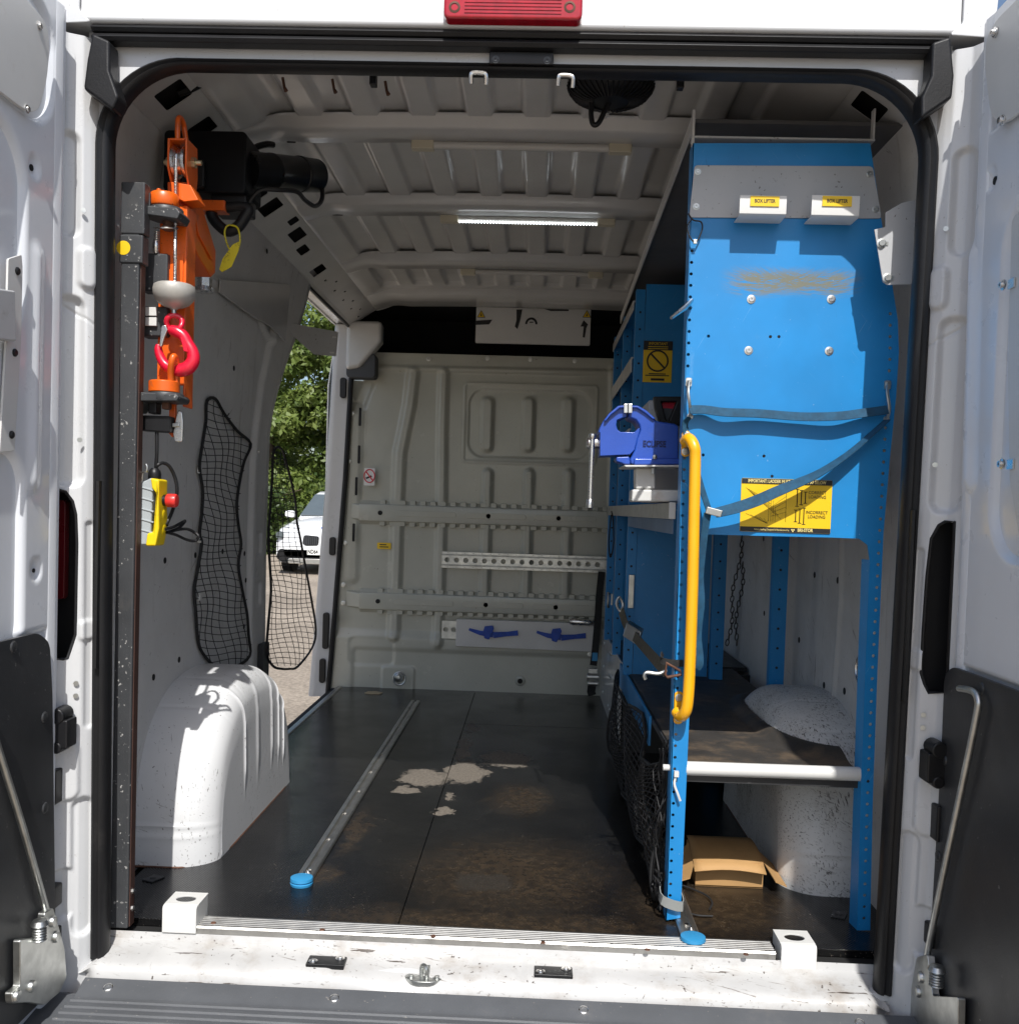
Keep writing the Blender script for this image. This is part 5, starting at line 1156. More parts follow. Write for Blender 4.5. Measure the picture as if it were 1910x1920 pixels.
b = B()
for k in range(2): b.box(xc-.035, xc+.035, Yn-.0018, Yn-.0011, z1-.021-.007*k, z1-.019-.007*k)
b.build('print', M['yellow'], nn_)
# low shelf with roller bar, blue side lip, grey kick panel
zl = .333
b = B(); b.box(.42, .835, .22, 1.72, zl-.02, zl-.004); ls_ = b.build('low_shelf', M['doorblk'], rack)
B().hexa([(.412, .80, zl-.085), (.412, .80, zl), (.419, .80, zl), (.419, .80, zl-.085)], [(.412, 1.74, zl-.085), (.412, 1.74, zl), (.419, 1.74, zl), (.419, 1.74, zl-.085)]).build('shelf_lip', M['blue'], ls_, .001)
p0, p1 = at(1268, 1440, Y=.216), at(1621, 1452, Y=.216); b = B(); b.cyl(p0, p1, .0155, 20); b.build('roller_bar', M['cream'], rack); b = B(); b.cyl(p0-Vector((.03, 0, 0)), p0, .007, 10); b.build('bar_end', M['cream'], rack)
B().box(.418, .424, 1.745, 2.79, 0, .335).build('kick_panel', M['inner'], rack, .001)
B().box(.424, .90, 1.76, 2.42, .315, .33).build('low_shelf', M['doorblk'], rack)
b = B()
for y in (1.80, 1.86, 2.2, 2.28, 2.6):
    for z in (.06, .19, .28): b.lathe([(.008, 0), (.006, .004), (.002, .004)], (.418, y, z+random.uniform(-.02, .02)), (-1, 0, 0), 10)
b.build('bolt', M['zinc'], rack)
# solid dark back below the low shelf
B().box(.426, .9, 1.70, 1.705, 0, .31).build('rear_closing_panel', M['doorblk'], rack)
for px, py in ((1110, 1100), (1145, 1125)):
    c = at(px, py, X=.395); b = B(); b.tube([(c.x-.012+.0*t, c.y+.03*math.cos(t), c.z+.03*math.sin(t)) for t in np.linspace(0, 2*math.pi, 21)[:-1]], .004, 6, True); b.box(c.x, c.x+.006, c.y-.012, c.y+.012, c.z-.02, c.z+.025); b.build('lashing_ring', M['zinc'], rack)
for y, z in ((1.495, .63),): B().box(.41, .43, y-.004, y, z-.06, z+.06).build('ring_bracket', M['zinc'], rack, .002)
# ---- rubber mat on the low shelf, curled up where it meets the arch
zm = zl
def arch_d(A, Bb): return (np.abs((Bb-.80)/.36)**2.6+np.abs((A-.912)/.20)**3)**(1/2.7)-1
rm = stamp('rubber_mat', .425, .832, .232, 1.69, .004, [], lambda A, Bb, H: (A, Bb, zm+H), M['rubbermat'], None, keep=lambda a, y: arch_d(a, y) > .02, extra=lambda A, Bb: .020*ss((.26-arch_d(A, Bb))/.22)*ss((A-.5)/.2))
tag(rm, 'worn dark ribbed rubber mat on the low blue shelf, curled at the wheel arch', 'mat')
# ================================================================== straps, net, vise and other things on or in the racking
def V3(px, py, Y): return at(px, py, Y=Y)
# blue cam-buckle strap hung across the end panel
bs = thing('blue_strap', 'blue webbing strap looped across the front of the blue end panel', 'strap', at(1345, 960, Y=.17))
pp = [(1292, 768, .176), (1320, 768, .180), (1360, 773, .172), (1420, 775, .176), (1500, 781, .176), (1570, 780, .172), (1620, 774, .178), (1664, 768, .178)]
ribbon(spline([V3(*q) for q in pp], 5), (0, .5, 1), .021, .0018).build('strap_webbing', M['bstrap'], bs)
pp = [(1663, 787, .182), (1640, 808, .178), (1590, 851, .172), (1530, 890, .160), (1460, 920, .152), (1420, 938, .150), (1380, 952, .152), (1340, 962, .155)]
sds = [Vector((0, 1, .25)), Vector((0, 1, .3)), Vector((0, 1, .4)), Vector((.1, .8, .6)), Vector((.1, .5, .9)), Vector((.1, .3, 1)), Vector((.1, .4, 1)), Vector((.1, .6, .8))]
pts = spline([V3(*q) for q in pp], 5); side = [sds[min(7, int(i/5))].lerp(sds[min(7, int(i/5)+1)], (i % 5)/5) for i in range(len(pts))]
ribbon(pts, side, .025, .0018).build('strap_webbing', M['bstrap'], bs)
ribbon(spline([V3(*q) for q in ((1292, 782, .19), (1284, 800, .196), (1300, 860, .178), (1312, 905, .168), (1328, 955, .156))], 5), (.8, .5, .1), .016, .0018).build('strap_webbing', M['bstrap'], bs)
ribbon(spline([V3(*q) for q in ((1326, 962, .156), (1319, 1010, .158), (1312, 1080, .16), (1314, 1130, .158), (1308, 1190, .16), (1312, 1240, .158), (1306, 1254, .158))], 5), (1, .35, .05), .0175, .0018).build('strap_tail', M['bstrap'], bs)
b = B(); c = V3(1338, 960, .150); b.obox(c, (.017, 0, -.004), (0, .004, 0), (.002, 0, .0075)); bk2 = b.build('cam_buckle', M['zinc'], bs, .002)
# khaki strap with ring, dark loop round the post
ks = thing('khaki_strap', 'khaki webbing strap sloping from the racking upright to the yellow handle', 'strap', at(1215, 1200, Y=.9))
ribbon(spline([V3(*q) for q in ((1164, 1145, 1.46), (1175, 1175, 1.35), (1195, 1200, 1.1), (1215, 1222, .8), (1238, 1248, .45), (1248, 1258, .32))], 5), (.3, .3, 1), .030, .002).build('strap_webbing', M['kstrap'], ks)
b = B(); c = V3(1187, 1186, 1.2); b.obox(c, (.022, -.02, -.012), (.006, .012, .004), (.006, .003, .022)); b.build('strap_buckle', M['zinc'], ks, .003)
b = B(); b.tube([V3(px, py, .175) for px, py in ((1249, 1243), (1275, 1258), (1277, 1265), (1251, 1270), (1247, 1265))], .0032, 8, True); b.build('triangle_ring', M['rust'], ks)
b = B(); b.tube(spline([V3(px, py, y) for px, py, y in ((1250, 1256, .3), (1235, 1263, .3), (1213, 1261, .3), (1208, 1267, .3), (1210, 1274, .3))], 5), .0045, 8); b.build('strap_hook', M['zinc'], ks)
b = B(); b.tube(spline([V3(px, py, y) for px, py, y in ((1161, 1120, 1.47), (1156, 1132, 1.47), (1163, 1146, 1.46), (1168, 1134, 1.47))], 4, True), .005, 8, True); b.build('snap_hook', M['zinc'], ks)
pc = [V3(1242, 1225, .21), V3(1240, 1238, .20), V3(1258, 1243, .192), V3(1281, 1244, .19)]
ribbon(spline(pc, 5), (0, 0, 1), .015, .002).build('post_loop', M['kblk'], ks)
# black ratchet strap by the bulkhead
rsx = thing('ratchet_strap', 'black ratchet strap hanging from the lashing rail beside the grey kick panel', 'strap', at(1112, 1270, Y=2.7))
ribbon(spline([V3(px, py, 2.70) for px, py in ((1128, 1072), (1124, 1110), (1120, 1170), (1115, 1225), (1112, 1248))], 5), (1, 0, 0), .034, .003).build('strap_webbing', M['kblk'], rsx)
b = B(); c = V3(1115, 1232, 2.69); b.box(c.x-.013, c.x+.013, 2.692, 2.696, c.z-.02, c.z+.02); b.build('strap_label', M['lblue'], rsx)
b = B(); c = V3(1111, 1268, 2.68); b.box(c.x-.022, c.x+.022, 2.66, 2.70, c.z-.045, c.z+.04); b.cyl((c.x-.03, 2.66, c.z), (c.x+.03, 2.66, c.z), .018, 12); b.cyl((c.x-.026, 2.65, c.z-.03), (c.x+.026, 2.65, c.z-.03), .011, 12); b.build('ratchet', M['zinc'], rsx, .004)
ribbon([V3(px, py, 2.70) for px, py in ((1110, 1282), (1108, 1297), (1110, 1304))], (1, 0, 0), .04, .004).build('strap_tail', M['kblk'], rsx)
# small black cord looped at the shelf
b = B(); b.tube(spline([V3(px, py, 1.9) for px, py in ((1146, 965), (1143, 990), (1141, 1020), (1144, 1045), (1150, 1020), (1149, 975), (1146, 958))], 5), .003, 6)
ribbon([V3(px, py, 1.9) for px, py in ((1142, 1030), (1140, 1050), (1146, 1066))], (1, 0, 0), .016, .002)
tag(b.build('black_cord_loop', M['net'], None), 'thin black cord loop hanging from the middle shelf lip', 'cord')
# wire clip at the top left of the end panel
b = B(); b.tube(spline([V3(px, py, .188) for px, py in ((1290, 400), (1299, 412), (1314, 416), (1316, 430), (1307, 452), (1302, 455), (1292, 442), (1288, 424), (1296, 412))], 5), .0017, 6); wl = b.build('wire_loop', M['net'], None)
tag(wl, 'black wire loop with a small clip at the top left of the blue panel', 'wire loop')
b = B(); c = V3(1303, 452, .186); b.box(c.x-.004, c.x+.004, .184, .188, c.z-.006, c.z+.004); b.build('wire_clip', M['zinc'], wl, .001)
# silver pin through the post
b = B(); b.tube([V3(1297, 563, .192), V3(1283, 577, .165), V3(1258, 596, .13)], [.0045, .006, .0035], 10); tag(b.build('toggle_pin', M['steel'], None), 'thin silver pin sticking out of the left post of the blue panel', 'pin')
# white cable tie on the post
b = B(); b.tube(spline([V3(px, py, y) for px, py, y in ((1268, 1452, .195), (1264, 1470, .192), (1270, 1488, .188), (1275, 1502, .188))], 4), .0028, 6); b.box(V3(1268, 1452, .19).x-.005, V3(1268, 1452, .19).x+.005, .188, .198, V3(1268, 1452, .19).z-.006, V3(1268, 1452, .19).z+.006); tag(b.build('cable_tie', M['cream'], None), 'white cable tie on the blue post below the shelf', 'cable tie')
# grey webbing wound round the foot of the post
b = B(); c0, c1 = V3(1246, 1690, .19), V3(1277, 1703, .19)
pts = [(c0.x-.004, .245, c0.z+.01), (c0.x-.005, .195, c0.z), (c1.x+.003, .193, c1.z+.002), (c1.x+.004, .24, c1.z+.012)]
w_ = ribbon(spline(pts, 4), (0, 0, 1), .022, .002); tag(w_.build('post_wrap', mat('grey_webbing', (.25, .26, .25), .8, bump=.0006, bs=400), None), 'grey webbing band wrapped round the foot of the blue post', 'band')

# ---- bench vise on a steel stand
Yv = .47
vz = thing('bench_vise', 'blue bench vise with long steel handle on a white steel stand', 'vise', at(1225, 940, Y=Yv))
def CP(x, y): return (1060+x/5.333, 600+y/5.333)
def VP_(l, Y=Yv): return [(at(*CP(x, y), Y=Y).x, at(*CP(x, y), Y=Y).z) for x, y in l]
mv = [(330, 1120), (345, 1075), (380, 1005), (430, 940), (525, 858), (612, 856), (612, 965), (560, 980), (515, 1000), (508, 1050), (520, 1095), (550, 1118), (690, 1120), (735, 1075), (745, 1100), (720, 1180), (690, 1300), (645, 1345), (345, 1360), (345, 1125)]
b = B(); b.prism(VP_(mv), 'Y', Yv, Yv+.085); b.build('sliding_jaw', M['viseb'], vz, .004)
fx = [(628, 856), (720, 858), (800, 905), (890, 985), (905, 1010), (1090, 1035), (1130, 1060), (1130, 1440), (660, 1442), (640, 1400), (690, 1300), (715, 1180), (745, 1100), (735, 1050), (700, 1000), (650, 980), (628, 965)]
b = B(); b.prism(VP_(fx), 'Y', Yv-.004, Yv+.095); b.build('fixed_jaw', M['viseb'], vz, .005)
b = B(); b.prism(VP_([(505, 1365), (640, 1360), (660, 1442), (600, 1442), (510, 1415)]), 'Y', Yv+.004, Yv+.07); b.build('slide_end', M['viseb'], vz, .004)
b = B(); b.prism(VP_([(680, 1385), (1150, 1385), (1150, 1450), (680, 1450)]), 'Y', Yv-.012, Yv+.105); b.build('base', M['viseb'], vz, .004)
# arched lip over both jaws
for l in ([(380, 1010), (430, 940), (525, 860), (612, 856), (612, 880), (540, 885), (450, 955), (400, 1015)], [(628, 856), (720, 860), (800, 905), (895, 990), (870, 1000), (790, 935), (710, 885), (628, 880)]):
    b = B(); b.prism(VP_(l), 'Y', Yv-.012, Yv+.10); b.build('jaw_rim', M['viseb'], vz, .003)
for l in ([(578, 845), (616, 845), (616, 935), (578, 935)], [(622, 845), (662, 845), (662, 935), (622, 935)]):
    b = B(); b.prism(VP_(l), 'Y', Yv-.016, Yv+.10); b.build('jaw_plate', M['steel'], vz, .001)
p0 = at(*CP(345, 1230), Y=Yv+.035); p1 = at(*CP(208, 1230), Y=Yv+.035); b = B(); b.tube([p0+Vector((.03, 0, 0)), p0+Vector((-.01, 0, 0)), p1+Vector((.006, 0, 0)), p1], [.014, .014, .016, .012], 16); b.build('screw_boss', M['steel'], vz)
h0, h1 = at(*CP(270, 1165), Y=Yv+.02), at(*CP(245, 1845), Y=Yv+.02); d = (h1-h0).normalized()
b = B(); b.cyl(h0, h1, .0062, 14); b.lathe([(.003, -.010), (.009, -.006), (.010, 0), (.008, .006)], h0, d, 14); b.lathe([(.007, -.014), (.0085, -.012), (.0095, 0), (.0095, .008), (.004, .012)], h1, d, 14); b.build('vise_handle', M['steel'], vz)
text('ECLIPSE', .021, (at(*CP(885, 1243), Y=Yv).x, Yv-.0045, at(*CP(885, 1243), Y=Yv).z), (1, 0, 0), (0, 0, 1), 'raised_lettering', mat('vise_lettering', (.006, .015, .09), .4), vz, .0012, sx=.8, bold=.0006)
b = B(); b.prism(VP_([(575, 1456), (1160, 1456), (1160, 1470), (590, 1474)]), 'Y', Yv-.03, Yv+.13); b.build('top_plate', M['cream'], vz, .001)
b = B(); b.prism(VP_([(705, 1476), (905, 1476), (905, 1690), (705, 1690)]), 'Y', Yv+.01, Yv+.065); b.build('pedestal', M['cream'], vz, .005)
b = B(); b.prism(VP_([(668, 1692), (1150, 1700), (1150, 1818), (660, 1818)]), 'Y', Yv, Yv+.07); b.build('foot_beam', M['cream'], vz, .005)
b = B(); c = at(*CP(880, 1505), Y=Yv); b.cyl((c.x, Yv+.0, c.z+.006), (c.x, Yv+.0, c.z-.008), .007, 6); c = at(*CP(890, 1370), Y=Yv-.014); b.lathe([(.006, 0), (.006, .006), (.003, .008)], c, (0, -1, 0), 6); b.build('bolt', M['zinc'], vz)
# tool case with black handle behind the vise
Yt = .66; tcs = thing('tool_case', 'pale tool case with black handle and red label behind the vise', 'tool case', at(1250, 870, Y=Yt))
a, c = at(1209, 935, Y=Yt), at(1300, 752, Y=Yt); B().prism(rrect(a.x, c.x, .94, c.z, .006), 'Y', Yt, Yt+.16).build('case_body', M['grey'], tcs, .004)
q = [(1225, 743), (1285, 743), (1285, 797), (1246, 797), (1236, 790), (1228, 765)]; hl = [(1240, 753), (1268, 753), (1254, 788), (1249, 788)]
plate([(at(px, py, Y=Yt-.03).x, at(px, py, Y=Yt-.03).z) for px, py in q], [[(at(px, py, Y=Yt-.03).x, at(px, py, Y=Yt-.03).z) for px, py in hl][::-1]], lambda u, v, w__: (u, Yt-.03+w__, v), .025, 'case_handle', M['plastic'], tcs, .004)
a, c = at(1238, 765, Y=Yt-.004), at(1272, 753, Y=Yt-.004); B().box(a.x, c.x, Yt-.004, Yt+.001, a.z, c.z).build('case_label', M['red'], tcs)
a, c = at(1238, 790, Y=Yt-.004), at(1272, 766, Y=Yt-.004); B().box(a.x, c.x, Yt-.003, Yt+.001, a.z, c.z).build('case_panel', M['dkgrey'], tcs)
# ---- chains hanging behind the racking
chm = mat('dull_chain', (.06, .055, .05), .5, .6)
for k, (x0, y0, x1, y1) in enumerate(((1390, 1010, 1362, 1215), (1392, 1060, 1378, 1215))):
    a, c = at(x0, y0, Y=1.25), at(x1, y1, Y=1.25); n = int((c-a).length/.018); b = B()
    for i in range(n):
        p = a.lerp(c, i/n)+Vector((.006*math.sin(i*.5), 0, 0)); ax = Vector((1, 0, 0)) if i % 2 else Vector((0, 1, 0)); d = (c-a).normalized()
        b.tube([p+ax*.0055*math.cos(t)+d*.0115*math.sin(t) for t in np.linspace(0, 2*math.pi, 9)[:-1]], .002, 5, True)
    tag(b.build('hanging_chain', chm, None), ('longer' if k == 0 else 'shorter')+' dark chain hanging between the blue uprights', 'chain', 'chains behind the racking')
# ---- black net slung below the low shelf
def netmesh(P, rs, every_u, every_v, border, name, label, nb=6):
    """P(u, v) -> point; thin cords both ways, thick border"""
    b = B(); nu, nv = every_u, every_v
    for i in range(nu+1): b.tube([P(i/nu, t) for t in np.linspace(0, 1, nv*2+1)], rs, 4)
    for j in range(nv+1): b.tube([P(t, j/nv) for t in np.linspace(0, 1, nu*2+1)], rs, 4)
    t = thing(name, label, 'net', P(.5, .5)); b.build('mesh_cord', M['net'], t)
    if border:
        L_ = [P(t, 0) for t in np.linspace(0, 1, 12)]+[P(1, t) for t in np.linspace(0, 1, 40)][1:]+[P(t, 1) for t in np.linspace(1, 0, 12)][1:]+[P(0, t) for t in np.linspace(1, 0, 40)][1:-1]
        b = B(); b.tube(L_, border, 6, True); b.build('border_cord', M['net'], t)
    return t
def PN(u, v):
    y = .30+1.32*u; z = .31*(1-v)*(.75+.25*math.cos(u*6.3)**2)+.015+.02*math.sin(u*14)*(1-abs(2*v-1)); x = .392+.018*math.sin(u*19+v*5)-.02*math.sin(v*3.14)
    return Vector((x, y+.06*v*math.sin(u*9), z))
netmesh(PN, .0016, 54, 22, .005, 'sagging_cargo_net', 'tangled black cargo net hanging from the low blue shelf to the floor')
def PN2(u, v):
    return Vector((.385+.02*math.sin(u*7+v*3), .235+.06*u+.02*math.sin(v*9), .31*(1-v)+.01))
b = B()
for k in range(16): b.tube(spline([Vector((.385+random.uniform(-.02, .03), .23+random.uniform(0, .1), .35*(1-v)+random.uniform(-.02, .02)+.02)) for v in np.linspace(0, 1, 6)], 4), .0016, 4)
for k in range(6): b.tube(spline([Vector((.37+random.uniform(-.01, .03), .22+random.uniform(0, .08), random.uniform(.005, .09))) for v in range(5)], 5), .0022, 5)
tag(b.build('cord_bundle', M['net'], None), 'bunch of loose black cords behind the foot of the left blue post', 'cord')
b = B(); b.tube(spline([at(px, py, Z=.008) for px, py in ((1278, 1660), (1300, 1668), (1325, 1680), (1335, 1693), (1330, 1705))], 5), .0022, 6); b.tube(spline([at(px, py, Z=.006) for px, py in ((1290, 1712), (1310, 1717), (1336, 1718))], 4), .002, 6); tag(b.build('loose_wire', M['net'], None), 'thin black wire lying on the floor in front of the cardboard box', 'wire')
# ---- cardboard box under the shelf
cb = thing('cardboard_box', 'small opened brown cardboard box on the floor under the shelf', 'box', at(1365, 1660, Z=0))
p0, p1 = at(1303, 1661, Z=0), at(1428, 1664, Z=0); x0, x1 = p0.x, p1.x; y0 = p0.y; dpt = .15; h = .062
b = B()
for (xa, xb, ya, yb) in ((x0, x1, y0, y0+.003), (x0, x1, y0+dpt-.003, y0+dpt), (x0, x0+.003, y0+.003, y0+dpt-.003), (x1-.003, x1, y0+.003, y0+dpt-.003)): b.box(xa, xb, ya, yb, 0, h)
b.box(x0, x1, y0, y0+dpt, .0005, .003); b.build('box_body', M['card'], cb)
a0, a1 = Vector((x0, y0+dpt, h+.012)), Vector((x1, y0+dpt, h+.012))
f0, f1 = at(1302, 1634, Y=y0-.03), at(1437, 1640, Y=y0-.03); rows = []
for u in np.linspace(0, 1, 9):
    p, q = a0.lerp(a1, u), f0.lerp(f1, u); rows.append([p.lerp(q, t)+Vector((0, 0, .014*math.sin(t*3.14)-.008*t*math.sin(u*3.14)*-1)) for t in np.linspace(0, 1, 8)])
b = B(); b.grid(rows); o = b.build('lid', M['card'], cb); md = o.modifiers.new('thickness', 'SOLIDIFY'); md.thickness = .003
for s, xa in ((-1, x0), (1, x1)):
    B().poly3([(xa, y0+.01, h), (xa, y0+dpt*.8, h), (xa+s*.045, y0+dpt*.6, h-.035), (xa+s*.05, y0-.03, h-.045), (xa+s*.02, y0-.04, h-.03)], (0, 0, .003)).build('side_flap', M['card'], cb)

# ================================================================== floor tracks, sill brackets
def track(xa, y0, y1, label, capd):
    t = thing('floor_track', label, 'floor track', (xa, y0, 0), 'aluminium floor tracks'); w2 = .021
    prof = [(xa-w2, .0005), (xa-w2, .006), (xa-w2+.003, .009), (xa-.007, .0095), (xa-.0055, .008), (xa-.0055, .003), (xa+.0055, .003), (xa+.0055, .008), (xa+.007, .0095), (xa+w2-.003, .009), (xa+w2, .006), (xa+w2, .0005)]
    B().prism(prof, 'Y', y0, y1).build('rail', M['alu'], t, .0006)
    b = B(); b.lathe([(.026, .0005), (.027, .006), (.024, .008), (.0245, .0095), (.027, .0115), (.026, .018), (.020, .0195)], (xa, y0-.004, 0), (0, 0, 1), 28); b.build('end_cap', M['lblue'], t)
    b = B()
    for k in range(int((y1-y0)/.22)): b.lathe([(.005, .0), (.005, .004), (.002, .004)], (xa, y0+.08+.22*k, .003), (0, 0, 1), 8)
    b.lathe([(.007, 0), (.007, .006), (.003, .010)], (xa+.004, y0+.045, .006), (0, 0, 1), 8); b.cyl((xa-.002, y0+.03, .006), (xa-.002, y0+.03, .02), .0025, 8); b.build('track_bolt', M['steel'], t)
track(-.458, .325, 2.48, 'long aluminium floor track with blue end cap left of the floor centre', 1)
track(.432, .10, 1.5, 'short visible aluminium floor track with blue end cap beside the blue post', 1)
for k, (xl, xr, yt, yb) in enumerate(((303, 367, 1698, 1749), (1463, 1530, 1772, 1826))):
    a, c = at(xl, yb, Y=.05), at(xr, yb, Y=.05); zt = at(xl, yt, Y=.05).z; zb = a.z
    t = thing('steel_socket', 'white folded steel socket bracket on the '+('left' if k == 0 else 'right')+' end of the rear sill', 'bracket', (a.x, .05, zb), 'white socket brackets on the sill')
    pr = [(.05, zb), (.05, zt-.006), (.0515, zt-.0015), (.056, zt), (.075, zt), (.075, zt-.003), (.056, zt-.003), (.054, zt-.006), (.053, zb)]
    b = B(); b.prism([(.05, zb), (.05, zt-.008), (.0525, zt-.0025), (.058, zt-.0005), (.062, zt-.0005), (.062, zt-.004), (.053, zt-.009), (.053, zb)], 'X', a.x, c.x); b.build('front_plate', M['cream'], t, .0015)
    mx = (a.x+c.x)/2; plate([(a.x, .0625), (c.x, .0625), (c.x, .125), (a.x, .125)], [[(mx+.021*math.cos(q), .090+.016*math.sin(q)) for q in np.linspace(0, -2*math.pi, 25)[:-1]]], lambda u, v, w__: (u, v, zt-.0005-w__), .003, 'top_plate', M['cream'], t, .0008)
    for xx in (a.x, c.x-.003): B().box(xx+.0002, xx+.0028, .0535, .122, zb+.01, zt-.004).build('side_plate', M['cream'], t)
    B().box(a.x+.004, c.x-.004, .056, .12, zb+.008, zb+.012).build('inner_floor', M['dark'], t)
# grey slotted bracket on the right jamb beside the panel
q = [(1660, 398), (1690, 380), (1716, 374), (1716, 532), (1663, 534), (1655, 528), (1639, 430), (1660, 425)]
b = B(); b.poly3([at(px, py, Y=.10) for px, py in q], (0, .003, 0)); gp = b.build('slotted_bracket', M['grey'], van, .0006); b = B()
for px, py in ((1652, 456), (1663, 521)): c = at(px, py, Y=.099); b.lathe([(.010, 0), (.010, .001), (.0065, .0015), (.006, .006), (.003, .006)], (c.x, .099, c.z), (0, -1, 0), 14); b.box(c.x, c.x+.014, .0985, .0995, c.z-.004, c.z+.004)
b.build('bolt', M['zinc'], gp)
# ================================================================== lifting hoist on the left
YM = .055
ho_ = thing('lifting_hoist', 'orange swing-arm lifting hoist on a charcoal mast at the left of the opening', 'hoist', at(235, 1740, Y=YM))
a = at(216, 1742, Y=YM); z1 = at(225, 342, Y=YM).z; xl, xr = -.802, -.763
b = B(); b.box(xl, xr, YM, YM+.028, -.003, z1); ms = b.build('mast', M['mast'], ho_, .004)
zt = at(230, 493, Y=YM).z; b = B(); b.box(xl-.002, xr+.008, YM-.003, YM+.030, zt, at(230, 440, Y=YM).z); b.box(xl-.001, xr+.010, YM-.002, YM+.029, at(230, 438, Y=YM).z, z1+.002); b.build('mast_sleeve', M['mast'], ms, .003)
B().box(xr+.0003, xr+.0025, YM+.006, YM+.027, .0, z1-.02).build('mast_rust_strip', mat('brown_primer', (.05, .022, .016), .6, var=.2), ms)
c = at(231, 464, Y=YM-.004); b = B(); b.lathe([(.0145, 0), (.0145, .0006), (.012, .0007)], (c.x, YM-.003, c.z), (0, -1, 0), 24); b.build('yellow_dot', M['yellow'], ms)
b = B()
for py in (1669, 1701): c = at(246, py, Y=YM+.02); b.lathe([(.006, 0), (.006, .004), (.004, .005)], (xr+.0025, YM+.015, c.z), (1, 0, 0), 6)
b.build('bolt', M['steel'], ms)
Y0 = .11
def W(px, py, Y=Y0): return at(px, py, Y=Y)
def pr(l, Y, th, name, m, par, bev=.002, rd=0):
    q = [(W(px, py, Y).x, W(px, py, Y).z) for px, py in l]
    if rd: q = roundpoly(q, rd)
    return B().prism(q, 'Y', Y, Y+th).build(name, m, par, bev)
# upper and lower mast brackets carrying the pivot
pr([(249, 376), (262, 374), (268, 384), (330, 388), (338, 398), (332, 410), (275, 402), (262, 397), (250, 393)], .07, .06, 'upper_bracket', M['mast'], ho_, .003)
pr([(272, 360), (281, 360), (281, 388), (272, 388)], .075, .012, 'bracket_pin', M['mast'], ho_, .002)
pr([(238, 728), (252, 734), (330, 738), (335, 744), (331, 752), (262, 752), (250, 770), (240, 770)], .07, .07, 'lower_bracket', M['mast'], ho_, .003)
for py, r0, par in ((400, .033, 0), (746, .034, 0)):
    c = W(312, py, .105); b = B(); b.lathe([(r0, -.010), (r0+.002, -.007), (r0+.002, .007), (r0, .010)], (c.x, .105, c.z), (0, 0, 1), 28); b.build('pivot_disc', M['mast'], ho_, .001)
c = W(308, 376, .105); b = B(); b.lathe([(.028, -.014), (.030, -.011), (.030, .010), (.027, .014), (.005, .014)], (c.x, .105, c.z), (0, 0, 1), 28); b.lathe([(.005, .012), (.005, .024), (.003, .025)], (c.x-.012, .105, c.z), (0, 0, 1), 10); b.build('pivot_cap', M['orange'], ho_, .001)
c = W(308, 726, .105); b = B(); b.lathe([(.032, -.011), (.032, .011), (.029, .013), (.005, .013)], (c.x, .105, c.z), (0, 0, 1), 28); b.build('pivot_cap', M['orange'], ho_, .001)
c = W(316, 418, .105); b = B(); b.lathe([(.011, .02), (.011, -.006), (.014, -.008), (.014, -.013), (.009, -.016)], (c.x, .105, c.z), (0, 0, 1), 16); b.build('pivot_pin', M['rust'], ho_); b = B(); b.tube(spline([(c.x-.03, .10, c.z-.012), (c.x-.01, .085, c.z-.016), (c.x+.014, .09, c.z-.014), (c.x+.018, .11, c.z-.01)], 5), .0018, 6); b.build('retaining_ring', M['steel'], ho_)
b = B()
for k in range(9): c = W(293, 435+4*k, .12); b.lathe([(.005, -.0012), (.006, 0), (.005, .0012)], c, (0, 0, 1), 10)
c = W(292, 462, .12); b.lathe([(.006, .012), (.007, .008), (.007, -.01), (.004, -.014)], c, (0, 0, 1), 10); b.build('return_spring', M['steel'], ho_)
# vertical orange swing post: folded channel
xa, xb = W(296, 600, .135).x, W(347, 600, .135).x; zt, zb = W(320, 385, .135).z, W(320, 722, .135).z
b = B(); b.box(xa, xb, .135, .140, zb, zt); b.box(xa, xa+.004, .1405, .19, zb, zt); b.box(xb-.004, xb, .1405, .19, zb-.045, zt); sw = b.build('swing_post', M['orange'], ho_, .0015)
# cut-out collar on the post, with its raised rim
c = W(318, 488, .133); n = 14
plate([(c.x-.028, c.z+.012), (c.x-.030, c.z-.06)]+[(c.x+.030, c.z-.06), (c.x+.030, c.z+.012), (c.x+.012, c.z+.012)]+[(c.x+.012*math.cos(t), c.z-.005+.014*math.sin(t)) for t in np.linspace(0, -math.pi, n)]+[(c.x-.012, c.z+.012)], [], lambda u, v, w__: (u, .1345-w__, v), .004, 'post_collar', M['orange'], sw, .0008)
pr([(297, 575), (312, 585), (305, 605), (302, 700), (296, 705)], .1335, .006, 'post_gusset', M['orange'], sw, .001)
# hook keeper on the lower cap
b = B(); b.tube(spline([W(px, py, y) for px, py, y in ((322, 722, .095), (320, 700, .085), (322, 678, .075), (326, 668, .078), (330, 676, .09), (331, 700, .10), (331, 722, .105))], 5), .0068, 10); b.build('hook_keeper', M['orange'], ho_)
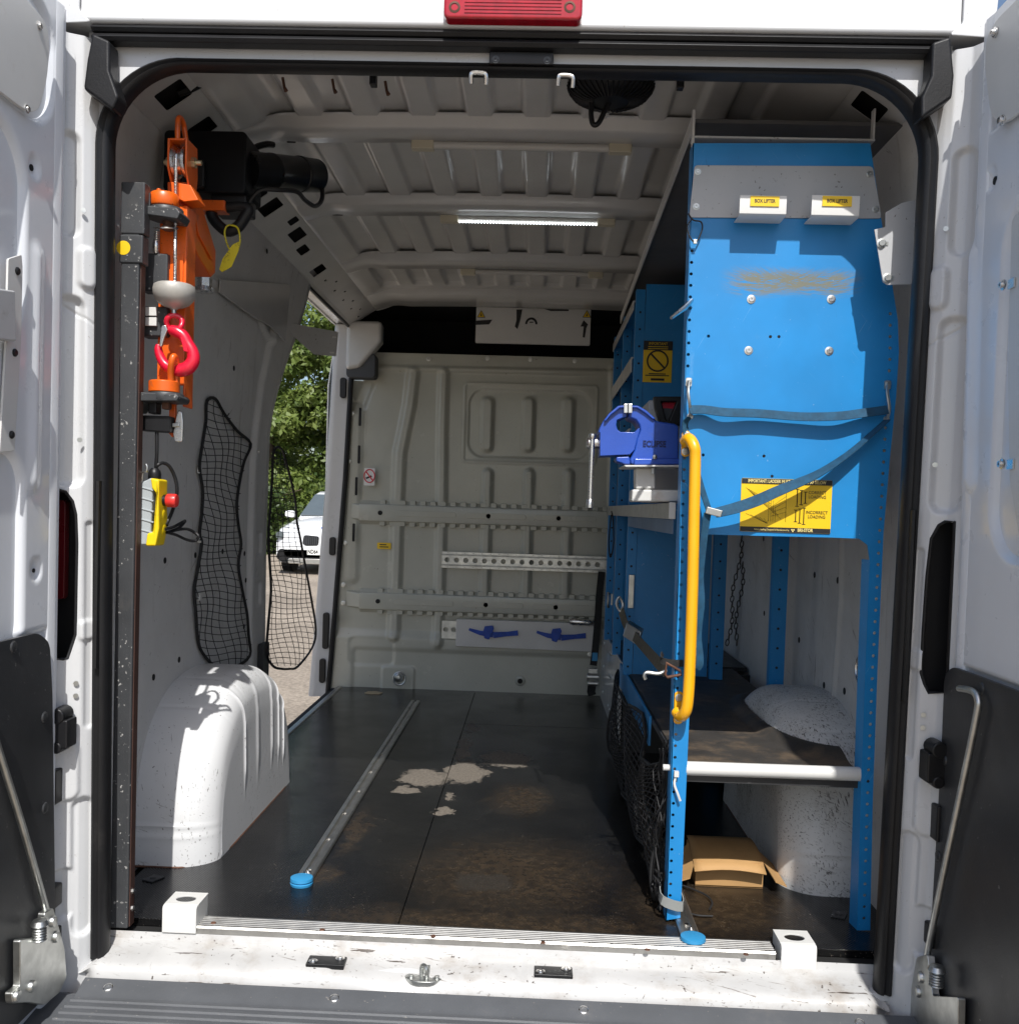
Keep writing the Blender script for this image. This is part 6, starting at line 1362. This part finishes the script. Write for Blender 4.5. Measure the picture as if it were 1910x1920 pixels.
# tail: black plate, orange tab, zinc latch handle
pr([(256, 778), (318, 780), (318, 810), (256, 806)], .10, .05, 'lower_plate', M['plastic'], ho_, .002)
pr([(317, 740), (346, 742), (344, 756), (328, 758), (330, 812), (322, 820), (316, 812)], .13, .012, 'latch_tab', M['orange'], ho_, .002)
c = W(333, 800, .118); q = [(326, 828), (324, 812), (330, 780), (334, 768), (341, 772), (343, 790), (342, 828), (336, 829)]
pr(q, .118, .007, 'latch_handle', M['steel'], ho_, .002, .006); pr([(322, 793), (336, 792), (336, 800), (322, 801)], .112, .006, 'latch_bolt', M['zinc'], ho_, .002)
pr([(277, 752), (293, 752), (293, 775), (277, 775)], .095, .03, 'pin_block', M['plastic'], ho_, .003); pr([(302, 752), (316, 752), (316, 767), (302, 767)], .095, .02, 'pin_nut', M['rust'], ho_, .003)
# dark horizontal arm pieces behind the mast
for py, hh in ((500, .05), (585, .022), (612, .02)):
    c = W(262, py, .12); B().box(c.x, c.x+.06, .12, .16, c.z-hh, c.z+hh*.6).build('mast_arm', M['mast'], ho_, .004)
for py in (582, 601): c = W(290, py, .118); B().box(c.x-.018, c.x+.006, .112, .118, c.z-.012, c.z+.006).build('arm_pad', M['cream'], ho_, .001)
# sheave head: two cheeks and a bridge with the pulley between
Yh = .120
L0, L1 = [(314, 258), (313, 300), (316, 312), (324, 341)], [(350, 258), (351, 300), (352, 315), (357, 350)]
def cheek(l, dx):
    f = [W(px, py, Yh) for px, py in l]; q = [(p.y if 0 else Yh, p.z) for p in f]
    x = sum(p.x for p in f[:2])/2
    zt_, zm_, zb_ = f[0].z, f[2].z, f[3].z
    return B().prism([(Yh, zt_), (Yh, zm_), (Yh+.03, zb_-.01), (Yh+.055, zb_-.02), (Yh+.068, zm_), (Yh+.062, zt_)], 'X', x, x+dx)
ck = cheek(L0, .0045).build('sheave_cheek', M['orange'], ho_, .0012); cheek(L1, -.0045).build('sheave_cheek', M['orange'], ho_, .0012)
xc0, xc1 = W(314, 260, Yh).x, W(350, 260, Yh).x; ztp = W(330, 258, Yh).z
b = B(); b.box(xc0+.0046, xc1-.0046, Yh, Yh+.062, ztp-.0045, ztp); b.build('sheave_bridge', M['orange'], ho_, .0012)
pr([(320, 340), (357, 346), (372, 375), (345, 378), (322, 366)], Yh+.004, .05, 'sheave_throat', M['orange'], ho_, .002)
ze = W(338, 221, Yh+.02).z; xe = W(338, 240, Yh+.02).x
b = B(); b.tube(spline([(xe, Yh+.006, ztp-.002), (xe, Yh+.006, ze-.014), (xe, Yh+.012, ze-.003), (xe, Yh+.024, ze), (xe, Yh+.038, ze-.006), (xe, Yh+.044, ze-.016), (xe+.004, Yh+.05, ztp-.002)], 5), .0058, 10); b.build('lifting_eye', M['orange'], ho_)
pc = W(332, 306, Yh+.035); xm = (xc0+xc1)/2
b = B(); b.lathe([(.034, -.0145), (.034, -.009), (.027, -.003), (.027, .003), (.034, .009), (.034, .0145)], (xm, Yh+.03, pc.z), (1, 0, 0), 32); b.build('pulley', M['steel'], ho_)
b = B(); b.cyl((xc0-.018, Yh+.03, pc.z), (xc1+.022, Yh+.03, pc.z), .0055, 12)
b.lathe([(.0105, -.012), (.0105, -.004)], (xc0, Yh+.03, pc.z), (1, 0, 0), 6); b.lathe([(.0115, .001), (.0115, .010)], (xc1, Yh+.03, pc.z), (1, 0, 0), 6); b.build('pulley_bolt', mat('brass_plated', (.6, .52, .33), .35, .9, var=.1), ho_)
# jib beam: leans back and down from the sheave head
xj = W(350, 400, .15).x
def XJ(px, py): p = at(px, py, X=xj); return (p.y, p.z)
jq = [(Yh+.035, W(352, 330, Yh).z), XJ(362, 352), XJ(382, 395), XJ(405, 470), XJ(404, 512), XJ(396, 520), XJ(372, 480), XJ(352, 430), (Yh+.045, W(350, 405, Yh).z)]
jb = B().prism(jq, 'X', xj-.046, xj).build('jib_beam', M['orange'], ho_, .003)
B().prism([(jq[0][0]+.03, jq[8][1]+.03), XJ(372, 405), XJ(396, 475), XJ(395, 488), XJ(370, 440)], 'X', xj+.0003, xj+.004).build('jib_rib', M['orange'], ho_, .0015)
b = B(); c = W(383, 524, .45); b.lathe([(.019, -.018), (.019, .008), (.012, .010)], c, (0, 0, 1), 6); b.lathe([(.024, -.03), (.022, -.018)], c, (0, 0, 1), 16); b.build('jib_nut', M['steel'], ho_, .001)
b = B(); c0, c1 = W(370, 392, .36), W(424, 374, .36); b.box(c0.x, c1.x, .35, .39, c0.z-.004, c0.z+.02); b.build('winch_foot', M['orange'], ho_, .002)
# black winch box and motor
Yw = .34
a, c = W(305, 368, Yw), W(462, 250, Yw); B().prism(rrect(a.x, c.x, a.z+.012, c.z+.006, .012), 'Y', Yw, Yw+.13).build('winch_box', mat('satin_black', (.005, .0055, .007), .5, var=.1, spec=.2), ho_, .004)
a2, c2 = W(340, 352, Yw-.012), W(385, 300, Yw-.012); B().prism(rrect(a2.x, c2.x, a2.z, c2.z, .006), 'Y', Yw-.02, Yw-.001).build('winch_guard', M['plastic'], ho_, .003)
a2, c2 = W(395, 393, Yw+.02), W(462, 368, Yw+.02); B().prism(rrect(a2.x, c2.x, a2.z, c2.z+.005, .005), 'Y', Yw+.02, Yw+.10).build('winch_base', M['plastic'], ho_, .004)
m0, m1 = W(463, 318, Yw+.05), W(592, 329, Yw+.26); d = (m1-m0); ln_ = d.length; d.normalize()
b = B(); b.lathe([(.040, 0), (.043, .01), (.043, ln_*.3), (.0445, ln_*.31), (.0445, ln_*.34), (.043, ln_*.35), (.043, ln_*.72), (.045, ln_*.73), (.045, ln_*.76), (.043, ln_*.78), (.042, ln_), (.03, ln_+.006)], m0, d, 36); mo = b.build('winch_motor', mat('motor_black', (.005, .0055, .0065), .3, var=.1, spec=.35), ho_)
b = B(); c = m1+d*.01; b.obox(c+Vector((.004, 0, -.004)), d*.018, Vector((0, .02, 0)), Vector((.002, 0, .022)));b.build('motor_terminal', M['plastic'], ho_, .003)
b = B(); b.tube(spline([m1+d*.02, W(604, 350, Yw+.26), W(603, 375, Yw+.24), W(590, 386, Yw+.2), W(572, 375, Yw+.15), W(556, 359, Yw+.1), W(525, 356, Yw+.06), W(490, 356, Yw+.04), W(470, 375, Yw+.04), W(462, 395, Yw+.04)], 6), .0058, 8)
b.tube(spline([W(465, 290, Yw+.12), W(480, 276, Yw+.14), W(500, 270, Yw+.16), W(512, 271, Yw+.18)], 5), .008, 8); b.build('motor_cable', M['rubber'], ho_)
b = B(); b.tube(spline([W(px, py, Yw+.03) for px, py in ((395, 385), (398, 405), (410, 422), (427, 433), (446, 425), (460, 405), (466, 392), (452, 386), (430, 388), (410, 388))], 6), .0135, 10); b.build('cable_conduit', M['rubber'], ho_)
tg = thing('yellow_tag', 'yellow inspection tag hanging from the hoist cable conduit', 'tag', W(430, 480, Yw))
b = B(); b.tube(spline([W(px, py, Yw+.01) for px, py in ((432, 470), (425, 455), (421, 436), (425, 424), (434, 422), (446, 428), (450, 450), (446, 466), (436, 476))], 5), .0022, 6); b.build('tag_loop', M['ytag'], tg)
B().poly3([W(px, py, Yw+.005) for px, py in ((436, 458), (449, 452), (447, 470), (434, 500), (416, 510), (411, 505), (417, 485))], (0, .0012, 0)).build('tag_plate', M['ytag'], tg)
# ---- cable, ball weight and red hook
ld = thing('crane_hook', 'red lifting hook with silver safety latch hanging under a grey ball weight', 'hook', W(325, 600, .10)); Yk = .098
kc = W(327, 300, Yh)
b = B(); p0 = Vector((xm, Yh-.005, pc.z+.005)); p1 = W(328, 535, Yk)
n = 60; b.tube([p0.lerp(p1, i/n) for i in range(n+1)], .0030, 8)
for ph in range(3):
    b.tube([p0.lerp(p1, i/240)+Vector((.0022*math.cos(i*.75+ph*2.09), .0022*math.sin(i*.75+ph*2.09), 0)) for i in range(241)], .0017, 5)
b.build('steel_cable', M['steel'], ld)
c = W(327, 536, Yk); b = B(); b.lathe([(.004, .005), (.036, .003), (.0415, .0), (.0435, -.008), (.043, -.018), (.039, -.029), (.031, -.038), (.020, -.044), (.010, -.0465), (.006, -.050)], (c.x, Yk, c.z), (0, 0, 1), 40); b.build('ball_weight', M['cast'], ld)
b = B(); b.tube([W(326, 580, Yk), W(326, 594, Yk)], .005, 10); b.build('shackle_pin', M['zinc'], ld)
e = W(327, 606, Yk); b = B(); b.tube([(e.x+.0165*math.cos(t), Yk+.004*math.sin(t*2), e.z+.0165*math.sin(t)) for t in np.linspace(0, 2*math.pi, 29)[:-1]], .0058, 10, True)
hk = [(320, 618, .0085), (332, 622, .0105), (344, 630, .010), (352, 644, .010), (361, 660, .0105), (362, 676, .0115), (353, 689, .0125), (338, 694, .012), (322, 691, .010), (310, 684, .009), (301, 670, .008), (297, 655, .007), (298, 646, .005)]
sp = spline([W(px, py, Yk) for px, py, r in hk], 5); rr = np.interp(np.linspace(0, len(hk)-1, len(sp)), range(len(hk)), [r*1.22 for *_, r in hk]); b.tube(sp, list(rr), 12)
b.build('hook_body', M['red'], ld)
pr([(338, 632), (346, 632), (352, 660), (344, 658)], Yk-.012, .004, 'hook_mark', M['red'], ld, .001)
pr([(302, 610), (310, 608), (314, 618), (308, 632), (303, 650), (298, 650), (300, 628)], Yk-.012, .008, 'safety_latch', M['steel'], ld, .002, .004)
# ---- control pendant
Yc = .085
pd = thing('control_pendant', 'yellow and grey hoist control pendant with red stop button hanging on the mast', 'control pendant', W(285, 960, Yc))
q = [(263, 900), (292, 896), (306, 900), (305, 925), (308, 1012), (298, 1024), (258, 1022), (256, 1005), (260, 985)]
pr([(262, 905), (284, 895), (286, 915), (283, 1000), (275, 1022), (257, 1022), (256, 1004), (259, 980)], Yc+.002, .044, 'grey_housing', M['gplas'], pd, .004)
pr([(281, 896), (298, 899), (297, 940), (298, 990), (291, 1024), (272, 1024), (275, 1000), (286, 998), (292, 925), (284, 915)], Yc-.004, .050, 'yellow_cover', M['yplas'], pd, .004)
for k in range(5): pr([(263, 912+20*k), (288, 918+20*k), (287, 921+20*k), (262, 914+20*k)], Yc, .004, 'housing_rib', M['gplas'], pd, .0008)
c = W(304, 938, Yc+.025); b = B(); b.lathe([(.012, -.004), (.012, .012)], (c.x, Yc+.025, c.z), (1, 0, 0), 20); b.build('button_neck', M['plastic'], pd, .001)
b = B(); b.lathe([(.0135, .012), (.0145, .014), (.0145, .030), (.013, .033), (.005, .034)], (c.x-.001, Yc+.025, c.z), (1, 0, 0), 24); b.build('stop_button', mat('red_plastic', (.72, .03, .025), .4, coat=.2), pd)
for py in (965, 992): c = W(304, py, Yc+.025); b = B(); b.lathe([(.012, -.004), (.012, .006), (.009, .008), (.004, .008)], (c.x-.003, Yc+.025, c.z), (1, 0, 0), 18); b.build('push_button', M['yplas'], pd)
c = W(290, 888, Yc+.025); b = B(); b.lathe([(.012, -.014), (.0135, -.010), (.0135, .0), (.012, .006), (.007, .012)], c, (0, 0, 1), 18); b.build('cable_gland', M['plastic'], pd)
b = B(); b.tube(spline([W(px, py, y) for px, py, y in ((292, 880, Yc+.03), (294, 850, .11), (294, 810, .11))], 5), .0042, 8)
b.tube(spline([W(px, py, y) for px, py, y in ((291, 880, Yc+.03), (296, 872, .11), (306, 868, .12), (318, 875, .13), (328, 895, .14), (332, 920, .14), (326, 950, .14), (316, 975, .13), (312, 985, .12))], 5), .0038, 8)
b.tube(spline([W(px, py, y) for px, py, y in ((310, 992, .11), (325, 988, .14), (340, 980, .16), (347, 977, .17), (335, 990, .16), (315, 998, .13), (330, 994, .16), (350, 992, .18), (364, 998, .2), (372, 1006, .2), (366, 1014, .2), (350, 1012, .18), (330, 1003, .15), (312, 998, .12)) ], 5), .0034, 8)
b.build('pendant_cable', M['rubber'], pd)
b = B(); b.tube(spline([W(px, py, y) for px, py, y in ((258, 888, .09), (268, 886, .08), (274, 884, .078), (276, 876, .078), (274, 870, .078))], 5), .0022, 6); b.tube([W(268, 886, .08), W(265, 904, .085)], .002, 6); b.build('hanging_wire', M['zinc'], pd)

# ================================================================== nets on the left
def edge(pts): ys_ = [p[1] for p in pts]; xs_ = [p[0] for p in pts]; return lambda y: float(np.interp(y, ys_, xs_))
def outline_net(left, right, X, pitch, lean, amp, name, label):
    """square-mesh net cut to an outline measured on the wall; every cord keeps its pitch"""
    le, re_ = edge(left), edge(right); y0, y1 = max(left[0][1], right[0][1]), min(left[-1][1], right[-1][1])
    def P(px, py, k=0): return at(px, py, X=X+.004*math.sin(px*.07+k)*math.sin(py*.045))
    b = B(); xm0 = min(p[0] for p in left)-60; ks = int(260/pitch)
    for k in range(ks):
        seg = []
        for py in np.arange(y0, y1+.1, pitch/3):
            px = xm0+k*pitch+lean*(py-y0)+amp*math.sin(py*.05+k*.5)+amp*.6*math.sin(py*.021+k*1.3)
            if le(py)-1 <= px <= re_(py)+1: seg.append(P(px, py, k))
            else:
                if len(seg) > 1: b.tube(seg, .00125, 4)
                seg = []
        if len(seg) > 1: b.tube(seg, .00125, 4)
    j = 0
    for yc_ in np.arange(y0-20, y1+30, pitch*.93):
        seg = []; j += 1; xa, xb = le(yc_), re_(yc_)
        for px in np.linspace(min(p[0] for p in left)-2, max(p[0] for p in right)+2, 26):
            py = yc_+.22*(px-xa)*(1-2*(yc_-y0)/(y1-y0)*.6)+amp*.8*math.sin(px*.06+j*.4)
            if le(py)-1 <= px <= re_(py)+1 and y0 <= py <= y1+4: seg.append(P(px, py, j))
            else:
                if len(seg) > 1: b.tube(seg, .00125, 4)
                seg = []
        if len(seg) > 1: b.tube(seg, .00125, 4)
    t = thing(name, label, 'net', P((le((y0+y1)/2)+re_((y0+y1)/2))/2, y1)); mc = b.build('mesh_cord', M['net'], t); mc['kind'] = 'stuff'
    L_ = [P(*p) for p in left]+[P(left[-1][0]+(right[-1][0]-left[-1][0])*f, left[-1][1]+6*math.sin(f*3.14)) for f in (.33, .66)]+[P(*p) for p in right[::-1]]
    b = B(); b.tube(spline(L_, 4, True), .0050, 6, True); b.build('border_cord', M['net'], t)
    return le, re_, P
l1 = [(388, 752), (386, 790), (380, 830), (374, 875), (380, 920), (378, 965), (374, 1000), (378, 1020), (370, 1070), (364, 1108), (367, 1150), (371, 1200), (380, 1225), (402, 1250)]
r1 = [(404, 748), (420, 775), (445, 808), (470, 832), (458, 865), (450, 900), (444, 945), (447, 985), (452, 1020), (447, 1060), (455, 1110), (463, 1150), (466, 1190), (468, 1230), (440, 1252)]
n1 = outline_net(l1, r1, -.893, 14, .10, 4, 'wall_cargo_net', 'black cargo net hung flat on the left wall behind the hoist')
l2 = [(513, 846), (510, 900), (506, 960), (503, 1010), (506, 1060), (508, 1110), (503, 1170), (500, 1225), (512, 1249)]
r2 = [(528, 842), (540, 880), (553, 935), (556, 975), (563, 1010), (572, 1060), (583, 1120), (592, 1180), (585, 1215), (558, 1250)]
n2 = outline_net(l2, r2, -.885, 10.5, .12, 3, 'door_cargo_net', 'second black cargo net hanging in the open side door gap')
def N1(u, v): y = 760+480*v; return n1[2]((n1[1] if u else n1[0])(y), y)
def N2(u, v): y = 860+380*v; return n2[2]((n2[1] if u else n2[0])(y), y)
# a torn corner and stray ends
b = B()
for k in range(26):
    v = random.random(); p = N1(1 if k % 2 else 0, v); b.tube([p, p+Vector((.004, .012 if k % 2 else -.012, random.uniform(-.012, .012)))], .0015, 4)
for k in range(16):
    v = random.random(); p = N2(1, v); b.tube([p, p+Vector((.002, .022, random.uniform(-.015, .015)))], .0016, 4)
tag(b.build('frayed_cord', M['net'], None), 'short frayed cord ends along the edges of the two left nets', 'cord')
b = B()
for py in (880, 1010, 1118): 
    p = at(374, py, X=-.895); b.box(-.897, -.888, p.y-.014, p.y+.004, p.z-.012, p.z+.010)
b.build('net_clip', M['cream'], lw, .002)

# ================================================================== pieces built together in a loop become parts of their own; pieces too small to pick apart stay joined
SPLIT = ('castellation', 'screw', 'bolt', 'trim_screw', 'bumper_bolt', 'jamb_screw', 'fixing_hole', 'slot', 'beam_hole', 'rivet', 'pivot_bolt', 'drain_hole', 'lens_rib', 'net_clip', 'track_bolt', 'box_body')
STUFF = ('upright_hole', 'led', 'print', 'mesh_cord', 'vent_grille', 'frayed_cord', 'lettering', 'hook_lettering', 'raised_lettering', 'crown', 'foliage')
def islands(me):
    n = len(me.vertices); par = list(range(n))
    def find(a):
        while par[a] != a: par[a] = par[par[a]]; a = par[a]
        return a
    for e in me.edges:
        a, b_ = find(e.vertices[0]), find(e.vertices[1])
        if a != b_: par[a] = b_
    return [find(i) for i in range(n)]
for o in list(COL.objects):
    if o.type != 'MESH': continue
    k = o.name.split('.')[0]
    if k in STUFF and o.parent is not None: o['kind'] = 'stuff'
    if k not in SPLIT: continue
    me = o.data; isl = islands(me); ids = sorted(set(isl))
    if len(ids) < 2: continue
    co = [tuple(v.co) for v in me.vertices]; mats = list(me.materials); fs = [tuple(p.vertices) for p in me.polygons]
    for g_ in ids:
        vi = [i for i in range(len(co)) if isl[i] == g_]; mp_ = {v: i for i, v in enumerate(vi)}
        m2 = bpy.data.meshes.new(k); m2.from_pydata([co[i] for i in vi], [], [tuple(mp_[v] for v in f) for f in fs if isl[f[0]] == g_])
        p = finish(m2, mats[0], k, None, 0, 38); p.parent = o.parent; p.matrix_parent_inverse = o.matrix_parent_inverse.copy()
        for md in o.modifiers:
            if md.type == 'BEVEL': q = p.modifiers.new('bevel', 'BEVEL'); q.width = md.width; q.segments = 2; q.limit_method = 'ANGLE'; q.angle_limit = md.angle_limit
        if 'kind' in o: p['kind'] = o['kind']
    bpy.data.objects.remove(o)
